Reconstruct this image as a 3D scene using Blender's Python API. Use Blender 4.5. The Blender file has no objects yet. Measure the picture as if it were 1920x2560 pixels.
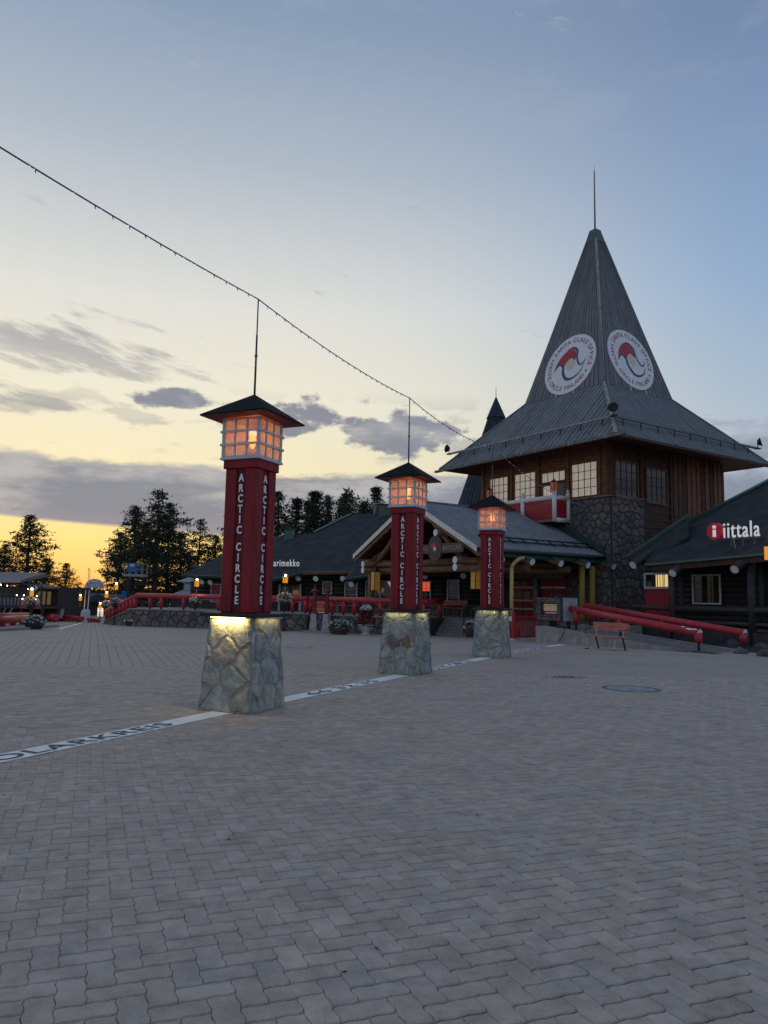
import bpy, bmesh, math, random
from mathutils import Vector, Matrix, noise
random.seed(7)
V = Vector
PI = math.pi
R_ = math.radians
scene = bpy.context.scene
COL = scene.collection

# ------------------------------------------------------------------ camera
F_PX, PITCH, ROLL, EYE = 1861.95, 0.1126, 0.0196, 1.6      # fitted on the three lamp pillars
FWD = V((0, math.cos(PITCH), math.sin(PITCH)))
UP0 = V((0, -math.sin(PITCH), math.cos(PITCH)))
RGT0 = V((1, 0, 0))
CX = RGT0 * math.cos(ROLL) + UP0 * math.sin(ROLL)
CY = UP0 * math.cos(ROLL) - RGT0 * math.sin(ROLL)
cam_d = bpy.data.cameras.new('camera')
cam_d.sensor_fit = 'VERTICAL'
cam_d.sensor_height = 24.0
cam_d.lens = 24.0 * F_PX / 2560
cam_d.clip_start = 0.05
cam_d.clip_end = 3000
cam = bpy.data.objects.new('camera', cam_d)
m = Matrix.Identity(4)
for i in range(3):
    m[i][0], m[i][1], m[i][2] = CX[i], CY[i], -FWD[i]
m.translation = V((0, 0, EYE))
cam.matrix_world = m
COL.objects.link(cam)
scene.camera = cam
CAM = V((0, 0, EYE))

# ------------------------------------------------------------------ sky, sun, exposure
SUN_AZ = R_(-24.0)            # measured from +Y towards +X
SUN_EL = R_(1.6)
world = bpy.data.worlds.new('World')
scene.world = world
world.use_nodes = True
nt = world.node_tree
nt.nodes.clear()


def N(tree, typ, **kw):
    n = tree.nodes.new(typ)
    for k, v in kw.items():
        if k.startswith('i_'):
            n.inputs[k[2:].replace('_', ' ')].default_value = v
        else:
            setattr(n, k, v)
    return n


def L(tree, a, b):
    tree.links.new(a, b)


def MATH(tree, op, a, b=None, c=None, clamp=False):
    n = tree.nodes.new('ShaderNodeMath')
    n.operation = op
    n.use_clamp = clamp
    for i, x in enumerate((a, b, c)):
        if x is None:
            continue
        if isinstance(x, (int, float)):
            n.inputs[i].default_value = x
        else:
            tree.links.new(x, n.inputs[i])
    return n.outputs[0]


def MIX(tree, fac, a, b, blend='MIX'):
    n = tree.nodes.new('ShaderNodeMix')
    n.data_type = 'RGBA'
    n.blend_type = blend
    for sock, x in ((n.inputs[0], fac), (n.inputs[6], a), (n.inputs[7], b)):
        if isinstance(x, (int, float)):
            sock.default_value = x
        elif isinstance(x, (tuple, list)):
            sock.default_value = tuple(x) + ((1,) if len(x) == 3 else ())
        else:
            tree.links.new(x, sock)
    return n.outputs[2]


def RAMP(tree, fac, stops, interp='LINEAR'):
    n = tree.nodes.new('ShaderNodeValToRGB')
    n.color_ramp.interpolation = interp
    els = n.color_ramp.elements
    while len(els) > 1:
        els.remove(els[-1])
    for i, (p, c) in enumerate(stops):
        e = els[0] if i == 0 else els.new(p)
        e.position = p
        c = (c, c, c) if isinstance(c, (int, float)) else c
        e.color = tuple(c) + (1,)
    tree.links.new(fac, n.inputs[0])
    return n.outputs[0]


def smooth(tree, x, lo, hi):
    n = tree.nodes.new('ShaderNodeMapRange')
    n.interpolation_type = 'SMOOTHSTEP'
    n.inputs[1].default_value = lo
    n.inputs[2].default_value = hi
    tree.links.new(x, n.inputs[0])
    return n.outputs[0]


def build_sky():
    t = nt
    tc = N(t, 'ShaderNodeTexCoord')
    sep = N(t, 'ShaderNodeSeparateXYZ')
    L(t, tc.outputs['Generated'], sep.inputs[0])
    sky = N(t, 'ShaderNodeTexSky', sky_type='NISHITA', sun_disc=False)
    sky.sun_elevation = SUN_EL
    sky.sun_rotation = SUN_AZ
    sky.altitude = 150
    sky.air_density = 1.0
    sky.dust_density = 0.9
    sky.ozone_density = 1.6
    el = MATH(t, 'ARCSINE', sep.outputs[2])                       # elevation, radians
    eld = MATH(t, 'MULTIPLY', el, 57.29578)
    az = MATH(t, 'ARCTAN2', sep.outputs[0], sep.outputs[1])
    azd = MATH(t, 'MULTIPLY', az, 57.29578)
    # soften the very strong contrast of the clear low-sun sky: high thin haze scatters light all round
    haze_side = MATH(t, 'COSINE', MATH(t, 'SUBTRACT', az, SUN_AZ))
    side = smooth(t, haze_side, 0.58, 1.0)
    grad_sun = RAMP(t, MATH(t, 'DIVIDE', eld, 90.0), [(0.0, (0.93, 0.50, 0.14)), (0.04, (0.97, 0.74, 0.27)), (0.085, (0.96, 0.84, 0.50)), (0.16, (0.90, 0.85, 0.67)),
                                                       (0.235, (0.78, 0.775, 0.72)), (0.34, (0.47, 0.525, 0.60)), (0.44, (0.27, 0.355, 0.49)), (0.54, (0.195, 0.28, 0.435)), (1.0, (0.18, 0.255, 0.41))])
    grad_far = RAMP(t, MATH(t, 'DIVIDE', eld, 90.0), [(0.0, (0.46, 0.45, 0.47)), (0.06, (0.52, 0.55, 0.58)), (0.14, (0.44, 0.53, 0.63)), (0.25, (0.29, 0.425, 0.635)),
                                                       (0.42, (0.178, 0.258, 0.425)), (1.0, (0.18, 0.255, 0.41))])
    veil = MIX(t, side, grad_far, grad_sun)
    nis = MIX(t, 1.0, sky.outputs[0], (0.10, 0.10, 0.10), 'MULTIPLY')
    clear = MIX(t, 0.88, nis, veil)
    # ---- clouds: a layer of broken low cloud all round plus streaky higher cloud
    def coords(su, sv, wob, off):
        cmb = N(t, 'ShaderNodeCombineXYZ')
        L(t, MATH(t, 'MULTIPLY_ADD', azd, su, off), cmb.inputs[0])
        tilt = MATH(t, 'MULTIPLY_ADD', azd, wob, eld)
        L(t, MATH(t, 'MULTIPLY', tilt, sv), cmb.inputs[1])
        return cmb.outputs[0]
    n1 = N(t, 'ShaderNodeTexNoise', noise_dimensions='2D')
    n1.inputs['Scale'].default_value = 1.0
    n1.inputs['Detail'].default_value = 9
    n1.inputs['Roughness'].default_value = 0.62
    L(t, coords(0.085, 0.30, 0.0, 3.1), n1.inputs['Vector'])
    n2 = N(t, 'ShaderNodeTexNoise', noise_dimensions='2D')
    n2.inputs['Scale'].default_value = 1.0
    n2.inputs['Detail'].default_value = 12
    n2.inputs['Roughness'].default_value = 0.62
    L(t, coords(0.17, 0.80, 0.20, 11.3), n2.inputs['Vector'])
    n3 = N(t, 'ShaderNodeTexNoise', noise_dimensions='2D')
    n3.inputs['Scale'].default_value = 1.0
    n3.inputs['Detail'].default_value = 7
    n3.inputs['Roughness'].default_value = 0.5
    L(t, coords(0.13, 0.42, 0.0, 27.7), n3.inputs['Vector'])
    # low bank: dense from 5.2 to 9.5 degrees, ragged top, flat base
    edge = MATH(t, 'MULTIPLY_ADD', MATH(t, 'SUBTRACT', n1.outputs[0], 0.5), 4.2, eld)
    bank_top = MATH(t, 'SUBTRACT', 1.0, smooth(t, edge, 8.6, 9.4))
    bank_base = smooth(t, MATH(t, 'MULTIPLY_ADD', azd, 0.045, MATH(t, 'MULTIPLY_ADD', n3.outputs[0], 0.3, eld)), 3.75, 4.1)
    bank = MATH(t, 'MULTIPLY', bank_top, bank_base)
    # broken cumulus and streaks: single clouds where the photograph has them, sparse ones all round
    def patch(azc, elc, waz, wel, ns, lo=0.42, hi=0.72, rag=1.7):
        da = MATH(t, 'POWER', MATH(t, 'DIVIDE', MATH(t, 'SUBTRACT', azd, azc), waz), 2.0)
        de = MATH(t, 'POWER', MATH(t, 'DIVIDE', MATH(t, 'SUBTRACT', eld, elc), wel), 2.0)
        g = MATH(t, 'EXPONENT', MATH(t, 'MULTIPLY', MATH(t, 'ADD', da, de), -1.0))
        return smooth(t, MATH(t, 'MULTIPLY_ADD', MATH(t, 'SUBTRACT', ns, 0.5), rag, g), lo, hi)
    n4 = N(t, 'ShaderNodeTexNoise', noise_dimensions='2D')
    n4.inputs['Scale'].default_value = 1.0
    n4.inputs['Detail'].default_value = 8
    n4.inputs['Roughness'].default_value = 0.58
    L(t, coords(0.30, 0.62, 0.0, 41.3), n4.inputs['Vector'])
    cum = patch(-8.0, 13.3, 5.0, 1.5, n4.outputs[0])
    for q in (patch(1.5, 12.5, 6.0, 2.1, n4.outputs[0]), patch(-16.0, 14.2, 3.4, 0.95, n4.outputs[0]), patch(27.0, 10.8, 6.5, 2.4, n4.outputs[0]), patch(44.0, 12.0, 9.0, 2.0, n4.outputs[0]), patch(-52.0, 12.5, 9.0, 2.2, n4.outputs[0])):
        cum = MATH(t, 'MAXIMUM', cum, q)
    win = MATH(t, 'MULTIPLY', smooth(t, eld, 9.5, 11.0), MATH(t, 'SUBTRACT', 1.0, smooth(t, eld, 12.5, 16.0)))
    cum = MATH(t, 'MAXIMUM', cum, MATH(t, 'MULTIPLY', MATH(t, 'MULTIPLY', win, smooth(t, n3.outputs[0], 0.57, 0.66)), 0.5))
    strk = MATH(t, 'MULTIPLY', patch(-25.0, 16.9, 10.5, 2.3, n2.outputs[0], 0.40, 1.0, 2.6), 0.62)
    strk = MATH(t, 'MAXIMUM', strk, MATH(t, 'MULTIPLY', patch(-28.0, 12.9, 6.0, 1.0, n2.outputs[0], 0.40, 0.95, 2.2), 0.7))
    high = MATH(t, 'MULTIPLY', MATH(t, 'MULTIPLY', smooth(t, eld, 26.0, 36.0), smooth(t, n1.outputs[0], 0.52, 0.72)), 0.10)
    den = MATH(t, 'MAXIMUM', MATH(t, 'MAXIMUM', bank, cum), MATH(t, 'MAXIMUM', strk, high), clamp=True)
    thick = smooth(t, n1.outputs[0], 0.30, 0.56)
    c_dark = MIX(t, side, (0.215, 0.255, 0.335), (0.212, 0.225, 0.282))
    c_lite = MIX(t, side, (0.42, 0.47, 0.56), (0.45, 0.43, 0.43))
    ccol = MIX(t, thick, c_lite, c_dark)
    lowwarm = MATH(t, 'MULTIPLY', MATH(t, 'SUBTRACT', 1.0, smooth(t, eld, 3.8, 6.5)), MATH(t, 'MULTIPLY', side, 0.35))
    ccol = MIX(t, lowwarm, ccol, (0.42, 0.33, 0.36))
    ccol = MIX(t, MATH(t, 'MULTIPLY', smooth(t, eld, 24.0, 34.0), 1.0), ccol, (0.46, 0.48, 0.54))
    final = MIX(t, MATH(t, 'MULTIPLY', den, 0.93), clear, ccol)
    # below the horizon: the same dull ground light everywhere
    below = smooth(t, eld, -1.5, 0.0)
    final = MIX(t, below, (0.10, 0.095, 0.10), final)
    bg = N(t, 'ShaderNodeBackground')
    L(t, final, bg.inputs[0])
    bg.inputs[1].default_value = 1.0
    out = N(t, 'ShaderNodeOutputWorld')
    L(t, bg.outputs[0], out.inputs[0])


build_sky()
sun_d = bpy.data.lights.new('sun', 'SUN')
sun_d.energy = 0.12
sun_d.angle = R_(12)
sun_d.color = (1.0, 0.78, 0.5)
sun = bpy.data.objects.new('sun', sun_d)
sdir = V((math.sin(SUN_AZ) * math.cos(SUN_EL), math.cos(SUN_AZ) * math.cos(SUN_EL), math.sin(SUN_EL)))
sun.rotation_euler = (-sdir).to_track_quat('-Z', 'Y').to_euler()
sun.location = (-30, 60, 30)
COL.objects.link(sun)
scene.view_settings.view_transform = 'Standard'
scene.view_settings.look = 'None'
scene.view_settings.exposure = 0.1
scene.view_settings.gamma = 1.0
scene.view_settings.use_curve_mapping = False
scene.render.engine = 'CYCLES'
scene.cycles.use_denoising = True
scene.cycles.max_bounces = 6
scene.cycles.transmission_bounces = 4
scene.cycles.transparent_max_bounces = 6
scene.cycles.sample_clamp_indirect = 4.0
scene.cycles.caustics_reflective = False
scene.cycles.caustics_refractive = False


# ------------------------------------------------------------------ pixel -> world helpers
def ray(px, py):
    a, b = px - 960, py - 1280
    u = a * math.cos(ROLL) + b * math.sin(ROLL)
    v = -a * math.sin(ROLL) + b * math.cos(ROLL)
    d = FWD * F_PX + RGT0 * u - UP0 * v
    return d / d.y


def gh(y):                       # the plaza falls away gently beyond the pillars
    t = min(max(y - 22.0, 0.0), 42.0)
    s = t * t / 8.0 if t < 4 else t - 2.0
    return -0.022 * s


def gp(px, py, dz=0.0):          # where a pixel meets the ground (dz above it)
    d = ray(px, py)
    lo, hi = 1.0, 400.0
    for _ in range(60):
        mid = (lo + hi) / 2
        if EYE + d.z * mid > gh(mid) + dz:
            lo = mid
        else:
            hi = mid
    return CAM + d * lo


def at(px, py, y):               # a pixel at a known distance
    return CAM + ray(px, py) * y


def on(px, py, p0, n):           # a pixel on a plane
    d = ray(px, py)
    return CAM + d * ((p0 - CAM).dot(n) / d.dot(n))


def onz(px, py, z):
    d = ray(px, py)
    return CAM + d * ((z - EYE) / d.z)


# ------------------------------------------------------------------ materials
MATS = {}


def mat(name, rgb, rough=0.75, var=0.18, scale=6.0, bump=0.0, bscale=40.0, metal=0.0, rand=0.0, spec=0.35, stretch=None,
        emit=None, estr=0.0, rgb2=None, tint=False, dirt=0.0, gain=1.35):
    if name in MATS:
        return MATS[name]
    rgb = tuple(max(c, min(c * gain, 0.5)) for c in rgb)
    mt = bpy.data.materials.new(name)
    mt.use_nodes = True
    t = mt.node_tree
    b = t.nodes['Principled BSDF']
    geo = N(t, 'ShaderNodeNewGeometry')
    vec = geo.outputs['Position']
    if stretch:
        mp = N(t, 'ShaderNodeMapping')
        mp.inputs['Scale'].default_value = stretch
        L(t, vec, mp.inputs[0])
        vec = mp.outputs[0]
    nz = N(t, 'ShaderNodeTexNoise')
    nz.inputs['Scale'].default_value = scale
    nz.inputs['Detail'].default_value = 6
    nz.inputs['Roughness'].default_value = 0.62
    L(t, vec, nz.inputs['Vector'])
    r2 = rgb2 or tuple(c * (1 - var * 1.6) for c in rgb)
    r1 = tuple(min(1, c * (1 + var)) for c in rgb)
    col = MIX(t, smooth(t, nz.outputs[0], 0.3, 0.7), r2, r1)
    if rand:
        oi = N(t, 'ShaderNodeObjectInfo')
        k = MATH(t, 'MULTIPLY_ADD', oi.outputs['Random'], 2 * rand, 1 - rand)
        hs = N(t, 'ShaderNodeHueSaturation')
        L(t, col, hs.inputs['Color'])
        L(t, k, hs.inputs['Value'])
        L(t, MATH(t, 'MULTIPLY_ADD', oi.outputs['Random'], 0.03, 0.485), hs.inputs['Hue'])
        col = hs.outputs[0]
    if tint:
        at_ = N(t, 'ShaderNodeAttribute', attribute_name='tint')
        col = MIX(t, 1.0, col, at_.outputs['Color'], 'MULTIPLY')
    if dirt:
        nd = N(t, 'ShaderNodeTexNoise')
        nd.inputs['Scale'].default_value = scale * 0.23
        nd.inputs['Detail'].default_value = 8
        L(t, vec, nd.inputs['Vector'])
        col = MIX(t, MATH(t, 'MULTIPLY', smooth(t, nd.outputs[0], 0.48, 0.72), dirt), col, tuple(c * 0.45 for c in rgb))
    L(t, col, b.inputs['Base Color'])
    b.inputs['Roughness'].default_value = rough
    b.inputs['Metallic'].default_value = metal
    b.inputs['Specular IOR Level'].default_value = spec
    if bump:
        nb = N(t, 'ShaderNodeTexNoise')
        nb.inputs['Scale'].default_value = bscale
        nb.inputs['Detail'].default_value = 5
        L(t, vec, nb.inputs['Vector'])
        bp = N(t, 'ShaderNodeBump')
        bp.inputs['Strength'].default_value = bump
        bp.inputs['Distance'].default_value = 0.02
        L(t, nb.outputs[0], bp.inputs['Height'])
        L(t, bp.outputs[0], b.inputs['Normal'])
    if emit:
        b.inputs['Emission Color'].default_value = tuple(emit) + (1,)
        b.inputs['Emission Strength'].default_value = estr
    MATS[name] = mt
    return mt


def glass_mat(name, rgb=(0.02, 0.022, 0.025), rough=0.06):
    if name in MATS:
        return MATS[name]
    mt = mat(name, rgb, rough, 0.05, spec=0.42, gain=1.0)
    t = mt.node_tree
    b = t.nodes['Principled BSDF']
    nb = N(t, 'ShaderNodeTexNoise')
    nb.inputs['Scale'].default_value = 1.3
    geo = N(t, 'ShaderNodeNewGeometry')
    L(t, geo.outputs['Position'], nb.inputs['Vector'])
    bp = N(t, 'ShaderNodeBump')
    bp.inputs['Strength'].default_value = 0.06
    L(t, nb.outputs[0], bp.inputs['Height'])
    L(t, bp.outputs[0], b.inputs['Normal'])
    return mt


def pane_mat(name, rgb, trans=0.45):
    mt = bpy.data.materials.new(name)
    mt.use_nodes = True
    t = mt.node_tree
    t.nodes.clear()
    tl = N(t, 'ShaderNodeBsdfTranslucent')
    tl.inputs[0].default_value = rgb + (1,)
    df = N(t, 'ShaderNodeBsdfDiffuse')
    df.inputs[0].default_value = rgb + (1,)
    gl = N(t, 'ShaderNodeBsdfRefraction')
    gl.inputs['Color'].default_value = tuple(min(1, c * 1.2) for c in rgb) + (1,)
    gl.inputs['Roughness'].default_value = 0.22
    gl.inputs['IOR'].default_value = 1.05
    m1 = N(t, 'ShaderNodeMixShader')
    m1.inputs[0].default_value = 0.5
    L(t, tl.outputs[0], m1.inputs[1])
    L(t, df.outputs[0], m1.inputs[2])
    m2 = N(t, 'ShaderNodeMixShader')
    m2.inputs[0].default_value = trans
    L(t, m1.outputs[0], m2.inputs[1])
    L(t, gl.outputs[0], m2.inputs[2])
    o = N(t, 'ShaderNodeOutputMaterial')
    L(t, m2.outputs[0], o.inputs[0])
    MATS[name] = mt
    return mt


def glow_mat(name, rgb, strength):
    if name in MATS:
        return MATS[name]
    mt = bpy.data.materials.new(name)
    mt.use_nodes = True
    t = mt.node_tree
    t.nodes.clear()
    e = N(t, 'ShaderNodeEmission')
    e.inputs[0].default_value = rgb + (1,)
    e.inputs[1].default_value = strength
    o = N(t, 'ShaderNodeOutputMaterial')
    L(t, e.outputs[0], o.inputs[0])
    MATS[name] = mt
    return mt


# ------------------------------------------------------------------ mesh builder and scene graph helpers
ORG = {}


class MB:
    def __init__(s):
        s.v, s.f, s.mi = [], [], []

    def add(s, vs, fs, mi=0):
        o = len(s.v)
        s.v += [V(p) for p in vs]
        s.f += [tuple(i + o for i in f) for f in fs]
        s.mi += [mi] * len(fs)
        return s

    def obox(s, p, ex, ey, ez, mi=0):
        p, ex, ey, ez = V(p), V(ex), V(ey), V(ez)
        if ex.cross(ey).dot(ez) < 0:
            ex, ey = ey, ex
        vs = [p, p + ex, p + ex + ey, p + ey, p + ez, p + ex + ez, p + ex + ey + ez, p + ey + ez]
        return s.add(vs, [(0, 3, 2, 1), (4, 5, 6, 7), (0, 1, 5, 4), (1, 2, 6, 5), (2, 3, 7, 6), (3, 0, 4, 7)], mi)

    def box(s, c, sx, sy, sz, a=0.0, mi=0):
        ex, ey = V((math.cos(a), math.sin(a), 0)) * sx, V((-math.sin(a), math.cos(a), 0)) * sy
        ez = V((0, 0, sz))
        return s.obox(V(c) - ex / 2 - ey / 2 - ez / 2, ex, ey, ez, mi)

    def bar(s, p, q, w, h, up=(0, 0, 1), mi=0):           # a rectangular bar centred on the line p-q
        p, q = V(p), V(q)
        d = (q - p)
        sd = d.cross(V(up))
        if sd.length < 1e-6:
            sd = d.cross(V((1, 0, 0)))
        sd.normalize()
        u = sd.cross(d).normalized()
        return s.obox(p - sd * w / 2 - u * h / 2, sd * w, d, u * h, mi)

    def cyl(s, p, q, r0, r1=None, n=12, cap=True, mi=0, capmi=None):
        p, q = V(p), V(q)
        r1 = r0 if r1 is None else r1
        d = (q - p).normalized()
        a = d.cross(V((0, 0, 1)) if abs(d.z) < 0.95 else V((1, 0, 0))).normalized()
        b = d.cross(a)
        vs = []
        for c, r in ((p, r0), (q, r1)):
            for i in range(n):
                t = 2 * PI * i / n
                vs.append(c + a * math.cos(t) * r + b * math.sin(t) * r)
        fs = [(i, (i + 1) % n, n + (i + 1) % n, n + i) for i in range(n)]
        s.add(vs, fs, mi)
        if cap:
            o = len(s.v) - 2 * n
            cm = mi if capmi is None else capmi
            s.f += [tuple(o + n - 1 - i for i in range(n)), tuple(o + n + i for i in range(n))]
            s.mi += [cm, cm]
        return s

    def tube(s, pts, r, n=6, mi=0):
        for a, b in zip(pts[:-1], pts[1:]):
            s.cyl(a, b, r, r, n, True, mi)
        return s

    def poly(s, loop, mi=0):
        return s.add(loop, [tuple(range(len(loop)))], mi)

    def prism(s, loop, vec, mi=0, sidemi=None):
        loop = [V(p) for p in loop]
        vec = V(vec)
        n = len(loop)
        nrm = V((0, 0, 0))
        for i in range(n):
            nrm += loop[i].cross(loop[(i + 1) % n])
        if nrm.dot(vec) < 0:
            loop = loop[::-1]
        vs = loop + [p + vec for p in loop]
        fs = [tuple(range(n - 1, -1, -1)), tuple(range(n, 2 * n))]
        o = len(s.v)
        s.v += vs
        s.f += [tuple(i + o for i in f) for f in fs]
        s.mi += [mi, mi]
        sm = mi if sidemi is None else sidemi
        for i in range(n):
            j = (i + 1) % n
            s.f.append((o + i, o + j, o + n + j, o + n + i))
            s.mi.append(sm)
        return s

    def lathe(s, prof, c=(0, 0, 0), n=16, mi=0):
        c = V(c)
        o = len(s.v)
        for r, z in prof:
            for i in range(n):
                t = 2 * PI * i / n
                s.v.append(c + V((r * math.cos(t), r * math.sin(t), z)))
        k = len(prof)
        for j in range(k - 1):
            for i in range(n):
                s.f.append((o + j * n + i, o + j * n + (i + 1) % n, o + (j + 1) * n + (i + 1) % n, o + (j + 1) * n + i))
                s.mi.append(mi)
        s.f += [tuple(o + n - 1 - i for i in range(n)), tuple(o + (k - 1) * n + i for i in range(n))]
        s.mi += [mi, mi]
        return s

    def ball(s, c, r, n=10, m_=6, sq=1.0, mi=0):
        prof = [(max(1e-4, r * math.sin(PI * j / m_)), -r * sq * math.cos(PI * j / m_)) for j in range(m_ + 1)]
        return s.lathe(prof, c, n, mi)

    def mesh(s, name, off=V((0, 0, 0))):
        me = bpy.data.meshes.new(name)
        me.from_pydata([tuple(p - off) for p in s.v], [], s.f)
        return me

    def build(s, name, mats, parent=None, smooth_=False, label=None, kind=None, bevel=0.0):
        org = ORG.get(parent, V((0, 0, 0))) if parent else V((0, 0, 0))
        me = s.mesh(name, org)
        mats = mats if isinstance(mats, (list, tuple)) else [mats]
        for mm in mats:
            me.materials.append(mm)
        if len(mats) > 1:
            me.polygons.foreach_set('material_index', s.mi)
        if smooth_:
            me.polygons.foreach_set('use_smooth', [len(f) <= 4 for f in s.f])
        if bevel:
            bm = bmesh.new()
            bm.from_mesh(me)
            bmesh.ops.bevel(bm, geom=bm.edges[:], offset=bevel, segments=1, affect='EDGES', clamp_overlap=True)
            bm.to_mesh(me)
            bm.free()
        o = bpy.data.objects.new(name, me)
        COL.objects.link(o)
        if parent:
            o.parent = parent
            ORG[o] = org
        if label:
            o['label'] = label
        if kind:
            o['kind'] = kind
        return o


def thing(name, label, cat, loc=(0, 0, 0), group=None, rz=0.0):
    o = bpy.data.objects.new(name, None)
    o.empty_display_size = 0.2
    COL.objects.link(o)
    o.location = loc
    o.rotation_euler = (0, 0, rz)
    o['label'] = label
    o['category'] = cat
    o['kind'] = 'thing'
    if group:
        o['group'] = group
    ORG[o] = V(loc)
    return o


def proto(name, label, cat, group=None):        # a thing whose parts are built round the origin
    o = thing(name, label, cat, (0, 0, 0), group)
    return o


def tag(o, label, cat, group=None):
    o['kind'] = 'thing'
    o['label'] = label
    o['category'] = cat
    if group:
        o['group'] = group
    return o


def put(o, loc, rz=0.0, scale=None):
    o.location = loc
    o.rotation_euler = (0, 0, rz)
    if scale:
        o.scale = (scale,) * 3 if isinstance(scale, (int, float)) else scale
    return o


def copy_tree(o, parent=None):
    c = o.copy()
    COL.objects.link(c)
    if parent:
        c.parent = parent
    for ch in list(o.children):
        copy_tree(ch, c)
    return c


GLYPH = {}


def text_raw(txt, bold, extrude, space, res):
    cu = bpy.data.curves.new('txt', 'FONT')
    cu.body = txt
    cu.size = 1.0
    cu.offset = bold
    cu.extrude = extrude
    cu.align_x = 'CENTER'
    cu.align_y = 'CENTER'
    cu.space_character = space
    cu.resolution_u = res
    ob = bpy.data.objects.new('txt', cu)
    me = ob.to_mesh().copy()
    ob.to_mesh_clear()
    bpy.data.objects.remove(ob)
    bpy.data.curves.remove(cu)
    return me


def text_mesh(txt, size=1.0, bold=0.0, extrude=0.0, space=1.0, res=3, xs=1.0):
    key = (txt, round(bold / size, 4), round(extrude / size, 4), space, res)
    if key not in GLYPH:
        GLYPH[key] = text_raw(txt, bold / size, extrude / size, space, res)
    me = GLYPH[key].copy()
    me.transform(Matrix.Diagonal((size * xs, size, size, 1.0)))
    return me


def advance(txt):
    if txt == '':
        return 0.0
    f = lambda q: max(v.co.x for v in text_left(q).vertices)
    return f(txt + 'l') - f('l')


LEFT = {}


def text_left(txt):
    if txt not in LEFT:
        cu = bpy.data.curves.new('txt', 'FONT')
        cu.body = txt
        cu.size = 1.0
        ob = bpy.data.objects.new('txt', cu)
        LEFT[txt] = ob.to_mesh().copy()
        ob.to_mesh_clear()
        bpy.data.objects.remove(ob)
        bpy.data.curves.remove(cu)
    return LEFT[txt]


def word_letters(word, mt, origin, ex, ey, width, height, parent, bold=0.0, depth=0.02, track=0.0, name='letter'):
    """each letter a part; origin = lower left corner of the word box, width x height of the box"""
    xs, k = [], 0
    for i, ch in enumerate(word):
        xs.append(advance(word[:i].replace(' ', 'i')) + track * i)
    ms = []
    for ch in word:
        if ch == ' ':
            ms.append(None)
            continue
        cu = bpy.data.curves.new('txt', 'FONT')
        cu.body = ch
        cu.size = 1.0
        cu.offset = bold
        cu.extrude = depth / height * 0.7
        ob = bpy.data.objects.new('txt', cu)
        ms.append(ob.to_mesh().copy())
        ob.to_mesh_clear()
        bpy.data.objects.remove(ob)
        bpy.data.curves.remove(cu)
    lo = min(v.co.x + x for m_, x in zip(ms, xs) if m_ for v in m_.vertices)
    hi = max(v.co.x + x for m_, x in zip(ms, xs) if m_ for v in m_.vertices)
    zl = min(v.co.y for m_ in ms if m_ for v in m_.vertices)
    zh = max(v.co.y for m_ in ms if m_ for v in m_.vertices)
    sx, sy = width / (hi - lo), height / (zh - zl)
    for m_, x in zip(ms, xs):
        if not m_:
            continue
        m_.transform(Matrix.Diagonal((sx, sy, sy, 1)) @ Matrix.Translation((x - lo, -zl, 0)))
        mesh_at(m_, name, mt, origin, ex, ey, parent, True)


def mesh_at(me, name, mt, origin, ex, ey, parent=None, fresh=False):   # place a flat XY mesh with its own axes
    ex, ey = V(ex).normalized(), V(ey).normalized()
    ez = ex.cross(ey)
    off = ORG.get(parent, V((0, 0, 0))) if parent else V((0, 0, 0))
    me = me.copy() if not fresh else me
    M_ = Matrix((ex, ey, ez)).transposed().to_4x4()
    M_.translation = V(origin) - off
    me.transform(M_)
    me.materials.clear()
    me.materials.append(mt)
    o = bpy.data.objects.new(name, me)
    COL.objects.link(o)
    if parent:
        o.parent = parent
        ORG[o] = off
    return o


# --- irregular stone cells (Voronoi cells of jittered points clipped to a polygon, 2-D)
def clip_poly(poly, p, n):
    out = []
    k = len(poly)
    for i in range(k):
        a, b = poly[i], poly[(i + 1) % k]
        da = (a[0] - p[0]) * n[0] + (a[1] - p[1]) * n[1]
        db = (b[0] - p[0]) * n[0] + (b[1] - p[1]) * n[1]
        if da <= 0:
            out.append(a)
        if da * db < 0:
            t = da / (da - db)
            out.append((a[0] + (b[0] - a[0]) * t, a[1] + (b[1] - a[1]) * t))
    return out


def area2(poly):
    return 0.5 * sum(poly[i][0] * poly[(i + 1) % len(poly)][1] - poly[(i + 1) % len(poly)][0] * poly[i][1] for i in range(len(poly)))


def cells(boundary, step, rng, aspect=1.0, jit=0.42, holes=()):
    xs = [p[0] for p in boundary]
    ys = [p[1] for p in boundary]
    pts = []
    sx, sy = step * aspect, step / aspect
    j = 0
    y = min(ys) + sy * 0.5
    while y < max(ys) + sy * 0.4:
        x = min(xs) + sx * (0.5 if j % 2 else 0.1)
        while x < max(xs) + sx * 0.4:
            pts.append((x + rng.uniform(-jit, jit) * sx, y + rng.uniform(-jit, jit) * sy))
            x += sx
        y += sy
        j += 1
    res = []
    for i, p in enumerate(pts):
        poly = list(boundary)
        if area2(poly) < 0:
            poly.reverse()
        for k, q in enumerate(pts):
            if k == i:
                continue
            dx, dy = q[0] - p[0], q[1] - p[1]
            if dx * dx + dy * dy > (6 * max(sx, sy)) ** 2:
                continue
            poly = clip_poly(poly, ((p[0] + q[0]) / 2, (p[1] + q[1]) / 2), (dx, dy))
            if len(poly) < 3:
                break
        if len(poly) >= 3 and area2(poly) > step * step * 0.06:
            c = (sum(a for a, b in poly) / len(poly), sum(b for a, b in poly) / len(poly))
            if any(h[0] < c[0] < h[1] and h[2] < c[1] < h[3] for h in holes):
                continue
            res.append(poly)
    return res


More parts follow.
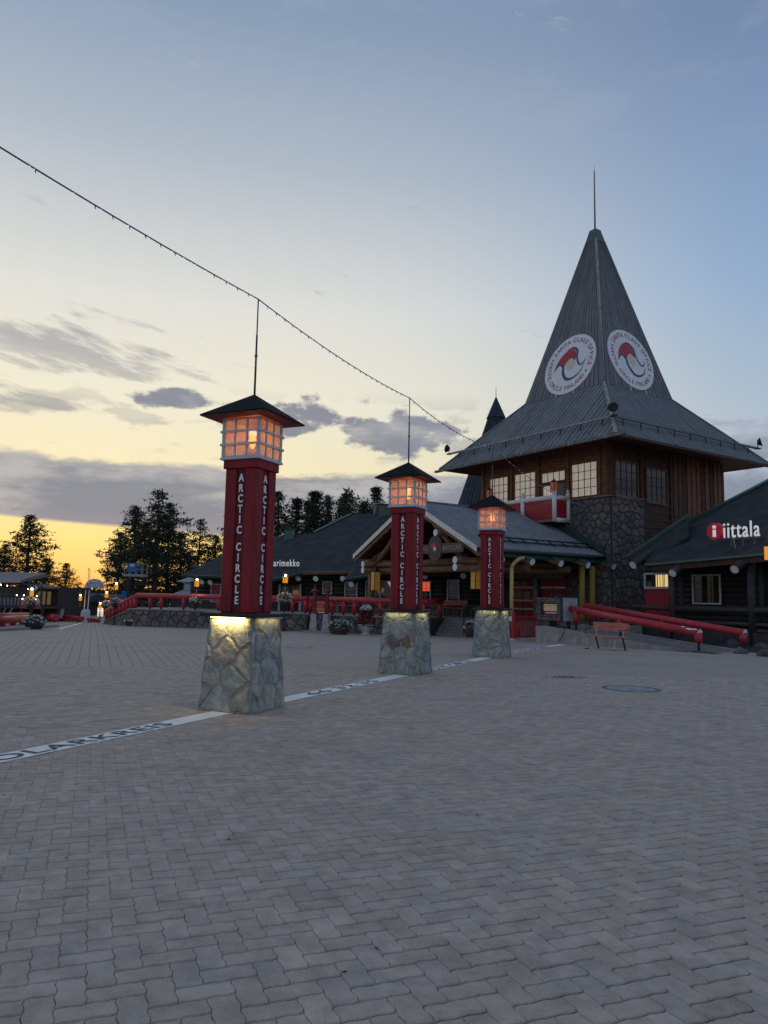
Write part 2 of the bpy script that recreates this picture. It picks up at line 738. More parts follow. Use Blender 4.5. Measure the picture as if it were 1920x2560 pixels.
def inset(poly, d):
    k = len(poly)
    c = (sum(a for a, b in poly) / k, sum(b for a, b in poly) / k)
    out = []
    for a, b in poly:
        l = math.hypot(a - c[0], b - c[1]) + 1e-9
        f = max(0.35, 1 - d / l)
        out.append((c[0] + (a - c[0]) * f, c[1] + (b - c[1]) * f))
    return out


def roughen(poly, rng, amt):
    out = []
    k = len(poly)
    for i in range(k):
        a, b = poly[i], poly[(i + 1) % k]
        out.append((a[0] * .94 + b[0] * .06, a[1] * .94 + b[1] * .06))
        l = math.hypot(a[0] - b[0], a[1] - b[1])
        if l > amt * 3:
            for t in (0.35, 0.68):
                n = ((b[1] - a[1]) / l, -(b[0] - a[0]) / l)
                o = rng.uniform(-amt, amt * 0.3)
                out.append((a[0] + (b[0] - a[0]) * t + n[0] * o, a[1] + (b[1] - a[1]) * t + n[1] * o))
    return out


def stones_on(parent, o, ex, ey, boundary, step, mats, rng, gap=0.012, proud=0.02, aspect=1.15, name='stone', holes=(), rough=0.01, embed=0.006):
    """lay flat irregular stones on the plane o + x*ex + y*ey; each is an object of its own"""
    ex, ey = V(ex).normalized(), V(ey).normalized()
    ez = ex.cross(ey).normalized()
    made = []
    for poly in cells(boundary, step, rng, aspect, holes=holes):
        p0 = roughen(inset(poly, gap), rng, rough)
        h = proud * rng.uniform(0.55, 1.25)
        p1 = inset(p0, min(0.25 * step, h * 0.9 + 0.004))
        k = len(p0)
        tx, ty = rng.uniform(-.1, .1), rng.uniform(-.1, .1)
        c = (sum(a for a, b in p1) / k, sum(b for a, b in p1) / k)
        mb = MB()
        vs = [o + ex * a + ey * b - ez * embed for a, b in p0]
        vs += [o + ex * a + ey * b + ez * (h * rng.uniform(.82, 1.05) + (a - c[0]) * tx * .35 + (b - c[1]) * ty * .35) for a, b in p1]
        vs.append(o + ex * c[0] + ey * c[1] + ez * h * rng.uniform(1.0, 1.18))
        fs = [(i, (i + 1) % k, k + (i + 1) % k, k + i) for i in range(k)] + [(k + i, k + (i + 1) % k, 2 * k) for i in range(k)]
        mb.add(vs, fs)
        made.append(mb.build(name, rng.choice(mats), parent))
    return made


# ------------------------------------------------------------------ shared materials
m_pav = mat('paver_concrete', (0.53, 0.425, 0.345), 0.82, 0.13, 7.0, 0.6, 160, tint=True, dirt=0.30, gain=1.0)
m_red = mat('red_barn_paint', (0.19, 0.007, 0.012), 0.6, 0.2, 5, 0.18, 45, dirt=0.4, stretch=(1, 1, .3))
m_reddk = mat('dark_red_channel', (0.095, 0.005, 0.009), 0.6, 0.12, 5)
m_redrail = mat('red_rail_paint', (0.44, 0.028, 0.034), 0.42, 0.14, 3.5, 0.05, 50, dirt=0.3, spec=0.45)
m_black = mat('black_metal', (0.012, 0.012, 0.014), 0.5, 0.1, 8)
m_slate = mat('black_roof_felt', (0.011, 0.011, 0.012), 0.9, 0.2, 10, 0.15, 120, gain=1.0, spec=0.2)
m_white = mat('white_paint', (0.82, 0.79, 0.75), 0.5, 0.06, 7, dirt=0.12)
m_frame = mat('grey_white_frame', (0.56, 0.57, 0.60), 0.55, 0.07, 8)
m_letter = mat('white_letter', (0.88, 0.87, 0.86), 0.45, 0.04, 9)
m_line = mat('white_line_paint', (0.90, 0.87, 0.82), 0.65, 0.06, 4, 0.25, 90, dirt=0.16)


# ================================================================== THE SETTING: plaza
PAV_A = R_(-21.1)                                     # joints run towards this heading
U_PAV = V((math.cos(PAV_A), -math.sin(PAV_A), 0))     # across  (heading 68.9 deg)
W_PAV = V((math.sin(PAV_A), math.cos(PAV_A), 0))      # along   (heading -21.1 deg)


def ground_material():
    mt = bpy.data.materials.new('plaza_paving')
    mt.use_nodes = True
    t = mt.node_tree
    b = t.nodes['Principled BSDF']
    geo = N(t, 'ShaderNodeNewGeometry')
    mp = N(t, 'ShaderNodeMapping')
    mp.vector_type = 'TEXTURE'
    mp.inputs['Rotation'].default_value = (0, 0, -PAV_A + PI / 2)
    L(t, geo.outputs['Position'], mp.inputs[0])
    wv = N(t, 'ShaderNodeTexNoise')
    wv.inputs['Scale'].default_value = 3.0
    L(t, geo.outputs['Position'], wv.inputs['Vector'])
    jit = MIX(t, 0.012, mp.outputs[0], wv.outputs[1], 'ADD')
    br = N(t, 'ShaderNodeTexBrick')
    br.offset = 0.5
    br.inputs['Scale'].default_value = 1.0
    br.inputs['Brick Width'].default_value = 0.225
    br.inputs['Row Height'].default_value = 0.225
    br.inputs['Mortar Size'].default_value = 0.014
    br.inputs['Mortar Smooth'].default_value = 0.3
    br.inputs['Color1'].default_value = (0.50, 0.40, 0.328, 1)
    br.inputs['Color2'].default_value = (0.45, 0.362, 0.30, 1)
    br.inputs['Mortar'].default_value = (0.28, 0.225, 0.185, 1)
    L(t, jit, br.inputs['Vector'])
    nz = N(t, 'ShaderNodeTexNoise')
    nz.inputs['Scale'].default_value = 0.55
    nz.inputs['Detail'].default_value = 8
    L(t, geo.outputs['Position'], nz.inputs['Vector'])
    col = MIX(t, MATH(t, 'MULTIPLY', smooth(t, nz.outputs[0], 0.4, 0.7), 0.28), br.outputs[0], (0.25, 0.22, 0.195))
    L(t, col, b.inputs['Base Color'])
    b.inputs['Roughness'].default_value = 0.8
    b.inputs['Specular IOR Level'].default_value = 0.3
    bp = N(t, 'ShaderNodeBump')
    bp.inputs['Strength'].default_value = 0.5
    bp.inputs['Distance'].default_value = 0.01
    L(t, MATH(t, 'SUBTRACT', 1.0, br.outputs[1]), bp.inputs['Height'])
    L(t, bp.outputs[0], b.inputs['Normal'])
    return mt


def build_ground():
    ys = [-80, -20, -4, 0, 4, 8, 12, 15.5, 16.5, 18, 20] + [22 + i * 0.5 for i in range(0, 12)] + [28, 32, 36, 40, 46, 52, 58, 64, 70, 90, 140, 250, 500, 1000]
    xs = [-900, -400, -150, -80, -40, -25, -15, -8, -3, 0, 3, 8, 15, 25, 40, 80, 150, 400, 900]
    mb = MB()
    vs = []
    for y in ys:
        for x in xs:
            vs.append((x, y, gh(y) + (-0.022 if y <= 15.5 else -0.003)))
    k = len(xs)
    fs = [(j * k + i, j * k + i + 1, (j + 1) * k + i + 1, (j + 1) * k + i) for j in range(len(ys) - 1) for i in range(k - 1)]
    mb.add(vs, fs)
    return mb.build('ground', ground_material(), kind='structure')


ground = build_ground()
ORG[ground] = V((0, 0, 0))
PU = 0.1125


def tile_loop(w, h, gx, gy, s=4):
    def warp(x, y):
        return (x + 0.045 * math.sin(2 * PI * y), y + 0.034 * math.sin(2 * PI * x))
    pts = []
    for (x0, y0, x1, y1, n) in ((0, 0, w, 0, w * s), (w, 0, w, h, h * s), (w, h, 0, h, w * s), (0, h, 0, 0, h * s)):
        for i in range(n):
            t = i / n
            pts.append((x0 + (x1 - x0) * t, y0 + (y1 - y0) * t))
    out = []
    for x, y in pts:
        xx = gx + x * (w - 2 * gx) / w
        yy = gy + y * (h - 2 * gy) / h
        a, b = warp(x, y)
        out.append(((xx + a - x) * PU, (yy + b - y) * PU))
    return out


def tint_rgb(rng):
    k = rng.uniform(0.93, 1.07) if rng.random() < 0.88 else rng.uniform(0.84, 1.16)
    w = rng.uniform(-1, 1)
    return (k * (1 + 0.035 * w), k, k * (1 - 0.04 * w))


def set_tint(me, cols):
    a = me.color_attributes.new('tint', 'FLOAT_COLOR', 'POINT')
    flat = []
    for c in cols:
        flat += [c[0], c[1], c[2], 1.0]
    a.data.foreach_set('color', flat)


def build_pavers():
    rng = random.Random(3)
    hz, vt = (2, 1), (1, 2)
    loops = {0: tile_loop(2, 1, 0.003, 0.050), 1: tile_loop(1, 2, 0.003, 0.050)}
    inner = {0: tile_loop(2, 1, 0.022, 0.088), 1: tile_loop(1, 2, 0.022, 0.088)}

    def tile_geo(kind, bev):
        lp, inn = loops[kind], inner[kind]
        n = len(lp)
        if bev:
            vs = [(a, b, 0.0) for a, b in inn] + [(a, b, -0.0060) for a, b in lp] + [(a, b, -0.03) for a, b in lp]
            fs = [tuple(range(n))] + [(n + i, n + (i + 1) % n, (i + 1) % n, i) for i in range(n)] + [(2 * n + i, 2 * n + (i + 1) % n, n + (i + 1) % n, n + i) for i in range(n)]
        else:
            vs = [(a, b, 0.0) for a, b in lp] + [(a, b, -0.03) for a, b in lp]
            fs = [tuple(range(n))] + [(n + i, n + (i + 1) % n, (i + 1) % n, i) for i in range(n)]
        return vs, fs
    # collect tiles in and near the view
    tiles = []
    R0 = 190
    for i in range(-R0, R0):
        for j in range(-R0, R0):
            d = (i - j) % 4
            if d == 0:
                kind, c = 0, (i + 1, j + 0.5)
            elif d == 3:
                kind, c = 1, (i + 0.5, j + 1)
            else:
                continue
            w = U_PAV * (c[0] * PU) + W_PAV * (c[1] * PU) + V((0, 8.0, 0))
            if not (2.0 < w.y < 16.2) or abs(w.x) > 0.56 * w.y + 1.3:
                continue
            vis = abs(w.x) < 0.505 * w.y and w.y > 2.9
            o = U_PAV * (i * PU) + W_PAV * (j * PU) + V((0, 8.0, 0))
            tiles.append((w.y if vis else w.y + 100, kind, o, w.y))
    tiles.sort(key=lambda q: q[0])
    rot = math.atan2(U_PAV.y, U_PAV.x)
    variants = {}
    for kind in (0, 1):
        vs, fs = tile_geo(kind, True)
        for q in range(12):
            me = bpy.data.meshes.new('paver')
            me.from_pydata(vs, [], fs)
            me.materials.append(m_pav)
            set_tint(me, [tint_rgb(rng)] * len(vs))
            variants[kind, q] = me
    for _, kind, o, y in tiles[:300]:
        ob = bpy.data.objects.new('paver', variants[kind, rng.randrange(12)])
        COL.objects.link(ob)
        ob.parent = ground
        ob.location = (o.x, o.y, rng.uniform(-0.0014, 0.0014))
        ob.rotation_euler = (rng.uniform(-.005, .005), rng.uniform(-.005, .005), rot)
    av, af, ac = [], [], []
    for _, kind, o, y in tiles[300:]:
        vs, fs = tile_geo(kind, y < 9.0)
        c = tint_rgb(rng)
        k = len(av)
        dz, tx, ty = rng.uniform(-.0014, .0014), rng.uniform(-.007, .007), rng.uniform(-.007, .007)
        for a, b, z in vs:
            p = o + U_PAV * a + W_PAV * b
            av.append((p.x, p.y, z + dz + a * tx + b * ty))
        ac += [c] * len(vs)
        af += [tuple(q + k for q in f) for f in fs]
    me = bpy.data.meshes.new('paver_field')
    me.from_pydata(av, [], af)
    me.materials.append(m_pav)
    set_tint(me, ac)
    ob = bpy.data.objects.new('paver_field', me)
    COL.objects.link(ob)
    ob.parent = ground
    ob['kind'] = 'stuff'


build_pavers()


def build_bed():
    # dark sand in the joints between the paving stones
    k = 0.56
    pts = [V((-(k * 2.0 + 1.2), 2.05, 0)), V((k * 2.0 + 1.2, 2.05, 0)), V((k * 16.0 + 1.15, 16.0, 0)), V((-(k * 16.0 + 1.15), 16.0, 0))]
    o = MB().poly([p - V((0, 0, 0.017)) for p in pts]).build('joint_sand', mat('joint_sand', (0.045, 0.040, 0.036), 0.95, 0.25, 6, gain=1.0), kind='structure')
    o['label'] = 'dark sand filling the joints of the paving'


build_bed()
# speckled aggregate in the concrete pavers
_t = m_pav.node_tree
_b = _t.nodes['Principled BSDF']
_src = _b.inputs['Base Color'].links[0].from_socket
_n = N(_t, 'ShaderNodeTexNoise')
_n.inputs['Scale'].default_value = 190
_n.inputs['Detail'].default_value = 2
_g = N(_t, 'ShaderNodeNewGeometry')
L(_t, _g.outputs['Position'], _n.inputs['Vector'])
_c = MIX(_t, MATH(_t, 'MULTIPLY', smooth(_t, _n.outputs[0], 0.60, 0.70), 0.75), _src, (0.75, 0.70, 0.64))
_c = MIX(_t, MATH(_t, 'MULTIPLY', MATH(_t, 'SUBTRACT', 1.0, smooth(_t, _n.outputs[0], 0.28, 0.38)), 0.5), _c, (0.16, 0.14, 0.13))
L(_t, _c, _b.inputs['Base Color'])

# ------------------------------------------------------------------ lamp pillars
PIL = [V((-1.933, 10.671, 0)), V((0.514, 15.968, 0)), V((3.057, 20.879, 0))]
PIL_H = (R_(23.8), R_(27.0), R_(25.4))                       # heading of the side faces
LINE_D = (PIL[2] - PIL[0]).normalized()
LINE_N = V((-LINE_D.y, LINE_D.x, 0))
m_st = [mat('slate_stone_%s' % n, c, 0.8, 0.24, 7, 0.9, 16, rand=0.12) for n, c in
        (('grey', (0.27, 0.265, 0.235)), ('green', (0.25, 0.255, 0.21)), ('blue', (0.22, 0.235, 0.235)), ('warm', (0.29, 0.25, 0.195)), ('rust', (0.22, 0.14, 0.075)), ('plum', (0.16, 0.12, 0.115)))]
PIL_ST = [m_st[0]] * 5 + [m_st[1]] * 4 + [m_st[2]] * 3 + [m_st[3]] * 2
m_mortar = mat('grey_mortar', (0.235, 0.23, 0.21), 0.9, 0.15, 8, 0.7, 30)
m_soffit = mat('red_soffit', (0.14, 0.018, 0.02), 0.6, 0.1)
m_pane = pane_mat('frosted_pane', (0.95, 0.93, 0.92), 0.42)
m_bulb = glow_mat('orange_bulb', (1.0, 0.26, 0.03), 32.0)
m_strip = glow_mat('yellow_led_strip', (1.0, 0.78, 0.32), 6.0)
m_pole = mat('pole_metal', (0.06, 0.055, 0.06), 0.5, 0.1, metal=0.5)
ZP = 6.0
POLE_Z = [at(645, 748, PIL[0].y).z, at(1023, 995, PIL[1].y).z, at(1236, 1119, PIL[2].y).z]
LETTER = {}


def build_pillar(i):
    rng = random.Random(40 + i)
    c, a = PIL[i], PIL_H[i]
    lab = ['red lettered lamp pillar with a bright yellow light glowing under its ledge',
           'red lettered lamp pillar with rusty and plum stones in its base, middle of three',
           'red lettered lamp pillar next to the red picket gate and the ramp'][i]
    t = thing('lamp_pillar', lab, 'lamp pillar', c, 'lamp pillars along the white line')
    e1 = V((math.sin(a), math.cos(a), 0))
    e2 = V((math.cos(a), -math.sin(a), 0))

    def P(x, y, z):                     # local: x along e2 (right), y along e1 (away)
        return c + e2 * x + e1 * y + V((0, 0, z))

    def lbox(mb, x0, x1, y0, y1, z0, z1, mi=0):
        return mb.obox(P(x0, y0, z0), e2 * (x1 - x0), e1 * (y1 - y0), V((0, 0, z1 - z0)), mi)
    # stone base: mortar core with uneven edges
    b0, b1, zb = 0.432, 0.350, 1.275
    core = MB()
    n = 7
    vs, fs = [], []
    ring = []
    for s in range(4):
        for q in range(n):
            t_ = q / n * 2 - 1
            ring.append([(t_, -1), (1, t_), (-t_, 1), (-1, -t_)][s])
    m_ = 9
    for j in range(m_ + 1):
        w = b0 + (b1 - b0) * j / m_
        for x, y in ring:
            k = noise.noise(V((x * 3 + i * 9, y * 3, j * .8))) * 0.018
            vs.append(P(x * (w + k), y * (w + k), zb * j / m_ - 0.01))
    nn = len(ring)
    fs = [(j * nn + q, j * nn + (q + 1) % nn, (j + 1) * nn + (q + 1) % nn, (j + 1) * nn + q) for j in range(m_) for q in range(nn)]
    core.add(vs, fs)
    base = core.build('stone_base', m_mortar, t, True)
    for s in range(4):
        ex = [e2, e1, -e2, -e1][s]
        nrm = [-e1, e2, e1, -e2][s]
        o = c + nrm * b0
        top = c + nrm * b1 + V((0, 0, zb))
        ey = (top - o).normalized()
        hh = (top - o).length
        bd = [(-b0 + .008, 0.0), (b0 - .008, 0.0), (b1 - .008, hh), (-b1 + .008, hh)]
        ms = PIL_ST if i else [m_st[0]] * 5 + [m_st[3]] * 2 + [m_st[1]] * 3
        if s == 1:
            ms = [m_st[2]] * 4 + [m_st[1]] * 3 + [m_st[0]] * 2
        made = stones_on(base, o, ex, ey, bd, 0.275 if i else 0.33, ms, rng, 0.007, 0.020, 1.0, rough=0.03)
        if s == 0 and i > 0:
            def cen(ob):
                vv = [v.co for v in ob.data.vertices]
                return sum(vv, V()) / len(vv)
            tgt = {1: [((0.10, 0.80), m_st[4]), ((-0.17, 0.78), m_st[5])], 2: [((0.2, 1.05), m_st[4])]}[i]
            for (tx, tz), mm in tgt:
                best = min(made, key=lambda ob: ((cen(ob).dot(e2) - tx) ** 2 + (cen(ob).z - tz) ** 2))
                best.data.materials[0] = mm
    # ledge
    w = 0.454
    lbox(MB(), -w, w, -w, w, 1.278, 1.329).build('ledge', m_black, t, bevel=0.006)
    # red post: four corner boards round a recessed core
    zt = 3.365
    hw = 0.262
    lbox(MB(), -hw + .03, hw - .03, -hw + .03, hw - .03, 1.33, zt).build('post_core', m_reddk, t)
    bw = 0.185
    for sx in (-1, 1):
        for sy in (-1, 1):
            x0, x1 = (-hw, -hw + bw) if sx < 0 else (hw - bw, hw)
            y0, y1 = (-hw, -hw + bw) if sy < 0 else (hw - bw, hw)
            lbox(MB(), x0, x1, y0, y1, 1.331, zt + 0.002).build('corner_board', m_red, t, bevel=0.012)
    # lettering
    for s in range(4):
        nrm = [-e1, e2, e1, -e2][s]
        ex = [e2, e1, -e2, -e1][s]
        z = 3.29
        for ch in 'ARCTIC CIRCLE':
            if ch == ' ':
                z -= 0.1486 * 0.62
                continue
            if ch not in LETTER:
                LETTER[ch] = text_mesh(ch, 0.156, 0.0036, 0.006, xs=0.80)
            mesh_at(LETTER[ch], 'letter', m_letter, c + nrm * (hw - 0.02) + V((0, 0, z - 0.063)), ex, (0, 0, 1), t)
            z -= 0.1486
    # collar and sill
    lbox(MB(), -.288, .288, -.288, .288, zt, 3.49).build('collar', m_red, t, bevel=0.006)
    lbox(MB(), -.325, .325, -.325, .325, 3.4905, 3.52).build('lantern_sill', m_frame, t)
    # lantern
    l0, l1, lw = 3.52, 4.085, 0.293
    fr = MB()
    for sx in (-1, 1):
        for sy in (-1, 1):
            if sx == sy == -1:
                lbox(fr, -.29, .29, -.29, .29, l0 - .001, l0 + .004)
    frame = fr.build('lantern_frame', m_frame, t)
    for sx in (-1, 1):
        for sy in (-1, 1):
            lbox(MB(), sx * lw - .019, sx * lw + .019, sy * lw - .019, sy * lw + .019, l0, l1).build('lantern_post', m_frame, frame)
    third = (l1 - l0) / 3
    for s in range(4):
        nrm = [-e1, e2, e1, -e2][s]
        ex = [e2, e1, -e2, -e1][s]
        for q in (-1, 1):
            p = c + nrm * lw + ex * (q * lw / 3)
            MB().obox(p - ex * .013 - nrm * .012 + V((0, 0, l0)), ex * .026, nrm * .024, V((0, 0, l1 - l0))).build('mullion', m_frame, frame)
        for q in (1, 2):
            p = c + nrm * (lw + .012) + V((0, 0, l0 + third * q - .016))
            MB().obox(p - ex * (lw + .042), ex * (2 * lw + .084 - .03), nrm * .024, V((0, 0, .032))).build('crossbar', m_frame, frame)
        for zz in (l0, l1 - .022):
            MB().obox(c + nrm * (lw - .012) - ex * lw + V((0, 0, zz + .0005)), ex * 2 * lw, nrm * .022, V((0, 0, .024))).build('rail', m_frame, frame)
        for qx in range(3):
            for qz in range(3):
                x0 = -lw + .019 + qx * (2 * lw - .006) / 3
                p = c + nrm * (lw - .004) + ex * (x0 - .012) + V((0, 0, l0 + third * qz))
                MB().obox(p, ex * (2 * lw / 3), -nrm * .003, V((0, 0, third))).build('pane', m_pane, frame)
    # lamp inside
    bl = MB().lathe([(.012, 0), (.03, .03), (.058, .10), (.05, .17), (.02, .21)], P(0, 0, l0 + 0.17), 12)
    lb = bl.build('bulb', m_bulb, t, True)
    MB().cyl(P(0, 0, l0), P(0, 0, l0 + .17), .014, n=8).build('bulb_holder', m_black, t)
    ld = bpy.data.lights.new('lantern_light', 'POINT')
    ld.color = (1.0, 0.46, 0.26)
    ld.energy = 0.9
    ld.shadow_soft_size = 0.06
    lo = bpy.data.objects.new('lantern_light', ld)
    COL.objects.link(lo)
    lo.parent = t
    lo.location = (0, 0, l0 + 0.40)
    # roof
    w, ze, za = 0.545, 4.105, 4.507
    rf = MB()
    cs = [P(-w, -w, ze), P(w, -w, ze), P(w, w, ze), P(-w, w, ze)]
    cs2 = [p + V((0, 0, .022)) for p in cs]
    ap = P(0, 0, za)
    rf.add(cs + cs2 + [ap], [(0, 1, 5, 4), (1, 2, 6, 5), (2, 3, 7, 6), (3, 0, 4, 7), (4, 5, 8), (5, 6, 8), (6, 7, 8), (7, 4, 8)])
    roof = rf.build('roof', m_slate, t)
    so = MB()
    w2, w3 = 0.535, 0.29
    so.add([P(-w2, -w2, ze + .002), P(w2, -w2, ze + .002), P(w2, w2, ze + .002), P(-w2, w2, ze + .002)], [(3, 2, 1, 0)])
    so.build('soffit', m_soffit, roof)
    # pole with ring
    pole = MB()
    zt = POLE_Z[i]
    pole.cyl(P(0, 0, za - .02), P(0, 0, za + (zt - za) * .62), .016, .014, 8)
    pole.cyl(P(0, 0, za + (zt - za) * .62), P(0, 0, zt), .010, .010, 8)
    po = pole.build('pole', m_pole, t, True)
    rg = MB()
    zz = za + (zt - za) * .40
    pts = [P(.026 * math.cos(k * PI / 6), .0, zz + .026 * math.sin(k * PI / 6)) for k in range(13)]
    rg.tube(pts, .0045, 5).build('ring', m_pole, po)
    # lit strip under the ledge
    for s in (0, 1, 2, 3):
        nrm = [-e1, e2, e1, -e2][s]
        ex = [e2, e1, -e2, -e1][s]
        p = c + nrm * 0.425 + V((0, 0, 1.262))
        MB().obox(p - ex * .28, ex * .56, nrm * .012, V((0, 0, .012))).build('light_strip', m_strip if (i == 0 and s == 0) else m_frame, t)
        if s in (0, 1):
            ad = bpy.data.lights.new('ledge_light', 'AREA')
            ad.shape = 'RECTANGLE'
            ad.size, ad.size_y = 0.5, 0.01
            ad.color = (1.0, 0.74, 0.30) if i == 0 else (1.0, 0.86, 0.38)
            ad.energy = (3.0 if s == 0 else 0.40) if i == 0 else 0.32
            ao = bpy.data.objects.new('ledge_light', ad)
            COL.objects.link(ao)
            ao.parent = t
            ao.location = p - c + V((0, 0, -.004)) + nrm * .006
            zax = -(V((0, 0, -1)) - nrm * .85).normalized()
            M_ = Matrix((ex, zax.cross(ex), zax)).transposed()
            ao.rotation_euler = M_.to_euler()
    return t


for i in range(3):
    build_pillar(i)

# ------------------------------------------------------------------ painted arctic circle line with stencilled words
def build_line():
    w = 0.165
    start, end = -9.0, (gp(1395, 1611) - PIL[0]).dot(LINE_D)
    o = V((PIL[0].x, PIL[0].y, 0))
    mb = MB()
    n = 60
    vs = []
    for k in range(n + 1):
        s = start + (end - start) * k / n
        p = o + LINE_D * s
        for q in (-w, w):
            g = p + LINE_N * q * (1 + 0.03 * noise.noise(V((s * 3, q * 5, 0))))
            g.z = gh(g.y) + 0.0045
            vs.append(g)
    mb.add(vs, [(2 * k, 2 * k + 1, 2 * k + 3, 2 * k + 2) for k in range(n)])
    ln = mb.build('painted_line', m_line)
    tag(ln, 'long white painted line crossing the paving under the lamp pillars', 'painted line')
    ORG[ln] = V((0, 0, 0))
    mt = mat('bare_paver_letter', (0.085, 0.083, 0.09), 0.85, 0.2, 9, 0.3, 90)
    s1 = (PIL[1] - PIL[0]).dot(LINE_D)
    s2 = (PIL[2] - PIL[0]).dot(LINE_D)
    for word, s, wid in (('POLARKREIS', -2.80, 2.62), ('66 32 35', 2.95, 2.40), ('ARCTIC CIRCLE', 8.0, 3.2), ('NAPAPIIRI', 15.4, 4.6)):
        p = o + LINE_D * (s - wid / 2) - LINE_N * .118
        before = set(ln.children)
        word_letters(word, mt, p, LINE_D, LINE_N, wid, .236, ln, .014, 0.0, .05, 'stencil_letter')
        for ob in set(ln.children) - before:
            for v in ob.data.vertices:
                v.co.z = gh(v.co.y) + 0.0085


build_line()
#STAGE2

# ================================================================== THE TOWER BUILDING
PHI = 0.9821
E1 = V((math.sin(PHI), math.cos(PHI), 0))        # away to the right
E0 = V((-math.cos(PHI), math.sin(PHI), 0))       # away to the left
ZU = V((0, 0, 1))
TC = V((12.77, 44.0, 0))
TA, TB, TZS, TEV, TZE = 4.91, 2.95, 13.54, 6.76, 9.5
TN = TC - E0 * TA - E1 * TA                       # near corner at the ground
FLOOR = 0.55
TZ_ST = 6.84                                      # top of the stone storey
m_board = [mat('weathered_board_%d' % k, c, 0.85, 0.12, 3.0, 0.2, 40, stretch=(1, 1, .25)) for k, c in enumerate([(0.150, 0.153, 0.157), (0.138, 0.141, 0.146), (0.165, 0.167, 0.168), (0.04, 0.042, 0.046)])]
m_hip = mat('pale_weathered_board', (0.27, 0.25, 0.225), 0.85, 0.2, 4, 0.2)
m_cap = mat('green_metal', (0.045, 0.085, 0.07), 0.45, 0.12, 6, spec=0.5)
m_greendk = mat('dark_green_metal', (0.018, 0.042, 0.036), 0.4, 0.12, 6, spec=0.5)
m_wood = mat('brown_stained_wood', (0.16, 0.062, 0.028), 0.65, 0.3, 4.0, 0.2, 30, stretch=(1, 1, 3))
m_wood2 = mat('dark_brown_wood', (0.062, 0.026, 0.016), 0.7, 0.3, 4.0, 0.2, 30)
m_woodlt = mat('honey_log_wood', (0.17, 0.085, 0.04), 0.6, 0.25, 5.0, 0.15, 30, dirt=0.3)
m_gut = mat('grey_wood_gutter', (0.15, 0.13, 0.115), 0.85, 0.25, 5)
m_rub = [mat('rubble_stone_%d' % k, c, 0.85, 0.25, 5, 0.6, 14, rand=0.18) for k, c in enumerate([(0.125, 0.103, 0.094), (0.105, 0.092, 0.089), (0.145, 0.116, 0.102), (0.093, 0.086, 0.087)])]
m_rubm = mat('dark_mortar', (0.052, 0.047, 0.045), 0.95, 0.2, 6)
m_curt = mat('lit_curtain', (0.60, 0.54, 0.46), 0.8, 0.42, 9.0, stretch=(2.2, 2.2, 0.12), emit=(1.0, 0.82, 0.60), estr=0.20, spec=0.5)
m_curt.node_tree.nodes['Principled BSDF'].inputs['Coat Weight'].default_value = 1.0
m_curt.node_tree.nodes['Principled BSDF'].inputs['Coat Roughness'].default_value = 0.05
m_glassdk = glass_mat('dark_window_glass')
m_muntin = mat('brown_muntin', (0.05, 0.022, 0.014), 0.6, 0.2)
m_redpan = mat('red_panel_paint', (0.30, 0.018, 0.022), 0.5, 0.15, 5, dirt=0.2)


def roof_boards(mb, A, B, C_, D, pitch, rng, fan=False, t0=0.02):
    """boards laid up the slope quad A-B (bottom) to D-C_ (top)"""
    A, B, C_, D = V(A), V(B), V(C_), V(D)
    nrm = (B - A).cross(D - A).normalized()
    wid = (B - A).length
    n = max(3, int(wid / pitch))
    ex = (B - A).normalized()
    topw = (C_ - D).length
    mid_b, mid_t = (A + B) / 2, (D + C_) / 2
    up = mid_t - mid_b
    for k in range(n):
        x0, x1 = -wid / 2 + wid * k / n, -wid / 2 + wid * (k + 1) / n
        x0 += 0.014
        x1 -= 0.014
        h = t0 * (1.0 if k % 2 else 0.45) * rng.uniform(0.8, 1.25)
        over = rng.uniform(0.0, 0.05)
        if fan:
            q = [mid_b + ex * x0, mid_b + ex * x1, mid_t + ex * x1 * topw / wid, mid_t + ex * x0 * topw / wid]
        else:
            def cut(x):
                ax = abs(x)
                return 1.0 if ax <= topw / 2 else (wid / 2 - ax) / (wid / 2 - topw / 2)
            q = [mid_b + ex * x0, mid_b + ex * x1, mid_b + ex * x1 + up * max(0.0, cut(x1)), mid_b + ex * x0 + up * max(0.0, cut(x0))]
        ud = up.normalized()
        q[0] -= ud * over
        q[1] -= ud * over
        vs = q + [p + nrm * h for p in q]
        mb.add(vs, [(4, 5, 6, 7), (0, 1, 5, 4), (1, 2, 6, 5), (2, 3, 7, 6), (3, 0, 4, 7)], rng.choice((0, 0, 0, 1, 1, 2)))


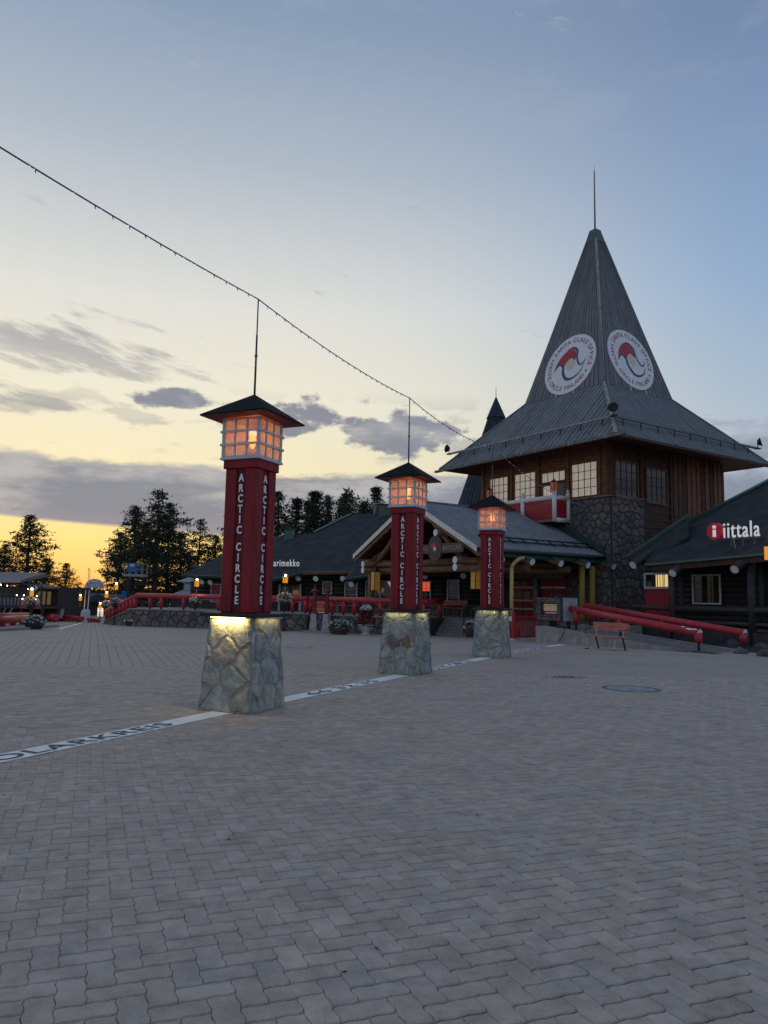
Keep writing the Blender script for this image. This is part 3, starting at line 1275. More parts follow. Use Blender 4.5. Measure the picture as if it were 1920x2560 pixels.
def window(parent, o, ex, w, h, cols, rows, gm, fm=None, mm=None, depth=0.06, fw=0.07, name='window', mw=0.028, skip=None):
    """o = lower left corner on the wall; ex = to the right seen from outside; panes are parts"""
    ex = V(ex).normalized()
    nz_ = ex.cross(ZU).normalized()
    fm = fm or m_wood
    mm = mm or m_muntin
    fr = MB()
    for (x, z, ww, hh) in ((-fw, -fw, w + 2 * fw, fw), (-fw, h, w + 2 * fw, fw), (-fw, 0, fw, h), (w, 0, fw, h)):
        fr.obox(o + ex * x + ZU * z - nz_ * .02, ex * ww, nz_ * (depth + .02), ZU * hh)
    f = fr.build(name, fm, parent)
    mu = MB()
    for c in range(1, cols):
        mu.obox(o + ex * (w * c / cols - mw / 2) + nz_ * .004, ex * mw, nz_ * .024, ZU * h)
    for r in range(1, rows):
        mu.obox(o + ex * 0 + ZU * (h * r / rows - mw / 2) + nz_ * .005, ex * w, nz_ * .022, ZU * mw)
    if cols > 1 or rows > 1:
        mu.build('muntin', mm, f)
    for c in range(cols):
        for r in range(rows):
            if skip and (c, r) in skip:
                continue
            MB().obox(o + ex * (w * c / cols) + ZU * (h * r / rows) + nz_ * .001, ex * (w / cols), nz_ * .003, ZU * (h / rows)).build('pane', gm, f)
    return f


def build_tower():
    rng = random.Random(11)
    t = thing('tower_building', 'tall tower house with steep grey plank roof, round signs and brown upper storey', 'building', TN)
    NL, NR = -E1, -E0                              # outward normals of the two visible faces

    def LF(s, z, out=0.0):                         # left face, s metres from the near corner going away left
        return TN + E0 * s + ZU * z + NL * out

    def RF(s, z, out=0.0):
        return TN + E1 * s + ZU * z + NR * out

    def lf(px, py):
        p = on(px, py, TN, NL)
        return (p - TN).dot(E0), p.z

    def rf(px, py):
        p = on(px, py, TN, NR)
        return (p - TN).dot(E1), p.z
    W = 2 * TA
    # core
    core = MB()
    core.obox(TN + E0 * .06 + E1 * .06, E0 * (W - .12), E1 * (W - .12), ZU * 9.75)
    core.build('inner_wall', m_wood2, t)
    # ---- stone storey, left face and first part of right face
    sw = rf(1607, 1270)[0]
    stn = MB()
    stn.obox(LF(0, 0, .05), E0 * W, E1 * .1, ZU * TZ_ST)
    stn.obox(RF(-.0, 0, .06), E1 * sw, E0 * .1, ZU * (TZ_ST - .002))
    stone = stn.build('stone_wall', m_rubm, t)
    # stones (those in view on the left face: from the near corner as far as the porch roof hides)
    stones_on(stone, LF(0, 0, .05) + E0 * 3.4, -E0, ZU, [(0, 0.4), (3.4, 0.4), (3.4, TZ_ST - .05), (0, TZ_ST - .05)], 0.40, m_rub, rng, 0.018, 0.05, 1.05, rough=0.03)
    stones_on(stone, RF(0, 0, .06), E1, ZU, [(0, 0.4), (sw, 0.4), (sw, TZ_ST - .05), (0, TZ_ST - .05)], 0.40, m_rub, rng, 0.018, 0.05, 1.05, rough=0.03)
    cp = MB()
    cp.obox(LF(-.1, TZ_ST, .13), E0 * 3.6, E1 * .2, ZU * .07)
    cp.obox(RF(.13, TZ_ST + .001, .13), E1 * (sw - .1), E0 * .2, ZU * .068)
    cp.build('stone_coping', m_gut, t)
    # ---- upper storey: boards between posts, left face
    zt = 9.62
    posts_l = [lf(p, 1200)[0] for p in (1515, 1500, 1422, 1348, 1281, 1210)]
    wl = MB()
    z = TZ_ST + .08
    k = 0
    while z < zt:
        wl.obox(LF(0, z, .02 + .012 * (k % 2)), E0 * W, E1 * .06, ZU * .19)
        z += .2
        k += 1
    wl.build('board_wall', m_wood, t, kind='stuff')
    for p in posts_l[1:]:
        MB().obox(LF(p - .10, TZ_ST + .07, .12), E0 * .20, E1 * .14, ZU * (zt - TZ_ST)).build('post', m_wood, t)
    MB().obox(LF(-.14, TZ_ST + .07, .14), E0 * .26, E1 * .27, ZU * (zt - TZ_ST)).build('corner_post', m_wood2, t)
    # windows of the left face
    def lwin(x0, x1, y0r, y1r, cols, rows, gm, xr):
        s0, s1 = lf(x0, 1220)[0], lf(x1, 1220)[0]         # s0 further away (left in picture)
        zb, ztop = lf(xr, y1r)[1], lf(xr, y0r)[1]
        return window(t, LF(s0, zb, .075), -E0, s0 - s1, ztop - zb, cols, rows, gm)
    zwb = TZ_ST + .16
    for (x0, x1, cols) in ((1229, 1273, 4), (1291, 1342, 4), (1434, 1496, 4)):
        s0, s1 = lf(x0, 1220)[0], lf(x1, 1220)[0]
        zb, ztop = zwb, lf(1497, 1153)[1]
        window(t, LF(s0, zb, .085), -E0, s0 - s1, ztop - zb, cols, 4, m_curt)
    s0, s1 = lf(1359, 1200)[0], lf(1416, 1200)[0]
    zd0, zd1 = lf(1416, 1180)[1] - .42, lf(1416, 1180)[1] - .02
    window(t, LF(s0, zd0, .085), -E0, s0 - s1, zd1 - zd0 + .1, 4, 1, m_curt)
    dl = (s0 - s1)
    dr = MB().obox(LF(s0, TZ_ST - .5, .10), -E0 * dl, E1 * .06, ZU * (zd0 - TZ_ST + .36)).build('balcony_door', m_woodlt, t)
    for q in (0, 1):
        MB().obox(LF(s0 - .10 - q * (dl / 2), TZ_ST - .2, .115), -E0 * (dl / 2 - .2), E1 * .02, ZU * (zd0 - TZ_ST - .03)).build('door_pane', m_curt if q == 0 else glass_mat('sky_glass', (0.10, 0.105, 0.12), 0.04), dr)
    # ---- right face
    for (x0, x1, y0, y1, cols, rows) in ((1535, 1589, 1153, 1243, 4, 4), (1613, 1662, 1172, 1255, 4, 4)):
        s0, s1 = rf(x0, 1200)[0], rf(x1, 1200)[0]
        zb, ztop = rf(x0, y1)[1], rf(x0, y0)[1]
        window(t, RF(s0, zb, .085), E1, s1 - s0, ztop - zb, cols, rows, m_glassdk)
    s_split = rf(1675, 1250)[0]
    hb = MB()
    z = 3.2
    k = 0
    while z < zt:
        if z > TZ_ST:
            hb.obox(RF(.1, z, .02 + .012 * (k % 2)), E1 * (s_split - .1), E0 * .06, ZU * .19)
        else:
            hb.obox(RF(sw, z, .03 + .03 * (k % 2)), E1 * (s_split - sw), E0 * .06, ZU * .19)
        z += .2
        k += 1
    hb.build('horizontal_board_wall', m_wood2, t, kind='stuff')
    s = s_split
    k = 0
    while s < W:
        w = rng.uniform(.17, .24)
        MB().obox(RF(s, 3.0, .05 + .04 * (k % 2)), E1 * min(w - .012, W - s), E0 * .06, ZU * (zt - 3.0)).build('wall_board', rng.choice((m_wood, m_wood2, m_wood)), t)
        s += w
        k += 1
    for p in (rf(1600, 1200)[0], s_split):
        MB().obox(RF(p - .08, TZ_ST - (2.5 if p > 2.5 else -.07), .12), E1 * .17, E0 * .14, ZU * (zt - TZ_ST + (2.5 if p > 2.5 else 0))).build('post', m_wood2, t)
    # ---- roof
    def ring(h, z):
        return [TC + (-E0 - E1) * h + ZU * z, TC + (E0 - E1) * h + ZU * z, TC + (E0 + E1) * h + ZU * z, TC + (E1 - E0) * h + ZU * z]
    ev, se, tp = ring(TEV, TZE), ring(TB, TZS), ring(.36, 23.65)
    se3 = ring(TB + .10, TZS - .06)
    sk = MB()
    sub = MB()
    py = MB()
    for i in range(4):
        j = (i + 1) % 4
        # seen from outside, left to right is j -> i
        roof_boards(sk, ev[j], ev[i], se[i], se[j], 0.165, rng, False, 0.035)
        roof_boards(py, se3[j], se3[i], tp[i], tp[j], 0.165, rng, True, 0.04)
        sub.add([ev[j], ev[i], se[i], se[j], tp[i], tp[j]], [(0, 1, 2, 3), (3, 2, 4, 5)])
    roof = sub.build('roof', m_board[3], t)
    sk.build('lower_roof_boards', m_board, roof, kind='stuff')
    py.build('steep_roof_boards', m_board, roof, kind='stuff')
    so = MB()
    wr = ring(TA, 9.72)
    ev2 = ring(TEV - .03, TZE - .06)
    for i in range(4):
        j = (i + 1) % 4
        so.add([ev2[i], ev2[j], wr[j], wr[i]], [(0, 1, 2, 3)])
    so.build('soffit', m_wood, roof)
    for i in range(4):
        up = (ZU * .55 + (ev[i] - TC - ZU * TZE).normalized() * .45).normalized() * .05
        MB().bar(ev[i] + up, se[i] + up, .17, .05, up).build('hip_board', m_hip, roof)
        up2 = (ZU * .2 + (ev[i] - TC - ZU * TZE).normalized() * .8).normalized() * .05
        MB().bar(se[i] + up2, tp[i] + up2, .15, .05, up2).build('hip_board', m_hip, roof)
    c0, c1 = ring(.43, 23.60), ring(.24, 24.42)
    cb = MB()
    for i in range(4):
        j = (i + 1) % 4
        cb.add([c0[j], c0[i], c1[i], c1[j]], [(0, 1, 2, 3)])
    cb.add(c1, [(3, 2, 1, 0)])
    cb.build('metal_cap', m_cap, roof)
    zt_ = at(1494, 428, 44).z
    sp = MB()
    sp.cyl(TC + ZU * 24.3, TC + ZU * zt_, .055, .035, 8)
    sp.ball(TC + ZU * 24.5, .09, 8, 5)
    sp.cyl(TC + ZU * zt_, TC + ZU * (zt_ + .35), .012, .008, 6)
    sp.build('spire_pole', mat('brown_pole', (0.12, 0.075, 0.065), 0.5, 0.1), roof, True)
    # gutters: left one runs past the near corner
    g = ring(TEV + .06, TZE - .10)
    MB().bar(g[1] + E0 * .25, g[0] - E0 * .55, .17, .13).build('wooden_gutter', m_gut, roof)
    MB().bar(g[3] + E1 * .25, g[0] + E1 * .10, .15, .13).build('wooden_gutter', m_wood2, roof)
    for i in range(12):
        p = g[0] + (g[1] - g[0]) * ((i + .5) / 12)
        MB().box(p + NL * .09 + ZU * .0, .015, .04, .15, math.atan2(E0.y, E0.x)).build('gutter_bracket', m_frame, roof)
    # snow rails standing off the roof
    kx = (TZS - TZE) / (TEV - TB)
    h = 6.18
    zr = TZE + (TEV - h) * kx + .42
    sr = ring(h, zr)
    for (a, b, d) in ((sr[0], sr[1], E0), (sr[0], sr[3], E1)):
        MB().bar(a - d * .12, b + d * .35, .12, .10).build('snow_rail', m_hip if d is E0 else m_board[0], roof)
        n = 9
        for q in range(n):
            p = a + (b - a) * ((q + .5) / n)
            inw = (TC - p)
            inw = (E1 if d is E0 else E0)
            MB().bar(p, p - ZU * .42 - inw * .02 + V((0, 0, 0)), .035, .05).build('rail_bracket', m_board[3], roof)
    # balcony on the left face
    prj = 1.15
    sb0, sb1 = lf(1424, 1250)[0], lf(1272, 1270)[0]
    zb0, zb1 = TZ_ST - 1.05, TZ_ST + .02
    bal = MB()
    z = zb0
    k = 0
    while z < zb1 - .05:
        bal.obox(LF(sb0, z, prj - .01 + .012 * (k % 2)), E0 * (sb1 - sb0), E1 * .04, ZU * .125)
        bal.obox(LF(sb0 - .0 - .012 * (k % 2), z, 0.1), -E1 * (prj - .12), E0 * .04, ZU * .125)
        z += .135
        k += 1
    balc = bal.build('balcony', m_redpan, t)
    MB().obox(LF(sb0, zb0 - .1, prj), E0 * (sb1 - sb0), E1 * prj, ZU * .1).build('balcony_floor', m_gut, balc)
    for (s, out, top) in ((sb0, prj, .62), (sb1, prj, .62), (sb0, .12, .50), ((sb0 + sb1) / 2, prj, .5)):
        q = LF(s, zb0 - .12, out)
        MB().cyl(q, q + ZU * (zb1 - zb0 + top), .12, n=12).build('balcony_post', m_white, balc, True)
        MB().ball(q + ZU * (zb1 - zb0 + top + .10), .10, 12, 8).cyl(q + ZU * (zb1 - zb0 + top), q + ZU * (zb1 - zb0 + top + .05), .06, n=10).build('finial', m_white, balc, True)
    for (a, b) in ((LF(sb0, zb1 + .1, prj), LF(sb1, zb1 + .1, prj)), (LF(sb0, zb1 + .1, prj), LF(sb0, zb1 + .1, .1)), (LF(sb0, zb0 - .02, prj), LF(sb0, zb0 - .02, .1))):
        MB().cyl(a, b, .125, n=12).build('balcony_rail', m_white, balc, True)
    # porch flashing up the wall
    return t, LF, RF, lf, rf, ring


tower, LF, RF, lf, rf, tring = build_tower()


# ------------------------------------------------------------------ round signs on the steep roof
def arc_text(txt, r, a0, a1, size, flip=False):
    """list of letter meshes placed along an arc (unit plane); a0..a1 in degrees, measured clockwise from up"""
    out = []
    widths = []
    for ch in txt:
        widths.append({'I': .45, ' ': .55, '.': .5}.get(ch, 1.0))
    tot = sum(widths)
    pos = 0
    for ch, w in zip(txt, widths):
        f = (pos + w / 2) / tot
        pos += w
        if ch == ' ':
            continue
        a = R_(a0 + (a1 - a0) * f)
        me = text_mesh(ch, size, size * .022, 0.0, res=2, xs=0.92)
        c = V((math.sin(a) * r, math.cos(a) * r, 0))
        ang = -a + (PI if flip else 0)
        me.transform(Matrix.Translation(c) @ Matrix.Rotation(ang, 4, 'Z'))
        out.append(me)
    return out


def join_meshes(ms, name):
    bm = bmesh.new()
    for me in ms:
        bm.from_mesh(me)
    me = bpy.data.meshes.new(name)
    bm.to_mesh(me)
    bm.free()
    return me


def stroke(pts, ws, z=0.0):
    """tapered stroke polygon mesh in the unit plane through pts (Catmull-Rom)"""
    P_ = []
    n = len(pts)
    for i in range(n - 1):
        p0, p1, p2, p3 = pts[max(0, i - 1)], pts[i], pts[i + 1], pts[min(n - 1, i + 2)]
        for q in range(8):
            t = q / 8
            def cr(a, b, c, d):
                return 0.5 * (2 * b + (c - a) * t + (2 * a - 5 * b + 4 * c - d) * t * t + (3 * b - a - 3 * c + d) * t ** 3)
            P_.append((cr(p0[0], p1[0], p2[0], p3[0]), cr(p0[1], p1[1], p2[1], p3[1]), ws[i] + (ws[i + 1] - ws[i]) * t))
    P_.append((pts[-1][0], pts[-1][1], ws[-1]))
    vs = []
    for i, (x, y, w) in enumerate(P_):
        a, b = P_[max(0, i - 1)], P_[min(len(P_) - 1, i + 1)]
        dx, dy = b[0] - a[0], b[1] - a[1]
        l = math.hypot(dx, dy) + 1e-9
        vs += [(x - dy / l * w, y + dx / l * w, z), (x + dy / l * w, y - dx / l * w, z)]
    me = bpy.data.meshes.new('stroke')
    me.from_pydata(vs, [], [(2 * i + 1, 2 * i + 3, 2 * i + 2, 2 * i) for i in range(len(P_) - 1)])
    return me


def fill(pts, z=0.0):
    n = len(pts)
    P_ = []
    for i in range(n):
        p0, p1, p2, p3 = pts[i - 1], pts[i], pts[(i + 1) % n], pts[(i + 2) % n]
        for q in range(6):
            t = q / 6
            P_.append(tuple(0.5 * (2 * b + (c - a) * t + (2 * a - 5 * b + 4 * c - d) * t * t + (3 * b - a - 3 * c + d) * t ** 3) for a, b, c, d in zip(p0, p1, p2, p3)) + (z,))
    me = bpy.data.meshes.new('fill')
    if area2([(a, b) for a, b, c in P_]) < 0:
        P_.reverse()
    bm = bmesh.new()
    vv = [bm.verts.new(p) for p in P_]
    f = bm.faces.new(vv)
    bmesh.ops.triangulate(bm, faces=[f])
    bm.to_mesh(me)
    bm.free()
    return me


def emblem(parent, o, ex, ey, r, base=0.001):
    """red and dark S-shaped swirls round a plain cream disc"""
    nz_ = V(ex).cross(V(ey)).normalized()
    m_r = mat('sign_red', (0.36, 0.03, 0.04), 0.5, 0.08)
    m_d = mat('sign_charcoal', (0.05, 0.06, 0.07), 0.5, 0.08)
    m_c = mat('sign_cream', (0.72, 0.62, 0.38), 0.5, 0.05)

    def put_(me, name, mt, lift):
        me.transform(Matrix.Scale(r, 4))
        return mesh_at(me, name, mt, V(o) + nz_ * lift, ex, ey, parent, True)
    hat = [(-.60, -.10), (-.52, .18), (-.33, .42), (-.08, .53), (.14, .44), (.22, .22), (.18, .10), (.02, .20), (-.14, .10), (-.24, -.04), (-.42, .06)]
    put_(fill(hat), 'red_swirl', m_r, base + .004)
    put_(fill([(.03 + .19 * math.cos(k * PI / 8), .0 + .20 * math.sin(k * PI / 8)) for k in range(16)]), 'cream_disc', m_c, base + .002)
    put_(stroke([(-.20, .52), (.04, .55), (.22, .42), (.27, .14), (.40, -.10), (.56, -.08), (.64, .08)], [.006, .035, .04, .03, .03, .02, .004]), 'dark_swirl', m_d, base + .006)
    put_(stroke([(-.62, -.14), (-.44, .08), (-.26, -.02), (-.21, -.25), (-.05, -.48), (.20, -.52), (.46, -.38), (.60, -.12)], [.006, .03, .04, .05, .05, .035, .02, .004]), 'dark_swirl', m_d, base + .006)


def build_round_sign(face):
    nh = (-E1 if face == 'L' else -E0)
    run = TB - .36
    rise = 23.65 - TZS
    nrm = (nh * rise + ZU * run).normalized()
    p0 = TC + nh * TB + ZU * TZS
    ex = (-E0 if face == 'L' else E1)
    ey = nrm.cross(ex).normalized()
    cen = on(*((1424, 911) if face == 'L' else (1578, 899)), p0 + nrm * .16, nrm)
    ext = [on(x, y, p0 + nrm * .16, nrm) for x, y in (((1361, 937), (1487, 880), (1447, 834), (1402, 986)) if face == 'L' else ((1519, 858), (1636, 945), (1553, 825), (1610, 972)))]
    r = sum((e - cen).length for e in ext) / 4
    lab = ('round white sign with red lettering, on the roof side above the log porch' if face == 'L'
           else 'round white sign with red lettering, on the roof side above the felt-roofed shop')
    t = thing('round_sign', lab, 'sign', cen, 'round signs on the steep roof')
    k = 40
    loop = [cen + ex * r * math.cos(2 * PI * i / k) + ey * r * math.sin(2 * PI * i / k) for i in range(k)]
    MB().prism([p - nrm * .06 for p in loop], nrm * .06).build('disc', mat('sign_white', (0.80, 0.79, 0.79), 0.5, 0.05, 3), t)
    m_t = mat('sign_text_red', (0.26, 0.03, 0.04), 0.5, 0.08)
    ms = arc_text('SANTA CLAUS OFFICE', .80, -62, 112, .215) + arc_text('ARCTIC CIRCLE FINLAND', .80, 282, 130, .20, True) if False else \
        arc_text('SANTA CLAUS OFFICE', .815, -58, 108, .21) + arc_text('ARCTIC CIRCLE FINLAND', .815, 290, 128, .19, True)
    for me in ms:
        me.transform(Matrix.Scale(r, 4))
        mesh_at(me, 'letter', m_t, cen + nrm * .004, ex, ey, t, True)
    for a in (R_(-66), R_(119)):
        c2 = cen + ex * math.sin(a) * r * .815 + ey * math.cos(a) * r * .815
        MB().poly([c2 + nrm * .004 + ex * .075 * math.cos(q * PI / 6) + ey * .075 * math.sin(q * PI / 6) for q in range(12)]).build('red_dot', m_t, t)
    emblem(t, cen, ex, ey, r, .004)
    for sx in (-.35, .35):
        q = cen + ex * r * sx - ey * r * .90 - nrm * .03
        MB().bar(q, q - ey * .45, .05, .03, nrm).build('bracket', m_white, t)


build_round_sign('L')
build_round_sign('R')


def floodlight(pos, heading, label):
    t = thing('floodlight', label, 'floodlight', pos, 'floodlights on the roof corners')
    d = V((math.sin(heading), math.cos(heading), 0.25)).normalized()
    mb = MB().cyl(pos + ZU * .28, pos + ZU * .28 + d * .16, .13, .25, 14).cyl(pos + ZU * .28 + d * .16, pos + ZU * .28 + d * .2, .25, .25, 14)
    mb.build('housing', m_black, t, True)
    MB().cyl(pos + ZU * .28 + d * .2, pos + ZU * .28 + d * .206, .22, n=14).build('lens', mat('dull_black_lens', (0.012, 0.012, 0.014), .5, .1, gain=1.0), t)
    MB().bar(pos - ZU * .08, pos + ZU * .3, .04, .04).bar(pos - d * .0 - ZU * .08, pos - ZU * .04, .3, .3).build('bracket', m_black, t)


_sr = tring(6.22, TZE + (TEV - 6.22) * 1.06 + .50)
floodlight(_sr[0] + ZU * .02, R_(205), 'round black floodlight on the roof corner facing the square')
floodlight(_sr[1] + E0 * .25, R_(-60), 'black floodlight on the roof corner beside the distant spire')
floodlight(_sr[3] + E1 * .2, R_(120), 'black floodlight on the roof corner above the felt-roofed shop')


def balcony_lantern(px, py, out, label):
    c = on(px, py, TN - E1 * out, -E1)
    t = thing('balcony_lantern', label, 'lantern', c, 'red lanterns on the tower balcony')
    for k in range(4):
        a = .6 + k * PI / 2
        d = V((math.cos(a), math.sin(a), 0))
        e = V((-d.y, d.x, 0))
        MB().obox(c + d * .13 - e * .12 - ZU * .24, e * .24, d * .01, ZU * .48).build('red_panel', mat('red_amber_glass', (0.34, 0.085, 0.035), .4, .15, 8, emit=(1, .25, .08), estr=.06), t)
        MB().box(c + d * .13 + e * .13, .03, .03, .52, a).build('corner_bar', m_black, t)
    MB().lathe([(.2, 0), (.18, .03), (.06, .10), (.05, .16)], c + ZU * .26, 8).build('cap', m_black, t)
    MB().cyl(c - ZU * .26, c - ZU * .24, .12, n=8).build('foot', m_black, t)


balcony_lantern(1385, 1217, 1.15, 'small red-paned lantern standing on the white balcony corner post')
balcony_lantern(1224, 1236, .5, 'small red-paned lantern hanging before the tower window, behind the pillar roof')


# ------------------------------------------------------------------ spire of the building behind
def build_back_spire():
    y = 60.0
    ap = at(1240, 990, y)
    c = V((ap.x, ap.y, 0))
    t = thing('distant_spire', 'dark plank-clad pointed spire rising behind the tower house', 'spire', c)
    rng = random.Random(5)
    z0 = 2.0
    za = ap.z
    def rad(z):
        return (za - z) * 0.355
    zc = at(1240, 1046, y).z
    mb = MB()
    n = 8
    def pt(k, z):
        a = 2 * PI * (k + .5) / n
        return c + V((math.cos(a) * rad(z), math.sin(a) * rad(z), z))
    for k in range(n):
        roof_boards(mb, pt(k, z0), pt(k + 1, z0), pt(k + 1, zc), pt(k, zc), 0.3, rng, True, .05)
        mb.add([pt(k, z0), pt(k + 1, z0), pt(k + 1, zc), pt(k, zc)], [(0, 1, 2, 3)], 3)
    md = [mat('dark_spire_board_%d' % q, cc, 0.85, 0.25, 3) for q, cc in enumerate([(0.036, 0.046, 0.062), (0.028, 0.036, 0.05), (0.045, 0.055, 0.07), (0.02, 0.026, 0.036)])]
    mb.build('board_cladding', md, t, kind='stuff')
    cp = MB()
    for k in range(n):
        a0, a1 = 2 * PI * (k + .5) / n, 2 * PI * (k + 1.5) / n
        r = rad(zc) * 1.22
        p = [c + V((math.cos(a) * r, math.sin(a) * r, zc)) for a in (a0, a1)]
        cp.add([p[0], p[1], c + ZU * za], [(0, 1, 2)])
        cp.add([p[0], p[1], c + ZU * zc], [(1, 0, 2)])
    cp.build('cap', md[1], t)
    MB().cyl(c + ZU * (za - .2), c + ZU * (za + .8), .03, .015, 6).build('tip', m_black, t)


build_back_spire()
#STAGE3

# ================================================================== LOG PORCH in front of the tower
m_metal = mat('corrugated_grey_roof', (0.18, 0.185, 0.19), 0.5, 0.16, 2.5, dirt=0.35, spec=0.5)
m_logend = mat('white_log_end', (0.80, 0.80, 0.81), 0.6, 0.06, 8)
m_logblk = mat('black_tarred_log', (0.036, 0.033, 0.032), 0.6, 0.25, 5, 0.1, 30)
m_felt = mat('black_felt_roof', (0.030, 0.032, 0.034), 0.9, 0.22, 1.6, 0.25, 60, dirt=0.2)
m_yel = mat('yellow_ochre_paint', (0.30, 0.20, 0.045), 0.5, 0.12, 4)
m_conc = mat('concrete', (0.255, 0.23, 0.205), 0.9, 0.15, 2.2, 0.25, 40, dirt=0.45)
m_trim = mat('white_trim', (0.55, 0.55, 0.56), 0.6, 0.08)
m_amber = mat('amber_glass', (0.40, 0.19, 0.03), 0.35, 0.25, 7, emit=(1.0, 0.45, 0.05), estr=0.05, spec=0.5)
m_amberlit = mat('lit_amber_glass', (0.6, 0.22, 0.02), 0.35, 0.25, 9, emit=(1.0, 0.36, 0.03), estr=0.55)
m_hot = glow_mat('lamp_core', (1.0, 0.72, 0.36), 14.0)
CP = at(1192, 1368, 32.8)
P_SW, P_SK = 10.255, 5.06
P_ZE, P_ZK = 3.83, 6.38
P_DB = (TN - CP).dot(E1)
CP0 = V((CP.x, CP.y, 0))


def PP(s, b, z):            # porch frame: s metres away-left along the gable, b metres back, z up
    return CP0 + E0 * s + E1 * b + ZU * z


def log(mb, p, q, r, mi=0, capmi=None, n=12):
    return mb.cyl(p, q, r, r * .96, n, True, mi, capmi)


def build_porch():
    rng = random.Random(21)
    t = thing('log_porch', 'log-built porch with grey metal gable roof and white beam ends', 'porch', PP(5, 4, FLOOR))
    th = .14
    slope = V((P_SK, P_ZK - P_ZE))
    # roof sheets
    rs = MB()
    for (s0, s1) in ((0, P_SK), (P_SW, P_SK)):
        z0, z1 = P_ZE, P_ZK
        q = [PP(s0, 0, z0), PP(s0, P_DB + .0, z0), PP(s1, P_DB, z1), PP(s1, 0, z1)]
        rs.add(q + [p - ZU * th for p in q], [(0, 1, 2, 3), (7, 6, 5, 4), (0, 4, 5, 1), (0, 3, 7, 4), (2, 1, 5, 6)])
    roof = rs.build('roof', mat('dark_roof_valley', (0.06, 0.062, 0.066), 0.6, 0.15, 3), t)
    rb = MB()
    nrm = (V((0, 0, P_SK)) - E0 * (P_ZK - P_ZE)).normalized()
    b = .05
    while b < P_DB:
        p, q = PP(-.05, b, P_ZE - .02), PP(P_SK, b, P_ZK)
        rb.add([p - E1 * .062, p - E1 * .03 + nrm * .05, p + E1 * .03 + nrm * .05, p + E1 * .062, q - E1 * .062, q - E1 * .03 + nrm * .05, q + E1 * .03 + nrm * .05, q + E1 * .062], [(0, 1, 5, 4), (1, 2, 6, 5), (2, 3, 7, 6), (0, 3, 2, 1)])
        b += .19
    rb.build('roof_ribs', m_metal, roof, kind='stuff')
    MB().bar(PP(P_SK, -.02, P_ZK + .03), PP(P_SK, P_DB, P_ZK + .03), .3, .06).build('ridge_cap', m_metal, roof)
    # snow guard ladder near the eave
    for (s, lift) in ((.62, .12), (.95, .16)):
        z = P_ZE + s * (P_ZK - P_ZE) / P_SK
        MB().cyl(PP(s, .9, z + lift), PP(s, P_DB, z + lift), .035, n=6).build('snow_guard', m_black, roof)
    for k in range(9):
        bb = 1.0 + k * .9
        if bb < P_DB:
            MB().bar(PP(.5, bb, P_ZE + .27), PP(1.05, bb, P_ZE + .68), .05, .04).build('guard_bracket', m_black, roof)
    # gutter, verge and fascias
    MB().cyl(PP(-.10, .05, P_ZE - .08), PP(-.10, P_DB + .2, P_ZE - .08), .085, n=10).build('gutter', m_greendk, roof, True)
    MB().obox(PP(.02, .02, P_ZE - .36), E1 * (P_DB), E0 * .08, ZU * .2).build('fascia', m_greendk, roof)
    for (s0, s1) in ((-.06, P_SK), (P_SW + .06, P_SK)):
        z0, z1 = P_ZE, P_ZK
        sd = -E1
        a, c = PP(s0, -.05, z0 + .05), PP(s1, -.05, z1 + .05)
        MB().prism([a, c, c - ZU * .25, a - ZU * .25], sd * .04).build('white_verge', mat('cream_verge', (0.85, 0.75, 0.62), 0.6, 0.08, 5, dirt=.2), roof)
        MB().prism([a - ZU * .25 + E1 * .06, c - ZU * .25 + E1 * .06, c - ZU * .44 + E1 * .06, a - ZU * .44 + E1 * .06], E1 * .14).build('barge_log', m_woodlt, roof)
    # green flashing against the tower
    f0, f1 = PP(-.05, P_DB - .02, P_ZE + .45), PP(P_SK, P_DB - .02, P_ZK + .42)
    MB().prism([f0, f1, f1 - ZU * .5, f0 - ZU * .5], -E1 * .14).build('flashing', m_greendk, roof)
    # plate logs with white ends, stacked in pairs
    for s, zs in ((1.25, (3.30, 2.97)), (P_SW - 1.2, (3.30, 2.97)), (P_SK - 2.35, (4.62,)), (P_SK + .15, (5.55,))):
        for z in zs:
            log(MB(), PP(s, -.22, z), PP(s, P_DB - .1, z), .165, 0, 1).build('beam_log', [m_woodlt, m_logend], t, True)
    # tie beams across
    for z, b in ((3.28, .55), (2.95, .57), (3.10, 3.6), (3.1, 6.4)):
        log(MB(), PP(.5, b, z), PP(P_SW - .5, b, z), .16).build('tie_beam', m_woodlt, t, True)
    for s0, s1 in ((1.4, 3.7), (P_SW - 1.4, P_SW - 3.7)):
        log(MB(), PP(s0, .5, 3.25), PP(s1, .5, 5.15), .14).build('brace_log', m_woodlt, t, True)
    log(MB(), PP(P_SK, .5, 3.3), PP(P_SK, .5, 5.9), .13).build('king_post', m_woodlt, t, True)
    # ceiling boards
    for (s0, s1) in ((.1, P_SK), (P_SW - .1, P_SK)):
        MB().add([PP(s0, .2, P_ZE - .2), PP(s0, P_DB, P_ZE - .2), PP(s1, P_DB, P_ZK - .2), PP(s1, .2, P_ZK - .2)], [(3, 2, 1, 0)]).build('ceiling', m_wood2, t)
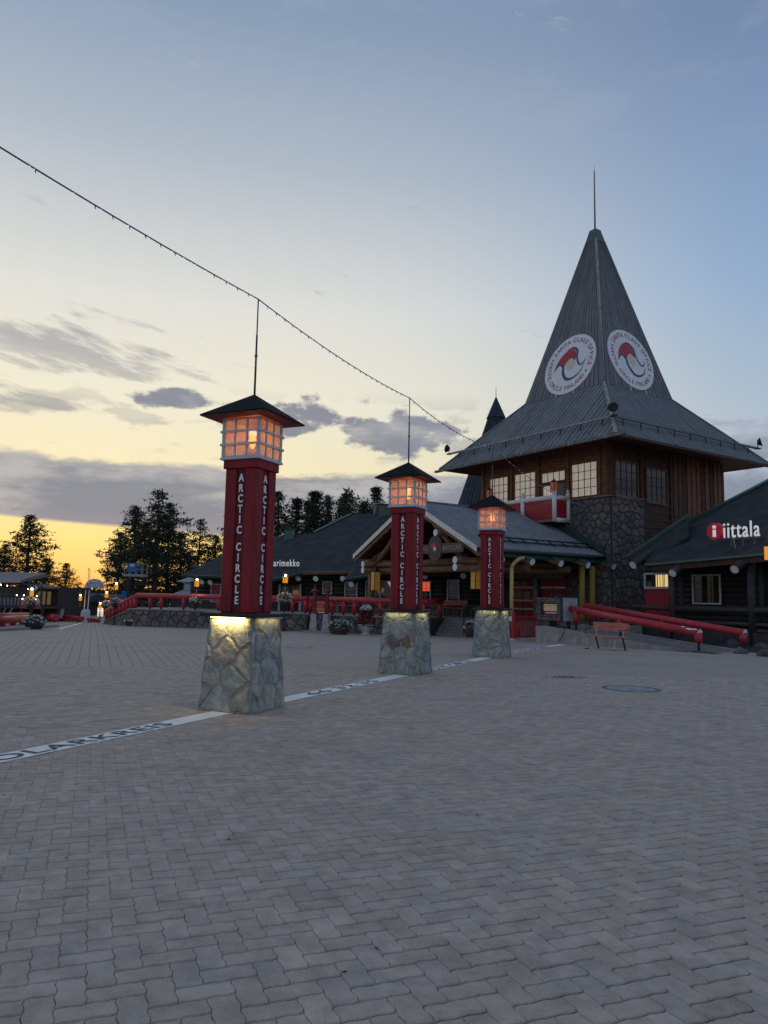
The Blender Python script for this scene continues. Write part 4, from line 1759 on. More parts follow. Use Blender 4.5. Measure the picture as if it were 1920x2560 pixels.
    # rafter tails
    for k in range(5):
        b = .92 + 1.866 * k
        top = PP(2.0, b, P_ZE - .35 + 2.0 * .32)
        end = PP(-.62, b, P_ZE - .35 - .62 * .32)
        if b < P_DB:
            ob = log(MB(), end, top, .165, 0, 1).build('rafter_tail', [m_woodlt, m_logend], t, True)
            d = (top - end).normalized()
            up = (E1.cross(d)).normalized()
            up = up if up.z > 0 else -up
            cap_ = MB()
            n = 7
            for i in range(n):
                a0, a1 = R_(10 + 160 * i / n), R_(10 + 160 * (i + 1) / n)
                r = .172
                cap_.add([end - d * .02 + E1 * math.cos(a0) * r + up * math.sin(a0) * r, end - d * .02 + E1 * math.cos(a1) * r + up * math.sin(a1) * r,
                          end + d * 1.0 + E1 * math.cos(a1) * r + up * math.sin(a1) * r, end + d * 1.0 + E1 * math.cos(a0) * r + up * math.sin(a0) * r], [(0, 1, 2, 3)])
            cap_.build('green_cover', m_greendk, ob, True)
        end2 = PP(P_SW + .55, b, P_ZE - .35 - .55 * .32)
        log(MB(), end2, PP(P_SW - 2, b, P_ZE - .35 + 2 * .32), .15, 0, 1).build('rafter_tail', [m_woodlt, m_woodlt], t, True)
    # columns
    for s, b in ((.62, 1.2), (P_SW - 1.2, .35)):
        log(MB(), PP(s, b, gh(33) if s < 5 else FLOOR - .3), PP(s, b, 2.83), .19).build('column', m_woodlt, t, True)
    for px, b in ((1455, 7.2), (1481, 7.9)):
        p = on(px, 1480, TN - E1 * (P_DB - b), -E1)
        MB().cyl((p.x, p.y, FLOOR), (p.x, p.y, 3.3), .15, n=12).build('column', m_yel, t, True)
    # drainpipe
    p = on(1279, 1450, CP0 - E0 * .35, -E0)
    q = V((p.x, p.y, 0))
    MB().tube([q + ZU * 3.45 + E1 * .75, q + ZU * 3.42 + E1 * .5, q + ZU * 3.2 + E1 * .15, q + ZU * 3.0, q + ZU * .45], .085, 10).build('drainpipe', mat('yellow_pipe', (0.42, 0.30, 0.11), 0.5, 0.1), t, True)
    # decking under the porch
    MB().prism([V((x, y, gh(36) - .1)) for x, y in ((6.3, 39.0), (3.0, 40.4), (1.5, 44.3), (7.5, 46.5), (11.1, 37.7), (8.3, 34.7), (6.6, 35.3))], ZU * (FLOOR - .012 - gh(36) + .1)).build('deck', m_gut, t)
    return t


porch = build_porch()


def build_tower_doors():
    """ground floor of the tower under the porch roof: red plank doors between grey logs"""
    NL = -E1
    m_dr = mat('red_plank_door', (0.19, 0.022, 0.018), 0.55, 0.18, 6)
    m_band = mat('cream_band', (0.42, 0.36, 0.31), 0.6, 0.1)
    for k, (xa, xb) in enumerate(((1285, 1344), (1357, 1421))):
        s0, s1 = lf(xa, 1500)[0], lf(xb, 1500)[0]
        o = LF(s0, FLOOR, .14)
        lab = ['red plank double doors with cream bands and notices, under the log porch', 'plain red plank double doors with cream bands, beside the stone pier'][k]
        t = thing('double_door', lab, 'door', o, 'red doors under the porch')
        w = (s0 - s1) / 2
        for q in range(2):
            leaf = MB().obox(LF(s0 - q * w, FLOOR, .10), -E0 * (w - .03), -E1 * .05, ZU * 2.12).build('door_leaf', m_dr, t)
            n = 6
            for r in range(n):
                MB().obox(LF(s0 - q * w - .01 - r * (w - .05) / n, FLOOR + .02, .15), -E0 * ((w - .05) / n - .012), -E1 * .018, ZU * 2.08).build('plank', m_dr, leaf)
            for z in (1.64, .92, .45):
                MB().obox(LF(s0 - q * w - .01, FLOOR + z, .168), -E0 * (w - .05), -E1 * .012, ZU * .10).build('cream_band', m_band, leaf)
            if k == 1:
                MB().ball(LF(s0 - w + (.06 if q else .10), FLOOR + 1.35, .2), .035, 8, 5).build('door_knob', m_band, leaf, True)
        if k == 0:
            for (x, z, w_, h_) in ((.16, 1.8, .5, .22), (.78, 1.72, .4, .3), (.18, 1.12, .62, .42), (.95, 1.0, .5, .45)):
                MB().obox(LF(s0 - x, FLOOR + z, .182), -E0 * w_, -E1 * .006, ZU * h_).build('notice', mat('dark_red_notice', (0.13, 0.02, 0.02), 0.4, 0.3, 14, rgb2=(0.3, 0.2, 0.18)), t)
    t = thing('grey_log_frame', 'weathered grey log cross frame round the red doors', 'log frame', LF(5, FLOOR, .2))
    mg = mat('grey_weathered_log', (0.20, 0.185, 0.17), 0.85, 0.2, 4)
    log(MB(), LF(lf(1279, 1441)[0], 2.85, .3), LF(lf(1421, 1441)[0], 2.85, .3), .15).build('lintel_log', mg, t, True)
    log(MB(), LF(lf(1351, 1460)[0], FLOOR, .36), LF(lf(1351, 1460)[0], 3.5, .36), .15).build('upright_log', mg, t, True)


build_tower_doors()


def hanging_lantern(px, py, y, label, h=.95):
    c = at(px, py, y)
    t = thing('hanging_lantern', label, 'lantern', c, 'amber lanterns hanging under the porch')
    w = .17
    a = R_(33)
    for k in range(4):
        d = V((math.cos(a + k * PI / 2), math.sin(a + k * PI / 2), 0))
        e = V((-d.y, d.x, 0))
        MB().obox(c + d * w - e * w * .92 - ZU * h / 2, e * w * 1.84, d * .01, ZU * h).build('amber_panel', m_amber, t)
        MB().box(c + d * w + e * w, .03, .03, h + .06, a).build('corner_bar', m_wood2, t)
    MB().lathe([(.34, 0), (.30, .02), (.06, .2), (.03, .26)], c + ZU * (h / 2 + .03), 4).build('cap', m_black, t)
    MB().cyl(c + ZU * (h / 2 + .2), c + ZU * (h / 2 + .62), .012, n=6).build('hanger', m_black, t)


hanging_lantern(939, 1453, 39.5, 'amber box lantern hanging from the porch next to the middle pillar')
hanging_lantern(1190, 1446, 34.2, 'amber box lantern hanging from the porch next to the gate pillar')


def build_porch_sign():
    o = PP(0, -.36, 0)
    nrm = -E1

    def g(px, py):
        p = on(px, py, o, nrm)
        return p
    c = g(1090, 1372)
    t = thing('porch_sign', 'carved brown wooden sign with round emblem on the porch gable', 'sign', c)
    ex = -E0
    m_s = mat('carved_brown_sign', (0.075, 0.045, 0.034), 0.6, 0.2, 6)
    m_l = mat('pale_carved_letter', (0.32, 0.25, 0.21), 0.6, 0.1)
    wl, wr = (g(1090, 1370) - g(985, 1370)).length, (g(1139, 1370) - g(1090, 1370)).length
    hh = .44
    MB().obox(c - ex * wl - ZU * hh / 2, ex * (wl - .3), nrm * .06, ZU * hh).build('board', m_s, t)
    MB().obox(c + ex * .3 - ZU * hh / 2, ex * (wr + .25), nrm * .06, ZU * hh).build('board', m_s, t)
    loop = [c + ex * .52 * math.cos(k * PI / 12) + ZU * .60 * math.sin(k * PI / 12) for k in range(24)]
    MB().prism(loop, nrm * .09).build('round_board', m_s, t)
    for word, x0, wd in (('JOULUPUKKI', -wl + .1, wl - .68), ('SANTA CLAUS', .56, wr - .12)):
        word_letters(word, m_l, c + ex * x0 - ZU * .11 + nrm * .064, ex, ZU, wd, .22, t, .003, .01, .06)
    emblem(t, c + nrm * .092, ex, ZU, .55, .002)


build_porch_sign()
#STAGE4

# ================================================================== TERRACE AND LONG LOG BUILDING ON THE LEFT
WL = V((-0.933, 0.359, 0)).normalized()          # along the facade, towards the left
BK = V((0.359, 0.933, 0)).normalized()           # back, away from the square
TZ = 0.55                                        # terrace level
W1 = V((0.12, 37.9, 0))                          # a point of the front wall line
FAC = V((4.9, 44.0, 0))                          # a point of the facade line


def TW(s, b, z):             # s metres left along the front wall, b metres back from it
    return W1 + WL * s + BK * b + ZU * z


def ts(px, py, b=0.0):       # s of a pixel on the vertical plane b metres behind the front wall
    p = on(px, py, W1 + BK * b, -BK)
    return (p - W1).dot(WL), p.z


FB = (FAC - W1).dot(BK)      # facade is this far behind the front wall


def build_terrace():
    rng = random.Random(31)
    fl = MB()
    s_r, s_l = -3.4, ts(330, 1524, 1.0)[0]
    poly = [TW(ts(1062, 1580)[0], .05, TZ - .12), TW(3.35, .05, TZ - .12), TW(3.35, 2.8, TZ - .12), TW(4.75, 2.8, TZ - .12), TW(4.75, 1.05, TZ - .12), TW(s_l, 1.05, TZ - .12), TW(s_l + 2.5, 3.0, TZ - .12), TW(s_l + 2, FB + 3, TZ - .12), TW(-4, FB + 3, TZ - .12), TW(-4, 2.4, TZ - .12), TW(ts(1062, 1580)[0], 2.4, TZ - .12)]
    fl.prism(poly, ZU * .12)
    te = fl.build('terrace', m_conc)
    te['kind'] = 'structure'
    te['label'] = 'raised concrete terrace before the long log building'

    def wall(label, s0, s1, b, step=.42, z1=TZ - .02):
        a, c = TW(s0, b, 0), TW(s1, b, 0)
        g = min(gh(a.y), gh(c.y)) - .05
        t = thing('stone_wall', label, 'wall', TW((s0 + s1) / 2, b, g), 'stone terrace walls')
        MB().obox(TW(s0, b, g), WL * (s1 - s0), BK * .3, ZU * (z1 - g)).build('wall_core', m_rubm, t)
        MB().obox(TW(s0 - .03, b - .05, z1), WL * (s1 - s0 + .06), BK * .4, ZU * .06).build('coping', m_conc, t)
        n = s1 - s0
        stones_on(t, TW(s1, b, 0), -WL, ZU, [(0, g + .02), (n, g + .02), (n, z1 - .02), (0, z1 - .02)], step, m_rub, rng, 0.018, 0.04, 1.25, rough=.03)
        return t
    sR = ts(1062, 1580)[0]
    wall('low rubble stone wall below the red rail, behind the planters', sR, 3.3, 0.0)
    wall('low rubble stone wall beside the narrow steps, behind the bench', 4.8, s_l, 1.0, .46)
    # sloping end wall
    p0 = TW(s_l, 1.0, 0)
    p1 = gp(263, 1560)
    d = (p1 - p0)
    d.z = 0
    n_ = V((d.y, -d.x, 0)).normalized()
    n_ = n_ if n_.y < 0 else -n_
    t = thing('stone_wall', 'rubble stone wall sloping down to the paving under the slanted rail', 'wall', p0, 'stone terrace walls')
    g0, g1 = gh(p0.y) - .05, gh(p1.y) - .05
    MB().prism([V((p0.x, p0.y, g0)), V((p1.x, p1.y, g1)), V((p1.x, p1.y, g1 + .2)), V((p0.x, p0.y, TZ))], -n_ * .3).build('wall_core', m_rubm, t)
    l = d.length
    dn = d.normalized()
    ex = -dn if (-dn).cross(ZU).dot(n_) > 0 else dn
    o = V((p1.x, p1.y, 0)) if ex.dot(dn) < 0 else V((p0.x, p0.y, 0))
    bd = [(0, g1 + .02), (l, g0 + .02), (l, TZ - .04), (0, g1 + .18)] if ex.dot(dn) < 0 else [(0, g0 + .02), (l, g1 + .02), (l, g1 + .18), (0, TZ - .04)]
    stones_on(t, o, ex, ZU, bd, .45, m_rub, rng, .018, .04, 1.2, rough=.03)
    MB().bar(V((p0.x, p0.y, TZ + .03)) - n_ * .12, V((p1.x, p1.y, g1 + .23)) - n_ * .12, .38, .06).build('coping', m_conc, t)
    # cheek wall by the wide steps
    t = thing('cheek_wall', 'dark plastered wall flanking the wide steps', 'wall', TW(sR, 1, -.3))
    MB().obox(TW(sR - .02, -.02, -.4), -WL * .3, BK * 2.4, ZU * (TZ + .39)).build('wall_core', mat('dark_plaster', (0.055, 0.042, 0.042), 0.9, 0.2, 4, 0.2), t)
    # steps
    m_step = mat('worn_grey_step', (0.20, 0.185, 0.175), 0.85, 0.18, 5, dirt=.3)
    m_step2 = mat('dark_worn_step', (0.085, 0.08, 0.08), 0.85, 0.18, 5, dirt=.3)
    def steps(label, s0, s1, b0, n, tread, mt):
        g = gh(TW(s0, b0, 0).y)
        t = thing('steps', label, 'steps', TW((s0 + s1) / 2, b0, g), 'steps up to the terrace')
        for k in range(n):
            z = g + (TZ - g) * (k + 1) / n
            MB().obox(TW(s0, b0 + k * tread, g - .05), WL * (s1 - s0), BK * (tread * (n - k) + .02), ZU * (z - g + .05 - .0005 * k)).build('step', mt, t)
        return t
    steps('wide grey steps with a black handrail leading up to the porch', sR - .32 - 3.3, sR - .32, .75, 6, .31, m_step)
    steps('narrow dark steps between the stone walls, beside the red board', 3.42, 4.72, 1.35, 6, .30, m_step2)
    # black handrail in the middle of the wide steps
    t = thing('handrail', 'black metal handrail on the wide steps', 'handrail', TW(sR - 1.6, .9, -.3))
    sh = sR - 1.75
    a, c = TW(sh, .8, gh(38.6)), TW(sh - .0, 2.6, TZ)
    c2 = c + BK * .0
    MB().cyl(a, a + ZU * 1.25, .028, n=8).build('post', m_black, t, True)
    MB().cyl(c2, c2 + ZU * 1.15, .028, n=8).build('post', m_black, t, True)
    for dz in (1.15, .85):
        MB().cyl(a + ZU * dz, c2 + ZU * (dz), .022, n=8).build('rail', m_black, t, True)
    return sR, s_l, p0, p1


sR, s_l, wall_p0, wall_p1 = build_terrace()


def log_railing(label, pts, posts, r=.15, name='log_railing', group='red log railings', stub=.1, endcap=True, mt=None):
    """pts: rail centre line points; posts: list of (point on rail, ground z)"""
    t = thing(name, label, 'railing', V((pts[0].x, pts[0].y, pts[0].z - .8)), group)
    mt = mt or m_redrail
    for a, b in zip(pts[:-1], pts[1:]):
        MB().cyl(a, b, r, r * .98, 14, True, 0, 1 if endcap else 0).build('rail_log', [mt, m_logend if endcap else mt], t, True)
        if not endcap:
            pass
    for p in pts[1:-1]:
        MB().ball(p, r * 1.01, 12, 8).build('rail_joint', mt, t, True)
    for p, g in posts:
        MB().cyl((p.x, p.y, g + stub), (p.x, p.y, p.z), r * .80, n=12).build('post', mt, t, True)
        if stub:
            MB().cyl((p.x, p.y, g), (p.x, p.y, g + stub + .01), r * .38, n=8).build('post_foot', m_black, t, True)
    return t


def terrace_rails():
    z = TZ + .82
    # front rail on the terrace wall
    a, b, c = TW(3.2, .22, z), TW(sR - .0, .22, z), TW(sR - .2, 2.2, z)
    posts = [(TW(s, .22, z), TZ + .04) for s in (3.0, 2.35, 1.75, .3, -1.0, sR + .15)] + [(TW(sR - .18, 2.0, z), TZ)]
    log_railing('red log railing on the stone wall above the planters', [a, b, c], posts, endcap=False)
    # left rail with slanted end
    q0, q1 = TW(4.9, 1.2, z), TW(s_l - .2, 1.2, z)
    pe = V((wall_p1.x, wall_p1.y, gh(wall_p1.y) + .82))
    posts = []
    n = 15
    for k in range(n):
        s = 5.05 + (s_l - 5.4) * k / (n - 1)
        if k % 3 != 2:
            posts.append((TW(s, 1.2, z), TZ + .04))
    m_ = 9
    for k in range(m_):
        f = (k + .6) / m_
        p = q1.lerp(pe, f)
        gg = TZ + (gh(wall_p1.y) + .2 - TZ) * f
        posts.append((p, gg))
    log_railing('red log railing slanting down at its far end, above the stone wall with the bench', [q0, q1, pe], posts, endcap=False)
    p0, p1 = TW(4.85, 1.2, z), TW(4.85, 3.0, z)
    log_railing('short red log railing at the top of the narrow steps', [p0, p1], [(TW(4.85, 1.35, z), TZ), (TW(4.85, 2.0, z), TZ), (TW(4.85, 2.8, z), TZ)], endcap=False)


terrace_rails()


def FW(s, z, out=0.0):        # facade: s metres left of FAC
    return FAC + WL * s + ZU * z - BK * out


def fs(px, py, out=0.0):
    p = on(px, py, FAC - BK * out, -BK)
    return (p - FAC).dot(WL), p.z


def build_left_house():
    rng = random.Random(41)
    sL = fs(478, 1470)[0]
    t = thing('log_house', 'long black log house with dark felt roof behind the terrace', 'building', FW(9, TZ))
    ztop = 3.25
    zp = 1.12
    MB().obox(FW(-.9, 0, -.16), WL * (sL + .9), BK * 7.5, ZU * ztop).build('inner_wall', m_logblk, t)
    ops = []
    def op(x0, x1, y0, y1):
        a, zb = fs(x1, y1)
        b, zt = fs(x0, y0)
        ops.append((a, b, zb, zt))
        return a, b, zb, zt
    trim = m_trim
    wins = [(op(1058, 1076, 1455, 1503), 2, 3), (op(1122, 1147, 1452, 1508), 2, 3), (op(919, 951, 1454, 1501), 2, 3), (op(954, 985, 1454, 1501), 2, 3), (op(867, 893, 1458, 1501), 2, 3), (op(812, 830, 1456, 1483), 1, 1), (op(533, 553, 1462, 1503), 1, 1)]
    d = op(703, 753, 1462, 1522)
    # log courses cut round the openings
    r = .135
    z = zp + r
    while z < ztop + .1:
        cuts = sorted([(a - .12, b + .12) for a, b, zb, zt in ops if zb - .1 < z < zt + .1])
        x = -.9
        for a, b in cuts + [(sL, sL)]:
            if a - x > .1:
                MB().cyl(FW(x, z, .0), FW(a, z, .0), r, r, 10).build('wall_log', m_logblk, t, True)
            x = max(x, b)
        z += r * 1.9
    # stone plinth
    pl = MB().obox(FW(-.9, TZ - .05, .12), WL * (sL + .9), BK * .2, ZU * (zp - TZ + .05)).build('plinth', m_rubm, t)
    stones_on(pl, FW(fs(745, 1520)[0], 0, .12), -WL, ZU, [(0, TZ), (fs(745, 1520)[0] + .9, TZ), (fs(745, 1520)[0] + .9, zp - .02), (0, zp - .02)], .42, m_rub, rng, .016, .035, 1.3, rough=.03)
    MB().obox(FW(-.9, zp - .01, .2), WL * (sL + .9), BK * .25, ZU * .05).build('plinth_cap', m_conc, t)
    m_redcurt = mat('red_lit_curtain', (0.5, 0.05, 0.03), 0.7, 0.5, 16, emit=(1.0, 0.12, 0.05), estr=.55, rgb2=(0.25, 0.02, 0.02))
    m_pink = mat('magenta_poster', (0.22, 0.03, 0.06), 0.5, 0.6, 9, rgb2=(0.02, 0.02, 0.03))
    for k, ((a, b, zb, zt), c, rr) in enumerate(wins):
        gm = m_glassdk
        w_ = window(t, FW(b, zb, .10), -WL, b - a, zt - zb, c, rr, m_pink if k == 6 else gm, trim, trim, .08, .07, mw=.022)
        if k == 0:
            MB().obox(FW(b, zb + (zt - zb) * .52, .108), -WL * (b - a), -BK * .004, ZU * (zt - zb) * .48).build('lit_display', m_redcurt, w_)
        if k == 1:
            MB().obox(FW(b, zb - .12, .19), -WL * (b - a), -BK * .01, ZU * .26).build('notice_board', m_white, w_)
            mesh_at(text_mesh('MATK', .2, .004), 'lettering', m_black, FW(b - .42, zb + .01, .203), -WL, ZU, w_, True)
        if k == 3:
            MB().add([FW(b - .4, zt, .112), FW(a, zt, .112), FW(a, zt - .7, .112)], [(0, 1, 2)]).build('curtain', m_curt, w_)
    # entrance
    a, b, zb, zt = d
    dr = MB().obox(FW(b, TZ, .12), -WL * (b - a), BK * .08, ZU * (zt - TZ)).build('entrance', mat('dark_door_frame', (0.05, 0.052, 0.055), .5, .1), t)
    for q in range(2):
        MB().obox(FW(b - .12 - q * (b - a) / 2, TZ + .1, .13), -WL * ((b - a) / 2 - .2), -BK * .015, ZU * (zt - TZ - .25)).build('glass_door', m_glassdk, dr)
    for x in (a, b):
        MB().obox(FW(x + .06, TZ, .22), -WL * .12, BK * .1, ZU * (zt - TZ + .05)).build('door_post', trim, dr)
    # ---- roof on one slope plane
    ev = FW(0, 3.13, 1.5)
    pit = R_(27)
    up = BK * math.cos(pit) + ZU * math.sin(pit)
    nrm = (-BK * math.sin(pit) + ZU * math.cos(pit)).normalized()
    R = lambda px, py: on(px, py, ev, nrm)
    edge = [(455, 1437), (555, 1441), (640, 1451), (690, 1447), (757, 1431), (882, 1428), (859, 1450), (961, 1431), (1035, 1424), (1125, 1420)]
    top = [(1150, 1300), (1015, 1279), (877, 1287), (785, 1333), (690, 1342), (600, 1352), (548, 1391)]
    pe = [R(*q) for q in edge]
    pt = [R(*q) for q in top]
    rf_ = MB().prism(pe + pt, -nrm * .12)
    # far slope
    rb = []
    for p in pt:
        rb.append(V((p.x, p.y, 0)) + BK * 5.5 + ZU * 2.9)
    n = len(pt)
    rf_.add(pt + rb, [(i, i + 1, n + i + 1, n + i) for i in range(n - 1)])
    roof = rf_.build('roof', m_felt, t)
    MB().bar(R(785, 1332) + nrm * .05, R(877, 1287) + nrm * .05, .22, .08, nrm).build('green_verge', m_cap, roof)
    for k in range(len(pe) - 1):
        mt = m_woodlt if k in (4,) else m_greendk
        MB().bar(pe[k] - nrm * .07, pe[k + 1] - nrm * .07, .06, .17, nrm).build('eave_board', mt, roof)
    # soffit
    MB().add([FW(-.9, 3.0, .0), FW(sL + .4, 3.0, .0), FW(sL + .4, 3.0, 1.4), FW(-.9, 3.0, 1.4)], [(0, 1, 2, 3)]).build('soffit', m_logblk, roof)
    for (px, py) in ((745, 1446), (789, 1447), (857, 1447), (878, 1461), (1062, 1441), (1158, 1440), (504, 1455), (478, 1447), (525, 1456), (640, 1458)):
        p = on(px, py, FAC - BK * 1.55, -BK)
        d_ = (BK * math.cos(R_(24)) + ZU * math.sin(R_(24)))
        log(MB(), p, p + d_ * 2.0, .18, 0, 1).build('rafter_tail', [m_logblk, m_logend], t, True)
    # vents and chimney on the roof
    for k, (px, py, w_, h_) in enumerate(((723, 1344, .62, .55), (962, 1284, .85, .6))):
        p = R(px, py)
        c = MB().box(p + ZU * (h_ / 2 - .15), w_, w_, h_ + .3, math.atan2(WL.y, WL.x) + .35).build('roof_vent', m_cap, roof)
        MB().box(p + ZU * (h_ + .03), w_ + .16, w_ + .16, .06, math.atan2(WL.y, WL.x) + .35).build('vent_cap', m_black, c)
    p = R(938, 1284) + BK * .6
    c = MB().box(p + ZU * .25, .6, .6, 1.0, .3).build('chimney', m_rub[2], roof)
    MB().box(p + ZU * .78, .7, .7, .06, .3).build('chimney_cap', m_frame, c)
    # roof sign
    sp = R(712, 1424)
    t2 = thing('roof_sign', 'white letter shop sign standing on the dark felt roof', 'sign', sp)
    cz = on(710, 1408, sp, -BK)
    width = (on(748, 1405, sp, -BK) - on(672, 1409, sp, -BK)).length
    word_letters('marimekko', mat('lit_white_letter', (0.8, 0.8, 0.82), .4, .03, emit=(1, 1, 1), estr=.22), cz + WL * width / 2 - ZU * .20, -WL, ZU, width, .43, t2, .0, .02, .10)
    MB().bar(cz + WL * width * .48 - ZU * .26 + BK * .06, cz - WL * width * .48 - ZU * .26 + BK * .06, .04, .04).build('support_bar', m_black, t2)
    for q in (-.35, .02, .4):
        p = cz + WL * width * q - ZU * .26 + BK * .06
        MB().bar(p, p + BK * .5 - ZU * .12, .035, .035).bar(p, p - ZU * .33, .035, .035).build('strut', m_black, t2)
    return t


build_left_house()


# ------------------------------------------------------------------ benches
def bench_proto():
    t = proto('park_bench', '-', 'bench', 'red park benches')
    mb = mat('bench_red_plank', (0.60, 0.15, 0.12), 0.5, 0.12, 5, dirt=.2)
    ml = mat('bench_leg', (0.32, 0.29, 0.25), 0.5, 0.2, 5)
    L_ = 1.55
    for k in range(3):
        MB().obox((-L_ / 2, -.22 + k * .145, .43), (L_, 0, 0), (0, .135, 0), (0, 0, .035)).build('seat_plank', mb, t, bevel=.006)
    for k in range(2):
        z = .60 + k * .15
        y = .245 + k * .03
        MB().obox((-L_ / 2, y, z), (L_, 0, 0), (0, .03, .006), (0, -.026, .135)).build('back_plank', mb, t, bevel=.006)
    for x in (-.58, .58):
        MB().bar((x, -.17, .43), (x, -.26, 0), .04, .035).build('front_leg', ml, t)
        MB().bar((x, .16, .43), (x, .30, 0), .04, .035).build('rear_leg', m_black, t)
        MB().bar((x, .18, .43), (x, .30, .86), .04, .02).build('back_support', ml, t)
        MB().bar((x, -.24, .425), (x, .2, .425), .04, .02).build('seat_support', m_black, t)
        ar = MB().tube([V((x * 1.28, -.15, .44)), V((x * 1.28, -.15, .66)), V((x * 1.28, .27, .68))], .012, 6)
        ar.build('armrest', m_black, t, True)
        MB().box((x, -.27, .01), .09, .12, .02).build('foot', m_black, t)
    return t


bench0 = bench_proto()
used_bench = [False]


def bench(loc, ang, label):
    o = bench0 if not used_bench[0] else copy_tree(bench0)
    used_bench[0] = True
    put(o, loc, ang)
    o['label'] = label
    return o


RD = (gp(1740, 1632) - gp(1355, 1607))
RD.z = 0
RD.normalize()                                   # along the ramp, coming towards the camera
aR = math.atan2(RD.y, RD.x)
bc = (gp(1462, 1621) + gp(1545, 1628)) / 2 + V((-RD.y, RD.x, 0)) * .22
bench(V((bc.x, bc.y, gh(bc.y))), aR, 'red plank bench standing before the concrete ramp wall')
aF = math.atan2(-WL.y, -WL.x)
p = gp(428, 1567)
bench(V((p.x, p.y, gh(p.y))) + BK * .12, aF, 'red plank bench on the paving before the stone wall under the slanting rail')
p = on(1133, 1545, FAC - BK * .75, -BK)
bench(V((p.x, p.y, TZ)), aF, 'red plank bench on the terrace under the log house window, beside the wide steps')
p = on(868, 1545, FAC - BK * .75, -BK)
bench(V((p.x, p.y, TZ)), aF, 'red plank bench on the terrace behind the red rail and the flowering vase')


# ================================================================== RAMP, GATE, KIOSK ON THE RIGHT
RN = V((-RD.y, RD.x, 0))
RN = RN if RN.y > 0 else -RN                      # back, away from the square


def build_ramp():
    A, B = gp(1355, 1607), gp(1760, 1633)
    A.z = B.z = 0
    za = TZ
    wd = 2.1
    l = (B - A).length
    t = thing('ramp', 'pale concrete wheelchair ramp with stained side wall', 'ramp', A)
    k = 14
    vs = []
    for i in range(k + 1):
        f = i / k
        p = A + (B - A) * f
        z = gh(p.y) + (za - gh(A.y)) * (1 - f) ** 1.15
        vs.append((p, z))
    mb = MB()
    loop = [V((p.x, p.y, z)) for p, z in vs] + [V((p.x, p.y, gh(p.y) - .05)) for p, z in vs[::-1]]
    mb.prism(loop, RN * .18)
    mb.build('side_wall', m_conc, t)
    sf = MB()
    for (p, z), (q, w) in zip(vs[:-1], vs[1:]):
        sf.add([V((p.x, p.y, z - .02)) + RN * .18, V((q.x, q.y, w - .02)) + RN * .18, V((q.x, q.y, w - .02)) + RN * wd, V((p.x, p.y, z - .02)) + RN * wd], [(0, 1, 2, 3)])
    sf.build('ramp_surface', mat('ramp_tarmac', (0.15, 0.14, 0.14), .9, .15, 3, .3), t)
    mb = MB()
    loop = [V((p.x, p.y, z + .05)) + RN * wd for p, z in vs] + [V((p.x, p.y, gh(p.y) - .05)) + RN * wd for p, z in vs[::-1]]
    mb.prism(loop, RN * .15)
    mb.build('kerb', m_conc, t)
    MB().obox(A - RD * .02 + ZU * (gh(A.y) - .05), RN * 6, -RD * .35, ZU * (za - gh(A.y) + .02)).build('landing', m_conc, t)
    # cable stain
    c0 = on(1412, 1566, A, -RN)
    pts = [on(x, y, A - RN * .012, -RN) for x, y in ((1417, 1553), (1414, 1566), (1410, 1580), (1404, 1592), (1395, 1604))]
    MB().tube(pts, .012, 5).build('cable', m_black, t)
    # railings
    for k, (gx, gy, e0, e1, posts, lab) in enumerate((
            (1746, 1629, (1415, 1519), (1750, 1583), ((1440, 1525), (1551, 1545), (1746, 1580)), 'thick red log handrail with chipped paint near its white end, by the ramp wall'),
            (1857, 1628, (1462, 1514), (1863, 1583), ((1475, 1517), (1658, 1550), (1858, 1580)), 'thick red log handrail on the far side of the ramp, by the rocks'))):
        g = gp(gx, gy)
        n = -RN
        a, b = on(*e0, g, n), on(*e1, g, n)
        t2 = thing('ramp_handrail', lab, 'handrail', V((b.x, b.y, gh(b.y))), 'red ramp handrails')
        MB().cyl(a, b, .125, .132, 18, True, 0, 1).build('rail_log', [m_redrail, m_logend], t2, True)
        MB().ball(a, .125, 14, 8).build('rail_end', m_redrail, t2, True)
        for q in posts:
            p = on(*q, g, n)
            f = max(0, min(1, ((p - A).dot(RD)) / l))
            zz = gh(p.y) + (za - gh(A.y)) * (1 - f) ** 1.15 * .97
            MB().cyl((p.x, p.y, zz + .26 if zz > .2 else zz + .24), (p.x, p.y, p.z - .02), .125, n=14).build('post', m_redrail, t2, True)
            MB().cyl((p.x, p.y, zz - .1), (p.x, p.y, zz + .3), .045, n=8).build('post_foot', m_black, t2, True)
        if k == 0:
            d = (b - a).normalized()
            for (f, w, ang) in ((.35, .2, .7), (.62, .12, 1.1), (.16, .12, .9)):
                c = b - d * f
                sd = d.cross(ZU).normalized()
                up = sd.cross(d)
                nn = (up * math.sin(ang) - sd * math.cos(ang)).normalized()
                nn = nn if nn.dot(CAM - c) > 0 else (up * math.sin(ang) + sd * math.cos(ang)).normalized()
                tt = nn.cross(d)
                MB().poly([c + nn * .134 + d * w * math.cos(q * PI / 4) * random.uniform(.5, 1) + tt * .035 * math.sin(q * PI / 4) for q in range(8)]).build('paint_chip', m_logend, t2)
    # rocks and weeds beside the ramp
    return A, B


rampA, rampB = build_ramp()


